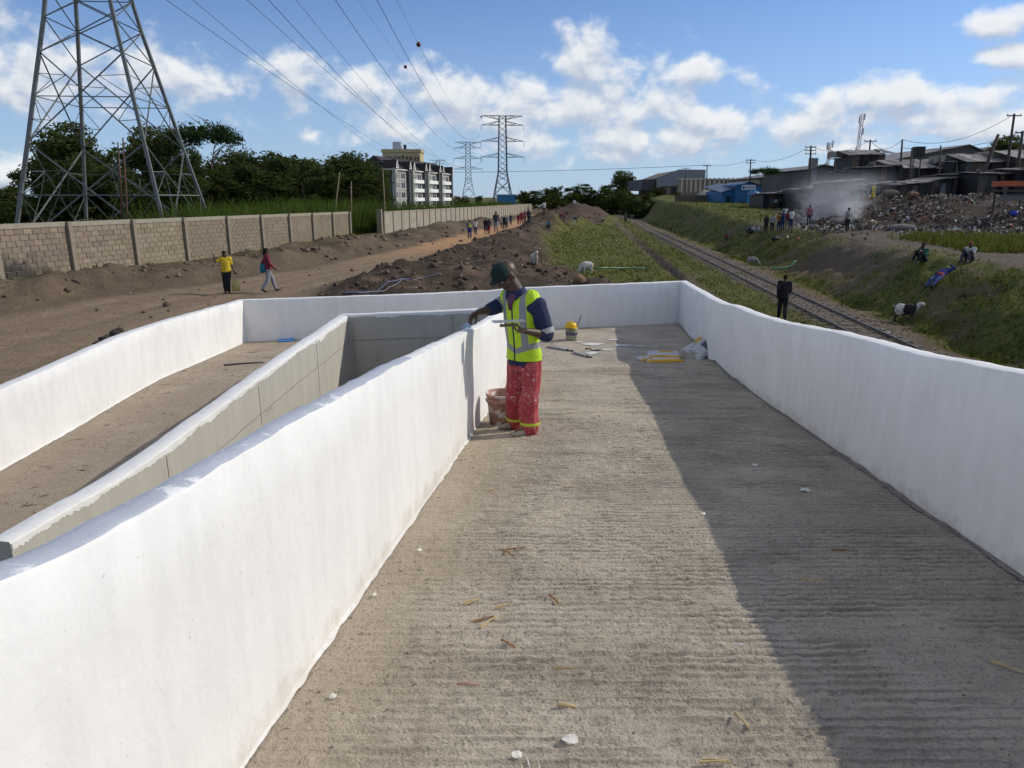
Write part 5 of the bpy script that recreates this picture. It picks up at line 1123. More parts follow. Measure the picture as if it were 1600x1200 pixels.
for i, (y0, y1) in enumerate(zip(PY[:-1], PY[1:])):
    a = V3(wall_line(y0), y0, 0); b = V3(wall_line(y1), y1, 0); L = (b-a).length; zb = min(gz(a.x+.3, a.y), gz(b.x+.3, b.y))-.05; zt = TOPZ((y0+y1)/2); zb = max(zb, zt-2.75)
    m = MB(); c = (a+b)/2; m.box((c.x-wn_.x*.06, c.y-wn_.y*.06, (zb+zt)/2-.3), (.10, L-.2, zt-zb+.6), ang); m.build('panel', mort, bw)
    m = MB(); m.box((c.x-wn_.x*.04, c.y-wn_.y*.04, zt-.05), (.17, L-.205, .20), ang); m.build('coping', mat('pale_coping', (.30, .27, .215), .9, .2, 4, .5, 20), bw)
    nr = 9; ch = (zt-.16-zb)/nr; nb = max(4, round((L-.24)/.44)); bl_ = (L-.24)/nb
    for r in range(nr):
        off = .5 if r % 2 else 0
        for k in range(nb+(1 if off else 0)):
            s0 = max(0, (k-off)*bl_); s1 = min(nb*bl_, (k-off+1)*bl_); w2 = s1-s0-.028
            if w2 < .06: continue
            q = a+wd_*(.12+(s0+s1)/2); allb.append((y0, Vector((q.x+wn_.x*(-.005+random.uniform(-.004, .008)), q.y+wn_.y*0, zb+ch*(r+.5))), w2, ch-.028, 0 if (i < 3 and r > 1 and random.random() > .12*(i+1)) else 1))
for i, y in enumerate(PY):
    x = wall_line(y); zb = gz(x+.3, y)-.4; zt = TOPZ(y)+.06; m = MB(); m.box((x+wn_.x*.05, y+wn_.y*.05, (zb+zt)/2), (.24, .20, zt-zb), ang); m.build('post', conc, bw)
allb.sort(key=lambda q: q[1].y)
allb = [q for q in allb if q[1].y > 24.5]
for j, (y0, c, w2, h2, k) in enumerate(allb[:300]):
    o = link('block', bm_[k], bw, c); o.rotation_euler = (0, 0, ang); o.scale = (1, w2, h2)
m = MB()
for (y0, c, w2, h2, k) in allb[300:]: m.use(k).box(c, (.05, w2, h2), ang)
tag(m.build('block', [blk_r, blk_g], bw), kind='stuff')
# second wall further along
def wall2(y): return -12.2+.128*(y-69)
w2t = thing('block_wall', (0, 0, 0), 'long pale block wall with many posts receding along the far dirt road', 'wall')
pm = mat('far_block_panel', (.33, .295, .235), .95, .2, 2.2, .6, 9, c2=(.25, .22, .17), c2scale=1.2); a2 = math.atan2(1, .128)-math.pi/2
yv = np.arange(69, 205, 3.0); pmesh = MB().box((0, 0, 0), (.12, 2.95, 2.7)).mesh('panel', pm); qmesh = MB().box((0, 0, 0), (.24, .20, 2.95)).mesh('post', mat('dark_post', (.16, .145, .12), .9, .15)); cmesh = MB().box((0, 0, 0), (.2, 2.9, .12)).mesh('coping', mat('pale_coping', (0, 0, 0)))
for i, y in enumerate(yv):
    z = gz(wall2(y)+.5, y); zt = 2.62-.0035*(y-31)-.15
    o = link('post', qmesh, w2t, (wall2(y), y, zt-1.42)); o.rotation_euler = (0, 0, a2)
    o = link('panel', pmesh, w2t, (wall2(y+1.5), y+1.5, zt-1.42)); o.rotation_euler = (0, 0, a2)
    o = link('coping', cmesh, w2t, (wall2(y+1.5), y+1.5, zt-.02)); o.rotation_euler = (0, 0, a2)
o = MB().box((wall2(68.6)-.2, 68.6, 1.1), (.5, .45, 3.0), a2, taper=.85).build('gate_pier', conc, w2t)

# ================================================================ PYLONS AND LINES
steel = mat('galvanised_steel', (.15, .16, .155), .6, .2, 3, metal=.25); steel_d = mat('far_steel', (.15, .16, .17), .7, .1, 3)
LV = [(0, 5.25), (3.8, 4.55), (7.3, 3.87), (10.5, 3.27), (13.3, 2.74), (15.6, 2.30), (17.6, 2.0), (20, 1.95), (22.5, 1.9), (25, 1.85), (27.5, 1.8), (30, 1.75), (32.5, 1.7), (35, 1.65), (37.5, 1.6), (40, 1.55), (42, 1.5)]
def hw(z): return float(np.interp(z, [a for a, b in LV], [b for a, b in LV]))
ARMS = [(24.0, 10.2), (31.0, 10.0), (38.0, 9.7), (42.0, 9.4)]
CN = [(-1, -1), (1, -1), (1, 1), (-1, 1)]
def cpt(i, z): h = hw(z); return V3(CN[i % 4][0]*h, CN[i % 4][1]*h, z)
def pylon_members():
    legs = []; br = []
    for i in range(4): legs.append([(cpt(i, a), cpt(i, b)) for (a, _), (b, _) in zip(LV[:-1], LV[1:])])
    for i in range(4):
        j = i+1
        def X(z0, z1, w): br.append((cpt(i, z0), cpt(j, z1), w)); br.append((cpt(j, z0), cpt(i, z1), w))
        def Hz(z, w): br.append((cpt(i, z), cpt(j, z), w))
        # bottom panel: inverted K with secondary members
        top = (cpt(i, 7.3)+cpt(j, 7.3))/2; br.append((cpt(i, 7.3), (cpt(i, 0).lerp(cpt(j, 0), .72)).lerp(cpt(j, 0), .0), .10)) if False else None
        X(0, 7.3, .13); Hz(3.8, .10); c = (cpt(i, 3.8)+cpt(j, 3.8))/2
        for a, b in ((i, j), (j, i)):
            p1 = cpt(a, 0).lerp(cpt(b, 7.3), .25); br.append((cpt(a, 1.9), p1, .06)); br.append((p1, cpt(a, 3.8), .06)); p2 = cpt(a, 7.3).lerp(cpt(b, 0), .25); br.append((cpt(a, 5.4), p2, .06)); br.append((p2, cpt(a, 3.8), .06)); br.append((cpt(a, 3.8).lerp(cpt(b, 3.8), .28), p1, .055)); br.append((cpt(a, 3.8).lerp(cpt(b, 3.8), .28), p2, .055))
        X(7.3, 13.3, .11); Hz(10.4, .08)
        for a, b in ((i, j), (j, i)):
            p1 = cpt(a, 7.3).lerp(cpt(b, 13.3), .25); br.append((cpt(a, 8.9), p1, .055)); br.append((p1, cpt(a, 10.4), .055)); p2 = cpt(a, 13.3).lerp(cpt(b, 7.3), .25); br.append((cpt(a, 11.9), p2, .055)); br.append((p2, cpt(a, 10.4), .055))
        X(13.3, 15.6, .09); X(15.6, 17.6, .09); Hz(17.6, .08)
        for (a, _), (b, _) in zip(LV[6:-1], LV[7:]): X(a, b, .07)
        Hz(42, .07)
    arms = []
    for z, L in ARMS:
        for s in (-1, 1):
            h = hw(z); tip = V3(s*L, 0, z); am = []
            for e in (-1, 1): am += [(V3(s*h, e*h, z), tip, .09), (V3(s*h, e*h, z+(1.7 if z < 41 else -1.6)), tip, .07), (V3(s*h, e*h, z+(1.7 if z < 41 else -1.6)).lerp(tip, .5), V3(s*h, e*h, z).lerp(tip, .5), .05), (V3(s*h, e*h, z).lerp(tip, .25), V3(s*h, -e*h, z).lerp(tip, .5), .05), (V3(s*h, e*h, z).lerp(tip, .5), V3(s*h, e*h, z+(1.7 if z < 41 else -1.6)), .05)]
            arms.append(am)
    return legs, br, arms
def angle_bar(m, a, b, w): m.bar(a, b, w, w*.28); d = (b-a).normalized(); m.bar(a+V3(0, 0, w*.3), b+V3(0, 0, w*.3), w*.28, w)
def pylon(loc, rz, label, near, scale=1.0):
    t = thing('pylon', loc, label, 'pylon', 'high voltage pylons', rz); t.scale = (scale,)*3; legs, br, arms = pylon_members(); mt = steel if near else steel_d
    for sg in legs:
        m = MB()
        for a, b in sg: m.bar(a, b, .22 if near else .34, .22 if near else .34)
        m.build('leg', mt, t)
    if near:
        for a, b, w in br: m = MB(); angle_bar(m, a, b, w*.86); m.build('brace', mt, t)
    else:
        m = MB()
        for a, b, w in br:
            if w >= .07: m.bar(a, b, w*2.0)
        tag(m.build('lattice', mt, t), kind='stuff')
    for am in arms:
        m = MB()
        for a, b, w in am: m.bar(a, b, w if near else w*2.2)
        m.build('cross_arm', mt, t)
    for z, L in ARMS[:3]:
        for s in (-1, 1):
            m = MB(); m.tube([V3(s*L, 0, z), V3(s*L, 0, z-2.4)], [.06, .06], 6)
            for k in range(9): m.lathe([(.05, z-.35-k*.22), (.16, z-.40-k*.22), (.05, z-.45-k*.22)], (s*L, 0, 0), 8)
            m.build('insulator', mat('brown_insulator', (.09, .06, .045), .4, .1), t, True)
    return t
PN = V3((201-800)/FPX*52.6, 53, .2); pylon(PN, R(5), 'large near lattice pylon rising behind the block wall', True, .95)
def far_base(px, top_py, H, Y): p = at(px, top_py, Y); return V3(p.x, Y, p.z-H)
P2 = far_base(785, 181, 42, 345); P1 = far_base(731, 222, 42, 520); P3 = far_base(684, 250, 42, 760)
line_rz = math.atan2(-(P1.x-PN.x), P1.y-PN.y)
pylon(P2, R(6), 'tallest distant pylon standing right of the far apartment block', False); pylon(P1, R(3), 'second distant pylon just left of the tallest one', False); pylon(P3, R(0), 'faint smallest pylon behind the apartment block', False, 1.0)
wire_m = mat('conductor', (.05, .05, .055), .6, .05)
def wire(near, mid_px, far, label, r=.03, ny=-60):
    """conductor through the far arm tip and through the direction of a photograph pixel at distance mid"""
    px, py, Ym = mid_px; m0 = at(px, py, Ym)
    # parabola through far, m0 with given curvature, run on past the viewer
    k = near; Lx = far.y-m0.y; pts = []
    for y in np.concatenate([np.linspace(far.y, m0.y, 26), np.linspace(m0.y, ny, 14)[1:]]):
        s = (y-m0.y)/Lx; x = m0.x+(far.x-m0.x)*s; z = m0.z+(far.z-m0.z)*s-k*s*(1-s)*4; pts.append(V3(x, y, z))
    o = MB().tube(pts, r, 5).build('power_line', wire_m, None, True); return tag(o, label, 'power line', 'overhead conductors'), pts
def arm_tip(P, i, s, rz, sc=1.0): z, L = ARMS[i]; return P+V3(s*L*math.cos(rz), s*L*math.sin(rz), z-(2.4 if i < 3 else 0))*sc
wire(5, (260, 0, 70), arm_tip(P1, 0, -1, R(3)), 'conductor leaving the frame top left of the near pylon, sagging to the second pylon', .028, 10)
wire(6, (380, 66, 110), arm_tip(P3, 1, -1, 0), 'lowest conductor reaching down toward the tan building', .032, 53)
wire(9, (386, 0, 80), arm_tip(P1, 1, 1, R(3)), 'conductor crossing the cloud bank toward the second pylon, upper strand', .028, 10)
wire(9, (420, 0, 80), arm_tip(P1, 2, -1, R(3)), 'steep conductor ending at the second pylon left arm', .034, 10)
wire(8, (524, 0, 80), arm_tip(P2, 1, -1, R(6)), 'conductor dropping to the middle left arm of the tallest distant pylon', .032, 10)
wire(8, (589, 0, 80), arm_tip(P2, 2, -1, R(6)), 'conductor dropping to the upper left arm of the tallest distant pylon', .032, 10)
wire(8, (463, 0, 80), arm_tip(P2, 0, -1, R(6)), 'thin pale conductor between the two steep pairs', .020, 10)
_, gp = wire(7, (620, 0, 80), arm_tip(P2, 3, -1, R(6)), 'thin earth wire with marker balls on the right of the lines', .016, 10)
ballm = mat('marker_ball_orange', (.16, .03, .02), .5, .1)
def near_x(pts, px):
    best = None
    for a, b in zip(pts[:-1], pts[1:]):
        for s in np.linspace(0, 1, 20):
            p = a.lerp(b, s)
            if p.y < 30: continue
            zc = p.y*math.cos(PITCH)-(p.z-HC)*math.sin(PITCH); q = abs(800+FPX*p.x/zc-px)
            if best is None or q < best[0]: best = (q, p)
    return best[1]
for px, lab in ((654, 'largest aviation marker ball high on the earth wire'), (752, 'aviation marker ball nearest the distant pylons')):
    p = near_x(gp, px); o = MB().ball((0, 0, 0), .30 if px < 700 else .42, 14, 9).build('marker_ball', ballm, None, True, loc=p); tag(o, lab, 'marker ball', 'aviation marker balls')
_, gp = wire(6, (560, 0, 80), arm_tip(P1, 3, 1, R(3)), 'hair thin earth wire carrying a single marker ball', .010, 10)
p = near_x(gp, 633); tag(MB().ball((0, 0, 0), .26, 14, 9).build('marker_ball', ballm, None, True, loc=p), 'small dark marker ball in front of the long cloud', 'marker ball', 'aviation marker balls')

# ================================================================ TREES
bark = mat('grey_bark', (.10, .08, .062), .95, .25, 6, .6, 30)
leaf_d = leafmat('dark_foliage', (.060, .080, .032)); leaf_m = leafmat('olive_foliage', (.080, .098, .036)); leaf_a = leafmat('acacia_foliage', (.035, .060, .026)); leaf_g = leafmat('bush_foliage', (.055, .072, .024))
def crown_mesh(name, seed, H, shape, nclump, nleaf, ls, mtl):
    """leaf-sized quads in clumps spread through the crown; shape(rg)-> clump centre (unit-ish metres)"""
    rg = np.random.default_rng(seed); cs = np.array([shape(rg) for _ in range(nclump)]); rad = .35+.75*rg.random(nclump)
    c = np.repeat(cs, nleaf, 0); r = np.repeat(rad, nleaf); n = len(c); d = rg.normal(size=(n, 3)); d /= np.linalg.norm(d, axis=1)[:, None]; d[:, 2] *= .75
    p = c+d*(r*rg.random(n)**.45)[:, None]*1.15; u = rg.normal(size=(n, 3)); u /= np.linalg.norm(u, axis=1)[:, None]; v = np.cross(u, rg.normal(size=(n, 3))); v /= np.linalg.norm(v, axis=1)[:, None]
    s = (ls*(.6+.8*rg.random(n)))[:, None]; V = np.stack([p-u*s, p+v*s*.45, p+u*s, p-v*s*.45], 1).reshape(-1, 3)
    return np_mesh(name, V, np.arange(4*n).reshape(-1, 4), mtl)
def trunk_mb(seed, H, spread, r, lean=0, fork=.35, nb=7):
    rg = random.Random(seed); m = MB(); top = V3(lean, 0, H*.78); a = [V3(0, 0, -.3), V3(lean*.15+rg.uniform(-.1, .1), 0, H*.25), V3(lean*.5+rg.uniform(-.2, .2), rg.uniform(-.2, .2), H*.52), top]
    m.tube(a, [r*1.25, r, r*.7, r*.25], 9)
    for k in range(nb):
        z = H*(fork+.4*k/nb); b0 = a[1].lerp(a[3], (z-H*.25)/(H*.53)); an = rg.uniform(0, 6.28); L = spread*rg.uniform(.5, .9); e = b0+V3(math.cos(an)*L, math.sin(an)*L, L*rg.uniform(.4, .9))
        m.tube([b0, b0.lerp(e, .5)+V3(0, 0, L*.08), e], [r*.42, r*.28, r*.08], 6)
    return m
def sh_round(H, w, lo=.28, lump=6, seed=0):
    rg0 = np.random.default_rng(seed+99); lob = [(rg0.uniform(-.55, .55)*w, rg0.uniform(-.55, .55)*w, H*rg0.uniform(lo+.12, .88), rg0.uniform(.35, .6)*w*.75) for _ in range(lump)]
    def f(rg):
        x, y, z, r = lob[rg.integers(len(lob))]; d = rg.normal(size=3); d /= np.linalg.norm(d); return (x+d[0]*r, y+d[1]*r, min(H*.97, max(H*lo, z+d[2]*r*1.1)))
    return f
def sh_flat(H, w, th=.9):
    def f(rg):
        a = rg.uniform(0, 6.28); q = math.sqrt(rg.random())*w; return (q*math.cos(a), q*math.sin(a)*.8, H-th*.5-.25*th*(q/w)**2*2+rg.uniform(-.3, .3)*th)
    return f
TREE = {}
def tree_kind(k):
    if k in TREE: return TREE[k]
    H = 11.0
    if k == 'a': d = (trunk_mb(1, H, 2.6, .22), crown_mesh('crown', 1, H, sh_round(H, 3.4, .08, 12, 1), 200, 50, .19, leaf_d))
    if k == 'b': d = (trunk_mb(2, H, 2.2, .20), crown_mesh('crown', 2, H, sh_round(H, 2.9, .06, 13, 2), 200, 50, .19, leaf_m))
    if k == 'c': d = (trunk_mb(3, H, 1.8, .16), crown_mesh('crown', 3, H, sh_round(H, 2.3, .1, 9, 5), 130, 40, .17, leaf_d))
    if k == 'f': d = (trunk_mb(4, H, 3.6, .17, 1.0, .6, 9), crown_mesh('crown', 4, H, sh_flat(H, 3.9, 1.5), 120, 48, .15, leaf_a))
    if k == 'g': d = (trunk_mb(5, H, 3.0, .2), crown_mesh('crown', 6, H, sh_round(H, 5.2, .02, 14, 8), 200, 46, .26, leaf_g))
    TREE[k] = (d[0].mesh('trunk', bark, True), d[1]); return TREE[k]
def tree(px, top, Y, k, label, group, wid=1.0, name='tree', hmin=None):
    p = at(px, top, Y); z0 = gz(p.x, Y); H = max(p.z-z0, 1.2); tm, cm = tree_kind(k); s = H/11.0
    t = thing(name, (p.x, Y, z0), label, 'tree', group, random.uniform(0, 6.28) if k != 'f' else 0); t.scale = (s*wid, s*wid, s)
    link('trunk', tm, t); link('crown', cm, t); return t
G = 'dense trees behind the block wall'
for px, tp, Y, k, w_, lab in [(92,187,78,'b',.85,'tallest leafy tree seen through the left of the near pylon'),(55,222,84,'a',.9,'dark tree at the left leg of the near pylon'),(130,215,90,'a',1.0,'broad dark tree in the middle of the near pylon'),(165,228,74,'a',.95,'rounded low tree right of the pylon middle leg'),
     (240,190,82,'b',.75,'tall feathery tree at the right leg of the near pylon'),(215,208,92,'c',1.2,'dark tree just inside the right leg of the near pylon'),(272,225,76,'a',.8,'shorter tree below the flat topped acacia'),(352,236,98,'b',.8,'first tree right of the flat topped acacia'),(385,228,100,'c',1.3,'pointed tree second right of the acacia'),(415,236,96,'a',.9,'full dark tree left of the middle of the wood'),
     (447,237,104,'a',.8,'round headed tree in the middle of the wood'),(470,252,110,'c',1.2,'small tree right of the round headed one'),(500,247,100,'b',.9,'tree with ragged top left of the apartment block'),(535,233,98,'c',1.35,'tall ragged tree in front of the dark roofs'),(565,250,100,'a',.85,'dark tree touching the apartment end wall'),(588,275,104,'b',.75,'lowest tree in front of the apartment end wall'),
     (30,290,70,'g',1.5,'low bush left of the near pylon behind the wall'),(120,268,72,'g',1.2,'dark thicket behind the middle legs of the near pylon'),(215,262,70,'g',1.2,'dark thicket behind the right legs of the near pylon'),(435,246,112,'b',1.1,'tall back tree in the middle of the wood'),(520,238,116,'a',1.2,'tall back tree left of the apartment roof'),(582,252,112,'c',1.3,'narrow tree overlapping the apartment corner'),(365,250,88,'a',1.0,'full tree in front of the first tree by the acacia'),(490,256,92,'a',1.0,'full dark tree in front of the ragged one'),(18,292,95,'g',.8,'farther bush at the left edge of the wood'),(320,262,84,'g',1.3,'low dark thicket beneath the flat topped acacia'),(470,272,88,'g',1.5,'dark thicket at the foot of the wood'),(545,274,92,'g',1.3,'dark thicket by the apartment end wall'),(395,270,90,'g',1.5,'dark thicket left in the wood')]:
    tree(px, tp-6, Y, k, lab, G, w_*1.3)
tree(316, 194, 84, 'f', 'flat topped acacia standing above the wood', None, 1.0)
G = 'trees and bushes on the horizon'
for px, tp, Y, k, w_, lab in [(976,262,240,'b',1.15,'tall rounded tree on the horizon left of the grey warehouse'),(1010,280,235,'g',1.3,'bush beside the grey warehouse'),(935,284,250,'g',1.7,'broad bush left of the tall horizon tree'),(900,290,260,'g',1.9,'wide low bushes above the big spoil heap'),(865,288,270,'a',1.6,'small dark tree above the road end'),(835,296,280,'g',2.0,'low bushes right of the blue shed'),(815,296,300,'a',1.4,'dark bush beside the blue shed'),
     (960,292,200,'g',1.5,'bright bushes at the foot of the tall horizon tree'),(1030,290,190,'g',1.5,'bushes at the left end of the warehouse'),(1060,300,170,'g',1.4,'low bush in front of the long wall'),(720,305,320,'g',1.6,'low bushes beyond the apartment block'),(748,304,330,'a',1.3,'dark bush at the foot of the second pylon'),(1000,300,165,'g',1.5,'green thicket left of the railway end'),(880,300,200,'g',2.0,'hedge of bushes behind the big spoil heap'),(1242,262,190,'a',1.2,'small tree behind the tin roofs'),(1575,206,118,'b',1.3,'grey green tree behind the rightmost poles')]:
    tree(px, tp, Y, k, lab, G, w_)
tree(1197, 262, 150, 'f', 'spreading acacia behind the blue building', None, 1.25)
# tall grass behind and between the walls, hedge beyond
def band(n, ya, yb, xf, wx):
    y = ya+(yb-ya)*rng.random(n); x = xf(y)-wx*rng.random(n)**1.3; return x, y
x1, y1 = band(5000, 45, 64, lambda y: wall_line(np.minimum(y, 60))-1.6, 9); x2, y2 = band(4000, 62, 80, lambda y: -15.6+.10*(y-60), 7); x3, y3 = band(7000, 72, 190, lambda y: wall2(y)-1.6, 7)
x = np.concatenate([x1, x2, x3]); y = np.concatenate([y1, y2, y3])
hh = (1.2+1.1*rng.random(len(x)))*(.75+.55*sstep(44, 52, y)*1.0)+.8*fbm(x*.5, y*.5, 2); hh = np.where(y > 70, 2.0+1.0*rng.random(len(x)), hh)
tag(link('elephant_grass', blades('elephant_grass', x, y, hh, .07+0*x+.0006*y, gcol(len(x), (.075, .115, .024), .4), grass_m, .45, 2, .012)), 'tall green elephant grass growing behind the block walls', 'grass', kind='stuff')
# two thin dead stems and leaning poles
deadm = mat('rusty_pole', (.10, .06, .042), .9, .2)
for px, top, px2, Y, lab in ((184, 222, 187, 48, 'left of two thin rusty poles inside the near pylon'), (192, 215, 194, 48, 'right of two thin rusty poles inside the near pylon'), (531, 268, 515, 66, 'pale bare stem leaning above the tall grass'), (598, 262, 601, 70, 'thin wooden pole at the gap in the wall'), (549, 283, 546, 68, 'short bare stem in the grass by the wood')):
    a = at(px, top, Y); b = at(px2, 345, Y); b.z = gz(b.x, Y)-.1; m = MB(); m.tube([b, b.lerp(a, .5)+V3(.04, 0, 0), a], [.09, .07, .04], 7); tag(m.build('pole', deadm if px < 300 else mat('pale_pole', (.22, .18, .12), .9, .2), None, True), lab, 'pole', 'thin poles by the wall')

# ================================================================ BUILDINGS
def local(o, d): return o
glass = mat('dark_window_glass', (.02, .025, .03), .15, .1, 2, spec=.5); grey_r = mat('grey_render', (.075, .08, .085), .9, .15, .6); pale_r = mat('pale_grey_render', (.38, .375, .35), .9, .1, .6); white_r = mat('white_balcony_band', (.80, .80, .78), .8, .05, .6); roof_d = mat('dark_tile_roof', (.040, .034, .036), .8, .2, 1.2)
# apartment block: local x along the facade, y outward (towards the road), z up
A0 = V3(-39.0, 240, 0); A1 = V3(-24.6, 300, 0); dirA = (A1-A0).normalized(); LA = (A1-A0).length; zA = -.6
apt = thing('apartment_block', (A0.x, A0.y, zA), 'grey four storey apartment block with white balcony bands and dark gabled roofs', 'building', None, math.atan2(dirA.y, dirA.x))
FH = 3.05; HB = FH*4+1.0; DP = 12.0     # facade is local -y side
m = MB(); m.bbox(0, LA, .0, DP, -2, HB); m.build('wall', grey_r, apt)
nmod = 4; ML = LA/nmod
for k in range(nmod):
    x0 = k*ML; lit_ = k > 0
    m = MB(); m.bbox(x0+.1, x0+ML-2.2, -.35, -.005, -2, HB-.3); m.build('facade_panel', pale_r, apt)
    for e, xx in ((0, x0+.1), (1, x0+ML-3.6)):
        m = MB(); m.bbox(xx, xx+1.5, -1.3, -.36, -2, HB+.4); m.build('gable_bay', grey_r if e else pale_r, apt)
        m = MB(); m.add([(xx-.3, -1.6, HB+.4), (xx+1.8, -1.6, HB+.4), (xx+.75, -1.6, HB+2.8), (xx-.3, 4, HB+.4), (xx+1.8, 4, HB+.4), (xx+.75, 4, HB+2.8)], [(0, 1, 2), (5, 4, 3), (0, 2, 5, 3), (2, 1, 4, 5), (1, 0, 3, 4)]); m.build('gable', roof_d, apt)
        m = MB(); m.add([(xx-.35, -1.72, HB+.3), (xx+1.85, -1.72, HB+.3), (xx+.75, -1.72, HB+2.95), (xx+.2, -1.72, HB+.5), (xx+1.3, -1.72, HB+.5), (xx+.75, -1.72, HB+2.0)], [(0, 3, 5, 2), (1, 2, 5, 4), (0, 1, 4, 3)]); m.build('bargeboard', white_r, apt)
        for f in range(4): MB().bbox(xx+.45, xx+1.05, -1.34, -1.305, f*FH+1.4, f*FH+2.8).build('window', glass, apt)
    for f in range(4):
        if lit_:
            m = MB(); m.bbox(x0+1.65, x0+ML-3.65, -1.05, -.36, f*FH-.15, f*FH+1.05); b_ = m.build('balcony', white_r, apt)
            MB().bbox(x0+3, x0+4.2, -1.15, -1.055, f*FH+.3, f*FH+1.3).build('planter', white_r, b_)
        else: MB().bbox(x0+1.65, x0+ML-3.65, -.45, -.36, f*FH+.3, f*FH+.7).build('floor_band', mat('mid_grey_band', (.28, .28, .28), .9, .1), apt)
        for xa, xb in ((2.4, 4.0), (5.0, 5.8), (7.0, 10.2)):
            if x0+xb > x0+ML-3.7: xb = ML-3.9
            w_ = MB().bbox(x0+xa, x0+xb, -.40, -.355, f*FH+1.15, f*FH+2.85).build('window', glass, apt); MB().bbox(x0+(xa+xb)/2-.06, x0+(xa+xb)/2+.06, -.43, -.405, f*FH+1.15, f*FH+2.85).build('mullion', white_r, w_)
    m = MB(); m.bbox(x0+ML-2.05, x0+ML-.05, .0-.02, .3, -2, HB); m.build('stair_slot', mat('dark_slot', (.04, .04, .045), .9, .1), apt)
    m = MB(); xa, xb = x0-.3, x0+ML-2.3; m.add([(xa, -.9, HB-.1), (xb, -.9, HB-.1), (xb, DP/2, HB+4.2), (xa, DP/2, HB+4.2), (xb, DP+.6, HB-.1), (xa, DP+.6, HB-.1)], [(0, 1, 2, 3), (3, 2, 4, 5), (0, 3, 5), (1, 4, 2)]); m.build('roof', roof_d, apt)
    MB().bbox(xa, xb, -1.0, -.905, HB-.25, HB+.02).build('fascia', white_r, apt)
MB().bbox(-.42, -.302, -.9, DP+.6, HB-.25, HB+.02).build('fascia', white_r, apt)
for f in range(4): MB().bbox(-.06, -.005, .3, DP-.3, f*FH+.2, f*FH+.5).build('floor_band', mat('dark_band', (.09, .095, .10), .9, .1), apt)
# second dark roofed block behind the trees, tan tower behind
b2 = thing('apartment_block', (-72, 262, -.6), 'dark roofed apartment block half hidden behind the wood', 'building', None, math.atan2(dirA.y, dirA.x)); MB().bbox(0, 30, 0, 12, -2, HB-.4).build('wall', grey_r, b2); m = MB(); m.add([(-.6, -.9, HB-.4), (30.6, -.9, HB-.4), (26, 6, HB+3.2), (4, 6, HB+3.2), (30.6, 13, HB-.4), (-.6, 13, HB-.4)], [(0, 1, 2, 3), (3, 2, 4, 5), (0, 3, 5), (1, 4, 2)]); m.build('roof', roof_d, b2)
for k in range(6): MB().bbox(2+k*4.6, 3.8+k*4.6, -.04, -.005, 3*FH+.6, 3*FH+2.4).build('window', glass, b2)
TY = 400; pa, pb = at(597, 233, TY), at(656, 231, TY); tan_m = mat('tan_render', (.46, .37, .22), .9, .08, .3); zt = pa.z-1.5
tw = thing('tower_block', (pa.x, TY, 0), 'tan flat roofed tower block behind the apartments', 'building'); WT = pb.x-pa.x; MB().bbox(0, WT, 0, 16, -2, zt).build('wall', tan_m, tw); MB().bbox(-.5, WT+.5, -.5, 16.5, zt, zt+1.5).build('parapet', tan_m, tw); MB().bbox(WT*.25, WT*.47, 4, 10, zt+1.51, zt+5.5).build('roof_tank', mat('pale_tank', (.42, .45, .48), .6, .1), tw); MB().bbox(WT*.54, WT*.60, 4, 7, zt+1.51, zt+4).build('roof_vent', mat('dark_slot', (0, 0, 0)), tw)
for f in range(5):
    for xa, xb in ((.08, .24), (.30, .50), (.60, .80), (.84, .97)):
        w_ = MB().bbox(WT*xa, WT*xb, -.10, -.01, zt-5.2-f*4.4, zt-2.2-f*4.4).build('window', mat('brown_glass', (.12, .09, .07), .3, .1), tw); MB().bbox(WT*(xa+xb)/2-.12, WT*(xa+xb)/2+.12, -.18, -.11, zt-5.2-f*4.4, zt-2.2-f*4.4).build('mullion', tan_m, w_)
    MB().bbox(WT*.53, WT*.57, -.12, -.01, zt-5-f*4.4, zt-1.6-f*4.4).build('shaft_opening', mat('dark_slot', (0, 0, 0)), tw)
# helper: a box building given by photograph extents of its front
def front(px0, px1, py_top, Y): a, b = at(px0, py_top, Y), at(px1, py_top, Y); return a.x, b.x, a.z
bs = thing('shed', (0, 0, 0), 'small bright blue shed at the foot of the tallest distant pylon', 'building'); x0, x1, z1 = front(777, 806, 305, 330); MB().bbox(x0, x1, 330, 336, -1.2, z1).build('wall', mat('blue_sheet', (.04, .20, .42), .6, .1), bs); MB().bbox(x0-.4, x1+.4, 329.5, 336.5, z1, z1+.4).build('roof', mat('pale_sheet', (.4, .42, .44), .6, .1), bs)
# grey warehouse on the right horizon
sheet_g = mat('grey_cladding', (.20, .215, .245), .6, .06, .4); brownw = mat('brown_block_wall', (.20, .165, .13), .95, .15, .5)
def prism(m, pts, y0, y1):
    n = len(pts); m.add([(x, y0, z) for x, z in pts]+[(x, y1, z) for x, z in pts], [tuple(range(n)), tuple(range(2*n-1, n-1, -1))]+[(i+n, (i+1) % n+n, (i+1) % n, i) for i in range(n)]); return m
WY_ = 205; q0, q1, q2 = at(1013, 279, WY_+22), at(1028, 275, WY_), at(1101, 267, WY_); zb = gz(q1.x, WY_)-1
wh = thing('warehouse', (q1.x, WY_, zb), 'grey clad warehouse on the right horizon', 'building'); Wd = q2.x-q1.x; hz = q2.z-zb
prism(MB(), [(0, 0), (Wd, 0), (Wd, hz+.1), (Wd*.45, hz+.2), (0, hz-1.9)], 0, 30).build('wall', brownw, wh)
prism(MB(), [(-.2, hz*.40), (Wd*.42, hz*.48), (Wd+.2, hz*.56), (Wd+.2, hz+.3), (Wd*.45, hz+.4), (-.2, hz-1.7)], -.4, -.02).build('cladding', sheet_g, wh)
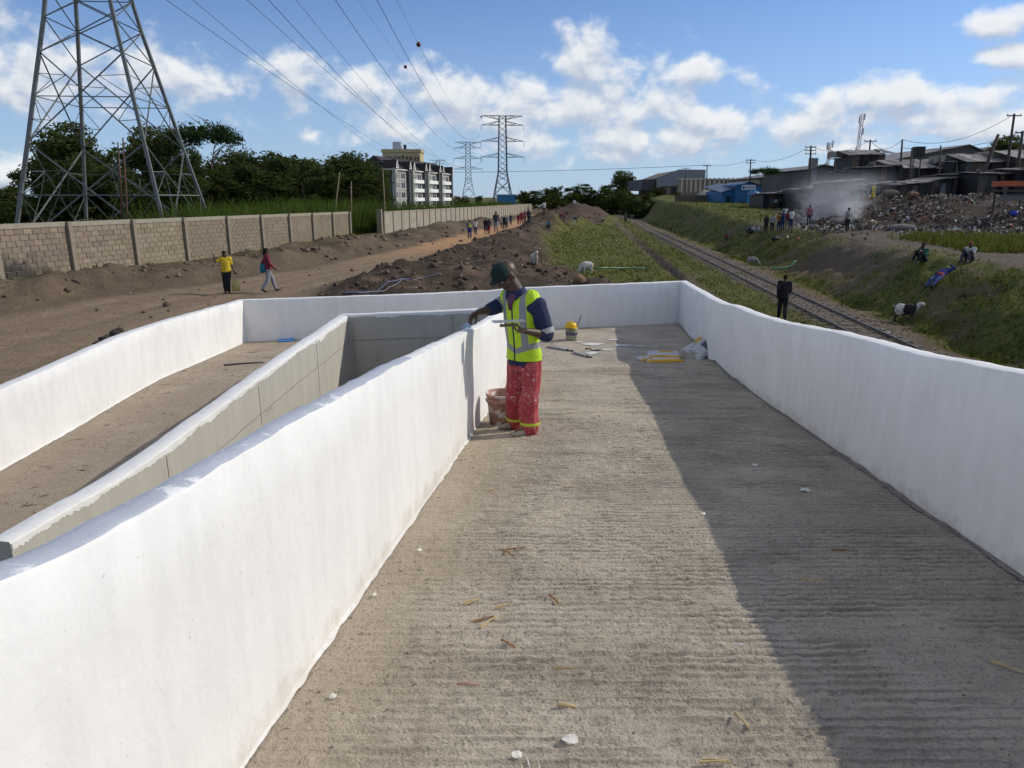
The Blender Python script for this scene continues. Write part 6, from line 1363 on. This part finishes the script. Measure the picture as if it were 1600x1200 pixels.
for k, (a, b, c, d) in enumerate(((.30, .42, 0, .42), (.05, .20, .1, .34))): MB().bbox(Wd*a, Wd*b, -.1, -.01, hz*c, hz*d).build('door_opening', mat('dark_slot', (0, 0, 0)), wh)
MB().bbox(-4, -.25, 2, 28, hz*.3, hz-2.2).build('side_cladding', mat('dark_cladding', (.07, .075, .085), .7, .1), wh)
lw = thing('boundary_wall', (0, 0, 0), 'long tan factory wall with white pilasters right of the warehouse', 'wall'); x0, x1, z1 = front(1062, 1163, 281, 192); zb = gz(x0, 192)-1; MB().bbox(x0, x1, 192, 193, zb, z1).build('wall', mat('tan_wall', (.30, .24, .18), .95, .12, .3), lw)
for k in range(14): xx = x0+(x1-x0)*(k+.5)/14; MB().bbox(xx-.25, xx+.25, 191.7, 191.99, z1-3.2, z1+.5).build('pilaster', mat('pale_pilaster', (.50, .46, .40), .9, .1), lw)
MB().bbox(x0-.2, x1+.2, 191.6, 193.2, z1, z1+.3).build('coping', mat('pale_pilaster', (0, 0, 0)), lw)
lo = thing('boundary_wall', (0, 0, 0), 'low dark wall in front of the gravel pile', 'wall'); x0, x1, z1 = front(1056, 1158, 305, 138); MB().bbox(x0, x1, 138, 138.6, z1-2.6, z1).build('wall', mat('dark_stone_wall', (.11, .095, .08), .95, .2, .8), lo)
gp_ = at(1101, 294, 150); zb = gz(gp_.x, 150); m = MB(); n = 24; hgt = gp_.z-zb
for i, (r, z) in enumerate(((1, 0), (.72, .34), (.42, .66), (.16, .94), (0.02, 1))): m.v += [(gp_.x+3.4*r*math.cos(6.28*k/n)*(1+.07*math.sin(3*k+i)), 150+3.4*r*math.sin(6.28*k/n), zb+hgt*z-.3) for k in range(n)]
for i in range(4): m.f += [(i*n+k, i*n+(k+1) % n, (i+1)*n+(k+1) % n, (i+1)*n+k) for k in range(n)]
m.mi = [0]*len(m.f); o = m.build('gravel_pile', mat('pale_gravel', (.27, .25, .21), .95, .2, 2, .6, 12), None, True); tag(o, 'pale conical gravel pile behind the low dark wall', 'gravel pile')
# blue building with a sign, blue tank
BY = 128; x0, x1, z1 = front(1131, 1190, 296, BY); zb = gz(x0, BY)-.8; blue = mat('blue_painted_sheet', (.025, .115, .26), .6, .12, 1.5); ap = at(1168, 285, BY); bb_ = thing('shop_building', (x0, BY, zb), 'blue tin building with a white sign on its gable', 'building'); Wd = x1-x0; gl_ = at(1150, 290, BY).x-x0; h1 = z1-zb; h2 = ap.z-zb
prism(MB(), [(gl_, 0), (Wd, 0), (Wd, h1+.5), ((gl_+Wd)/2, h2), (gl_, h1+.8)], 0, 12).build('gable_wall', blue, bb_)
prism(MB(), [(0, 0), (gl_-.01, 0), (gl_-.01, h1+.2), (0, h1-.4)], 1, 12).build('side_wall', blue, bb_)
m = MB(); m.add([(-.3, .7, h1-.5), (gl_, .7, h1+.2), (gl_+.6, 12, h2+.1), (-.3, 12, h1+.6)], [(0, 1, 2, 3)]); m.build('roof', mat('slate_blue_roof', (.12, .16, .21), .6, .1), bb_)
for e in (-1, 1):
    xm = (gl_+Wd)/2; xe = gl_-.3 if e < 0 else Wd+.3; m = MB(); m.add([(xe, -.3, h1+.5), (xm, -.3, h2+.15), (xm, 12.2, h2+.15), (xe, 12.2, h1+.5)], [(0, 1, 2, 3) if e < 0 else (3, 2, 1, 0)]); m.build('roof', mat('slate_blue_roof', (0, 0, 0)), bb_)
sg = MB().bbox(gl_+1.0, gl_+3.4, -.12, -.02, h1-.1, h1+.75).build('sign', mat('white_sign', (.55, .58, .60), .5, .05), bb_); MB().ball((gl_+1.35, -.13, h1+.33), (.22, .03, .22), 12, 8).build('sign_emblem', mat('navy_ink', (.03, .06, .16), .5, .05), sg); 
for k in range(5): MB().bbox(gl_+1.75+k*.3, gl_+1.95+k*.3, -.145, -.125, h1+.15+.02*(k % 2), h1+.50).build('sign_letter', mat('grey_ink', (.25, .30, .36), .5, .05), sg)
for k in range(3): MB().bbox(.8+k*1.2, 1.5+k*1.2, .93, .99, .9, 2.0).build('window', glass, bb_)
TYk = 122; x0, x1, z1 = front(1169, 1187, 297, TYk); cx = (x0+x1)/2; r = (x1-x0)/2; zb = gz(cx, TYk)-.3; hh = z1-zb; tk = thing('water_tank', (cx, TYk, zb), 'round blue plastic water tank beside the blue building', 'tank'); prof = [(r*.97, 0)]
for k in range(6): prof += [(r*.97, hh*.13*k+.05), (r, hh*.13*k+.12), (r, hh*.13*(k+1)-.05)]
MB().lathe(prof+[(r*.9, hh*.86), (r*.4, hh*.96), (0, hh*.97)], n=24).build('drum', mat('blue_plastic_tank', (.03, .17, .40), .4, .06), tk, True); MB().lathe([(r*.3, hh*.94), (r*.3, hh*1.02), (0, hh*1.03)], n=16).build('lid', mat('dark_lid', (.03, .05, .09), .5, .1), tk, True)

# ---------------------------------------------------------------- tin shacks
def tin(name, c, rust=(.12, .06, .035), k=.62):
    if name in MATS: return MATS[name]
    m = bpy.data.materials.new(name); m.use_nodes = True; q = NT(m.node_tree); b = m.node_tree.nodes['Principled BSDF']; p = q.node('ShaderNodeNewGeometry').outputs['Position']; oi = q.node('ShaderNodeObjectInfo').outputs['Random']
    col = q.mix(oi, tuple(x*.45 for x in c), tuple(x*1.6 for x in c)); col = q.mix(q.rampf(q.noise(p, 1.1, 6, .65), k, k+.15), col, rust); s = q.node('ShaderNodeSeparateXYZ'); q.put(s.inputs[0], p); wv = q.m('SINE', q.m('MULTIPLY', s.outputs[0], 60))
    q.put(b.inputs['Base Color'], col); b.inputs['Roughness'].default_value = .6; b.inputs['Metallic'].default_value = .15; bn = q.node('ShaderNodeBump'); bn.inputs['Strength'].default_value = .5; bn.inputs['Distance'].default_value = .02; q.put(bn.inputs['Height'], wv); m.node_tree.links.new(bn.outputs[0], b.inputs['Normal']); MATS[name] = m; return m
TIN = dict(grey=tin('grey_tin', (.085, .085, .085)), dark=tin('dark_tin', (.026, .026, .027)), blue=tin('blue_tin', (.035, .052, .065)), teal=tin('teal_tin', (.05, .085, .085)), navy=tin('navy_tin', (.012, .014, .020)), roof=tin('pale_tin_roof', (.22, .20, .175), (.12, .075, .05), .5), wood=tin('board_wall', (.095, .075, .058)), brown=tin('rust_tin', (.075, .045, .034)))
def shack(px0, px1, pyb, pyl, pyr, Y, wallk, label, depth=6, ridge=None, roofk='roof', door=None, over=.35, overf=.5):
    if px1-px0 > 50:      # a row of separate small shacks
        k = 3 if px1-px0 > 90 else 2; out = None
        for i in range(k):
            a_, b_ = i/k, (i+1)/k-.012; word = (('left', 'right'), ('left', 'middle', 'right'))[k-2][i]; jj = (0, 2.5, -1.5)[i]
            out = shack(px0+(px1-px0)*a_, px0+(px1-px0)*b_, pyb, pyl+(pyr-pyl)*a_+jj, pyl+(pyr-pyl)*b_+jj+(1.5, -1.0, 1)[i], Y+(0, 1.2, -.6)[i], (wallk, wallk+' brown', wallk+' wood wood')[i], word+' part of the '+label, depth, ridge, roofk, .5 if i else door, over, overf)
        return out
    """front wall between photo x px0..px1, base pyb, eave heights pyl (left) and pyr (right); sheets one by one"""
    a, b = at(px0, pyb, Y), at(px1, pyb, Y); x0, x1 = a.x, b.x; zl, zr = at(px0, pyl, Y).z, at(px1, pyr, Y).z; zb = min(a.z, gz(x0, Y)+.2, gz(x1, Y)+.2)-.25
    t = thing('tin_shack', (x0, Y, zb), label, 'shack', 'tin shacks above the dump'); W = x1-x0; hl, hr = zl-zb, zr-zb; n = max(2, round(W/.8)); kinds = wallk.split()+['wood', 'dark', 'brown']
    prism(MB(), [(0.02, 0), (W-.02, 0), (W-.02, hr-.06), (.02, hl-.06)], .08, depth).build('frame_wall', TIN['dark'], t)
    for k in range(n):
        xa, xb = W*k/n, W*(k+1)/n; ha, hb = hl+(hr-hl)*k/n, hl+(hr-hl)*(k+1)/n; jz = random.uniform(0, .12); jy = random.uniform(0, .035)
        if door is not None and k == min(n-1, int(door*n)):
            MB().bbox(xa+.06, xb-.06, -.02, .05, 0, min(2.0, ha-.2)).build('door', TIN[random.choice(['blue', 'wood', 'brown'])], t); continue
        m = MB(); m.add([(xa+.01, -.03-jy, 0), (xb+.02, -.03-jy, 0), (xb+.02, -.03-jy, hb-jz), (xa+.01, -.03-jy, ha-jz), (xa+.01, .05, 0), (xb+.02, .05, 0), (xb+.02, .05, hb-jz), (xa+.01, .05, ha-jz)], [(0, 1, 2, 3), (7, 6, 5, 4), (3, 2, 6, 7), (0, 3, 7, 4), (1, 5, 6, 2)]); m.build('wall_sheet', TIN[random.choice(kinds)], t)
    nr = max(2, round((W+2*over)/1.1)); rise = .12 if ridge is None else ridge*.6
    for k in range(nr):
        u0, u1 = k/nr, (k+1)/nr; xa, xb = -over+(W+2*over)*u0, -over+(W+2*over)*u1; ha, hb = hl+(hr-hl)*u0, hl+(hr-hl)*u1; j = random.uniform(-.06, .08); f = random.uniform(0, .45)
        m = MB(); m.add([(xa, -overf-f, ha+j), (xb+.05, -overf-f, hb+j), (xb+.05, depth*.55, hb+rise+j), (xa, depth*.55, ha+rise+j), (xa, -overf-f, ha+j+.06), (xb+.05, -overf-f, hb+j+.06), (xb+.05, depth*.55, hb+rise+j+.06), (xa, depth*.55, ha+rise+j+.06)], [(3, 2, 1, 0), (4, 5, 6, 7), (0, 1, 5, 4), (1, 2, 6, 5), (3, 0, 4, 7)]); m.build('roof_sheet', TIN[roofk], t)
    prism(MB(), [(-over, hl+.02), (W+over, hr+.02), (W+over, hr+rise), (-over, hl+rise)], depth*.55+.02, depth+.3).build('rear_roof', TIN[roofk], t)
    for k in range(random.randint(1, 3)):            # patches, boards and cloths hung on the front
        x_ = random.uniform(.1, .8)*W; z_ = random.uniform(.9, max(1.0, min(hl, hr)-.7)); MB().box((x_, -.10, z_), (random.uniform(.4, .9), .03, random.uniform(.4, .8)), 0, random.uniform(-.1, .1)).build('hung_cloth', random.choice([TIN['dark'], TIN['brown'], TIN['roof'], C_['grey'], C_['teal'], C_['white']]), t)
    if random.random() > .4: x_ = random.uniform(.1, .9)*W; MB().bar((x_, -.9, 0), (x_+random.uniform(-.5, .5), -.1, min(hl, hr)-.1), .55, .04).build('leaning_sheet', TIN[random.choice(['grey', 'brown', 'roof'])], t)
    for k in range(random.randint(1, 3)): x_ = random.uniform(0, 1)*W; MB().box((x_, .3, hl+(hr-hl)*x_/max(W, .1)+.16), (random.uniform(.3, .9), .4, .14), random.uniform(0, 3)).build('roof_weight', TIN[random.choice(['wood', 'dark', 'brown'])], t)
    return t
# front row on the dump edge
shack(1192, 1246, 316, 304, 297, 104, 'dark navy', 'low dark shack at the left end, behind the children', 6)
shack(1247, 1299, 314, 297, 287, 98, 'dark blue', 'low dark shack behind the thickest smoke', 6)
shack(1300, 1341, 311, 286, 281, 88, 'blue grey', 'pale blue shack with sloping roof left of the front row', 6)
shack(1345, 1402, 310, 289, 283, 86, 'dark grey', 'dark shack behind the woman in yellow', 6, door=.3)
shack(1404, 1484, 310, 290, 275, 84, 'dark blue dark', 'long dark shack with roof rising to the right behind the pigs', 7, door=.7)
shack(1485, 1524, 309, 274, 272, 86, 'grey dark wood', 'grey shack with a hanging sheet right of the pigs', 6)
shack(1525, 1580, 308, 271, 268, 82, 'navy', 'tall shack hung with black sheeting near the right edge', 6, ridge=.4)
shack(1581, 1625, 306, 267, 264, 82, 'teal navy', 'dark teal shack at the right edge of the picture', 6, ridge=.4)
# middle row
shack(1346, 1383, 290, 262, 260, 96, 'grey wood', 'grey board shack below the tall upper room', 5, ridge=.3)
shack(1384, 1407, 288, 259, 258, 97, 'blue teal', 'narrow blue shack with a peaked roof', 5, ridge=1.2)
shack(1408, 1485, 288, 263, 260, 100, 'dark teal grey', 'long middle shack with a wide pale roof', 8, ridge=2.2, door=.6)
shack(1486, 1505, 285, 254, 252, 98, 'blue dark', 'dark blue shack in the middle of the row', 6, ridge=.5)
shack(1506, 1620, 285, 254, 247, 96, 'teal brown dark', 'long shack with rusty pale roof at upper right', 8, ridge=2.0)
shack(1320, 1346, 292, 268, 268, 98, 'grey blue', 'small shack under the stilted upper room', 5)
up_ = shack(1331, 1380, 265, 243, 241, 102, 'grey teal wood', 'tall upper storey room on top of the shacks with an open veranda', 6, ridge=1.3, over=.9, door=.5)
z_ = up_.location.z; m = MB(); m.bbox(0, at(1380, 262, 102).x-up_.location.x, .3, 5.5, gz(up_.location.x, 102)-z_-.3, -.02); m.build('lower_storey', TIN['grey'], up_)
for k in range(2): MB().bar((-1.3+.6*k, -.2, gz(up_.location.x, 102)-z_), (-1.3+.6*k, -.2, 2.2), .12).build('veranda_post', TIN['wood'], up_)
for px0, px1, pyb, pyl, ap_, pyr, Y, lab in ((1390, 1560, 262, 252, (1512, 228), 250, 136, 'wide low gabled warehouse roof behind the shacks'), (1540, 1640, 255, 240, (1600, 226), 236, 150, 'grey factory roof at the upper right edge'), (1185, 1262, 300, 279, (1240, 270), 281, 165, 'cream factory roofs behind the spreading acacia'), (1258, 1300, 296, 266, (1285, 259), 262, 140, 'grey block building with a chimney stack behind the smoke')):
    a, b = at(px0, pyb, Y), at(px1, pyb, Y); c = at(ap_[0], ap_[1], Y); zb = gz(a.x, Y)-1.5; t = thing('warehouse', (a.x, Y, zb), lab, 'building'); W = b.x-a.x; hl, hr, hc = at(px0, pyl, Y).z-zb, at(px1, pyr, Y).z-zb, c.z-zb; xc = c.x-a.x
    prism(MB(), [(0, 0), (W, 0), (W, hr), (xc, hc), (0, hl)], 0, 24).build('wall', mat('cream_factory', (.30, .25, .19), .9, .15, .4) if 'cream' in lab else mat('grey_factory', (.12, .115, .11), .9, .2, .3), t)
    for e, (xa, za) in enumerate(((-.4, hl), (W+.4, hr))): m = MB(); m.add([(xa, -.6, za), (xc, -.6, hc+.12), (xc, 24.5, hc+.12), (xa, 24.5, za), (xa, -.6, za+.15), (xc, -.6, hc+.27), (xc, 24.5, hc+.27), (xa, 24.5, za+.15)], [(0, 1, 2, 3), (7, 6, 5, 4), (4, 5, 1, 0)]); m.build('roof', TIN['roof'], t)
    if 'chimney' in lab: MB().bbox(W*.1, W*.35, -.3, 1, 0, hl+2.2).build('chimney_stack', mat('grey_block', (.20, .20, .20), .9, .12, .8), t)
# poles, masts, wires on the right
polem = mat('dark_wood_pole', (.075, .06, .05), .9, .2)
def upole(px, top, pxb, pyb, Y, label, arms=0, r=.14):
    a = at(px, top, Y); b = at(pxb, pyb, Y); b.z = min(b.z, gz(b.x, Y))-.3; t = thing('utility_pole', b, label, 'pole', 'poles above the shacks'); MB().tube([V3(0, 0, 0), (a-b)*.5, a-b], [r*1.15, r, r*.8], 8).build('pole_shaft', polem, t, True)
    for k in range(arms):
        z = (a-b)*(1-.06*k-.02); MB().bar(z+V3(-.9, 0, 0), z+V3(.9, 0, 0), .12).build('cross_arm', polem, t)
        for e in (-.8, 0, .8): MB().tube([z+V3(e, 0, .05), z+V3(e, 0, .28)], [.05, .035], 6).build('insulator', mat('brown_insulator', (0, 0, 0)), t, True)
    return a
tips = [upole(1105, 258, 1105, 293, 170, 'pole right of the grey warehouse', 1), upole(1173, 249, 1173, 288, 150, 'pole with two arms behind the blue building', 2), upole(1267, 228, 1267, 285, 120, 'tall pole beside the chimney stack', 3, .18), upole(1305, 247, 1305, 282, 100, 'short pole left of the upper room', 1), upole(1360, 219, 1360, 245, 110, 'short pole behind the upper room', 1), upole(1410, 218, 1409, 268, 98, 'pole between the middle shacks', 0), upole(1425, 231, 1423, 280, 92, 'pole with a crooked board', 0, .11), upole(1470, 227, 1471, 275, 92, 'thin pole over the long middle shack', 0, .10), upole(1560, 210, 1526, 275, 84, 'strongly leaning pole right of the middle', 0, .20), upole(1585, 178, 1578, 245, 92, 'tallest pole near the right edge, slightly leaning', 1, .16), upole(1598, 205, 1594, 250, 90, 'dark pole at the very right edge', 1, .18)]
upole(1072, 262, 1072, 296, 185, 'thin pole in front of the warehouse', 1, .08)
a = at(1435, 237, 95); t = thing('roof_tank', (a.x, 95, a.z-.6), 'dark square tank standing on posts above the middle shacks', 'tank'); MB().box((0, 0, .6), (1.15, 1.1, 1.2)).build('tank_body', TIN['dark'], t)
for sx in (-.45, .45): MB().bar((sx, 0, -3.2), (sx, 0, .02), .12).build('stand_post', TIN['wood'], t)
def sagwire(a, b, label, s=1.2, r=.03):
    pts = [a.lerp(b, k/14)+V3(0, 0, -4*s*(k/14)*(1-k/14)) for k in range(15)]; tag(MB().tube(pts, r, 5).build('power_line', wire_m, None, True), label, 'power line', 'low wires over the shacks')
sagwire(tips[1], tips[2], 'wire from the two armed pole to the tall pole by the stack'); sagwire(tips[2], tips[4], 'wire from the tall pole by the stack to the short pole'); sagwire(tips[4], tips[5], 'wire above the upper room'); sagwire(tips[5], tips[9], 'longest wire rising to the tallest right pole', 1.6); sagwire(tips[5]+V3(0, 0, -1), tips[10], 'wire below the longest one toward the right edge', 1.0); sagwire(tips[0], tips[1], 'wire right of the grey warehouse', .6)
sagwire(at(560, 268, 260), tips[0], 'long level wire crossing in front of the distant pylons', .8, .05); sagwire(at(330, 240, 120), at(600, 252, 240), 'faint wire above the wood', .8, .03)
def mast(px, top, pyb, Y, label, w=.55):
    a = at(px, top, Y); b = at(px, pyb, Y); b.z = gz(b.x, Y); H = a.z-b.z; t = thing('telecom_mast', b, label, 'mast'); wm, rm = mat('white_mast', (.55, .56, .58), .6, .05), mat('red_mast', (.30, .10, .09), .6, .05)
    n = 12
    for k in range(n):
        z0, z1 = H*k/n, H*(k+1)/n; m = MB()
        for i in range(3):
            c0 = V3(w*math.cos(2.09*i), w*math.sin(2.09*i), z0); c1 = V3(c0.x, c0.y, z1); d1 = V3(w*math.cos(2.09*(i+1)), w*math.sin(2.09*(i+1)), z1); m.bar(c0, c1, .12); m.bar(c0, d1, .07); m.bar(c1, d1, .07)
        m.build('mast_section', wm if k % 2 else rm, t)
    for k, (z, e) in enumerate(((.97, 1), (.93, -1), (.78, 1), (.52, -1))): MB().box((e*.75, -.2, H*z), (.35, .25, 1.9)).build('antenna', wm, t)
mast(1340, 179, 240, 230, 'red and white telecom mast rising behind the upper room'); mast(1292, 223, 268, 210, 'smaller pale mast left of the upper room', .4)

# ---------------------------------------------------------------- the dump: rubbish, stall, smoke
def kd_dump(x, y):
    r, s, g, b, d, n, n2 = masks(x, y); return np.clip(d*np.clip(.42+2.4*n+1.2*n2, .04, 1)+.015*sstep(18, 22, tcoord(x, y))*sstep(30, 40, y), 0, 1)*(1-g*.6)
x, y = scatter(60000, 44, 112, .32, .80, kd_dump); n = len(x); pal = np.array([(.52, .51, .49), (.36, .34, .32), (.16, .125, .095), (.085, .065, .05), (.05, .04, .034), (.22, .15, .10), (.07, .12, .24), (.36, .07, .06), (.16, .20, .15), (.48, .42, .30), (.13, .11, .09), (.09, .075, .065)])
ci = rng.choice(len(pal), n, p=[.10, .10, .17, .17, .15, .08, .012, .014, .014, .03, .10, .06]); sz = .05+.24*rng.random(n)**3; z = ground_z(x, y)+.02+.14*rng.random(n); u = rng.normal(size=(n, 3)); u[:, 2] *= .35; u /= np.linalg.norm(u, axis=1)[:, None]; v = np.cross(u, rng.normal(size=(n, 3))); v /= np.linalg.norm(v, axis=1)[:, None]; w3 = np.cross(u, v)*sz[:, None]*.16
c0 = np.stack([x, y, z], -1); U, W_ = u*sz[:, None]*.6, v*sz[:, None]*(.25+.5*rng.random((n, 1)))
V = np.stack([c0-U-W_+w3*0, c0+U-W_*.8, c0+U*.8+W_, c0-U*.9+W_*.9, c0+w3*2.5], 1).reshape(-1, 3); o_ = 5*np.arange(n)[:, None]
tag(link('rubbish', np_mesh('rubbish', V, [(o_+np.array([[a, b, 4]])).reshape(-1, 3) for a, b in ((0, 1), (1, 2), (2, 3), (3, 0))], attrmat('rubbish_scraps', .8, .15, 20), False, np.repeat(pal[ci]*(.7+.6*rng.random((n, 1))), 5, 0))), 'heap of mixed rubbish, plastic and ash on the dump', 'rubbish', kind='stuff')
# scraps of litter beside the roads and tracks
x, y = scatter(2600, 22, 120, -.95, .78, lambda x, y: np.clip(.25+fbm(x*.2, y*.2, 3)*2, 0, .8)*(1-.6*masks(x, y)[0])); n = len(x); k = tcoord(x, y) > -18; x, y = x[k], y[k]; n = len(x)
cc = np.where(rng.random((n, 1)) > .35, np.array((.55, .54, .52)), np.array((.30, .22, .14)))*(.5+.6*rng.random((n, 1)))
tag(link('roadside_litter', rocks('roadside_litter', x, y, (.02+.05*rng.random(n)**2)*(1+y/70), cc, attr_soil, .35)), 'pale scraps of litter scattered over the soil and grass', 'litter', kind='stuff')
p = ong(1590, 336); st = thing('market_stall', p, 'wooden stall with an orange red cover at the right edge above the bank', 'stall'); sc_ = p.y/50
for sx in (-1.2, .9):
    for sy in (0, 1.3): MB().bar((sx, sy, 0), (sx, sy, 1.9*sc_), .10).build('leg', TIN['wood'], st)
MB().bbox(-1.4, 1.3, -.2, 1.5, 1.55*sc_, 1.66*sc_).build('shelf', TIN['wood'], st); MB().bbox(-1.45, 1.5, -.25, 1.55, 1.9*sc_, 2.25*sc_).build('cover', mat('orange_tarp', (.42, .11, .045), .7, .15, 2), st); m = MB(); m.add([(-1.9, -.3, .95*sc_), (.2, -.3, 1.05*sc_), (.2, .1, 1.5*sc_), (-1.4, .1, 1.4*sc_)], [(0, 1, 2, 3)]); m.box((-.85, -.1, 1.2*sc_), (1.6, .05, .3)); m.build('apron', TIN['grey'], st)
MB().bar((-1.2, 0, .1), (.9, 0, 1.2), .08).build('brace', TIN['wood'], st)
p = ong(1583, 338); tag(MB().lathe([(0, 0), (.22, 0), (.30, .42), (.27, .42), (.2, .05), (0, .05)], n=16).build('basin', mat('blue_basin', (.03, .06, .38), .4, .05), None, True, loc=p), 'deep blue plastic basin under the stall', 'basin')
def soft_heap(px, py, w_, h_, label, m_, name='sack', seed=1):
    p = ong(px, py); m = MB(); m.add(*bag_mesh(w_, w_*.55, h_, seed)); o = m.build(name, m_, None, True, loc=p); o.rotation_euler = (0, 0, R(random.uniform(-20, 20))); tag(o, label, name.replace('_', ' '))
soft_heap(1177, 362, 1.3, .25, 'white and dark sacks left of the children on the bank', mat('soiled_sack', (.26, .26, .27), .8, .3, 3, c2=(.03, .03, .035), c2lo=.45, c2hi=.55, c2scale=2.5), 'sack', 31)
soft_heap(1408, 360, 1.9, .28, 'grey tarpaulin lump below the rubbish', mat('grey_tarp', (.15, .14, .125), .9, .2, 3), 'tarpaulin', 32)
soft_heap(1215, 375, 1.0, .2, 'black plastic lump on the grass bank below the children', mat('black_plastic', (.02, .02, .02), .5, .2, 3), 'plastic_sheet', 33)
def hose(pix, r, m_, label, name='hose', lift=.05):
    pts = [ong(*q)+V3(0, 0, lift) for q in pix]; out = []
    for i in range(len(pts)-1):
        for s in np.linspace(0, 1, 6)[:-1]: q = pts[i].lerp(pts[i+1], float(s)); q.z = max(q.z, gz(q.x, q.y)+lift); out.append(q)
    out.append(pts[-1]); tag(MB().tube(out, r, 8).build(name, m_, None, True), label, name)
bl_h = mat('blue_hose', (.05, .065, .14), .4, .1)
hose([(536, 461), (560, 459), (588, 458), (600, 448), (622, 440), (640, 438)], .032, bl_h, 'blue hose looping over the dug soil behind the end wall'); hose([(560, 460), (600, 457), (620, 446), (660, 436), (690, 430)], .022, mat('grey_hose', (.14, .14, .16), .5, .1), 'thinner grey hose beside the blue one')
hose([(930, 420), (980, 420), (1010, 420)], .05, mat('green_pipe', (.06, .22, .11), .5, .1), 'green pipe lying in the grass beside the white goat', 'pipe'); hose([(1204, 421), (1222, 421), (1236, 417), (1243, 409)], .05, mat('light_green_pipe', (.12, .35, .20), .5, .1), 'curved green pipe at the foot of the far bank', 'pipe')
p = ong(905, 443); o = link('boulder', rocks('boulder', np.array([p.x]), np.array([p.y]), np.array([.42]), np.array([(.22, .14, .08)]), attr_soil)); tag(o, 'brown boulder just beyond the end wall', 'boulder')
for k, (px, py, s, lab) in enumerate(((178, 524, .22, 'dark boulder top of the small pile by the left wall'), (165, 533, .18, 'dark boulder lower left in the small pile'), (186, 518, .16, 'dark boulder at the back of the small pile'), (152, 540, .14, 'smallest dark boulder of the pile by the left wall'))):
    p = ong(px, py); o = link('boulder', rocks('boulder', np.array([p.x]), np.array([p.y]), np.array([s]), np.array([(.055, .045, .04)]), attr_soil)); tag(o, lab, 'boulder', 'boulders by the left wall')
# smoke from the smouldering rubbish
def smoke(name, c, rad, dens, label, lean):
    m = bpy.data.materials.new(name); m.use_nodes = True; t = m.node_tree; t.nodes.remove(t.nodes['Principled BSDF']); q = NT(t); oc = q.node('ShaderNodeTexCoord').outputs['Object']; s = q.node('ShaderNodeSeparateXYZ'); q.put(s.inputs[0], oc)
    # plume widens and thins upward, drifting with the wind
    h = q.m('MULTIPLY_ADD', s.outputs[2], .5, .5); ax = q.m('SUBTRACT', s.outputs[0], q.m('MULTIPLY', h, lean)); wdt = q.m('MULTIPLY_ADD', h, .45, .42); n_ = q.noise(oc, 2.4, 5, .65, .6); rr = q.m('DIVIDE', q.m('SQRT', q.m('ADD', q.m('MULTIPLY', ax, ax), q.m('MULTIPLY', s.outputs[1], s.outputs[1]))), wdt)
    d = q.m('MULTIPLY', q.rampf(q.m('ADD', rr, q.m('MULTIPLY', q.m('SUBTRACT', n_, .5), 1.8)), 1.0, .15), q.m('MULTIPLY', q.rampf(h, 1.0, .25), q.rampf(h, 0, .06)))
    vs = q.node('ShaderNodeVolumePrincipled'); vs.inputs['Color'].default_value = (.93, .95, 1.0, 1); vs.inputs['Anisotropy'].default_value = .35; q.put(vs.inputs['Density'], q.m('MULTIPLY', d, dens)); t.links.new(vs.outputs[0], t.nodes['Material Output'].inputs['Volume'])
    o = MB().bbox(-1, 1, -1, 1, -1, 1).build(name, m, None, loc=c); o.scale = rad; tag(o, label, 'smoke', kind='stuff'); return o
p = at(1236, 330, 68); p.z = gz(p.x, p.y); smoke('smoke', (p.x+2.4, p.y, p.z+2.3), (7.0, 2.8, 2.8), .62, 'pale blue smoke drifting up from the rubbish fire', .45)
p = ong(1322, 350); smoke('smoke', (p.x+.3, p.y+1, p.z+1.0), (2.4, 1.2, 1.15), 1.6, 'small wisp of smoke behind the man in the pale vest', .3)
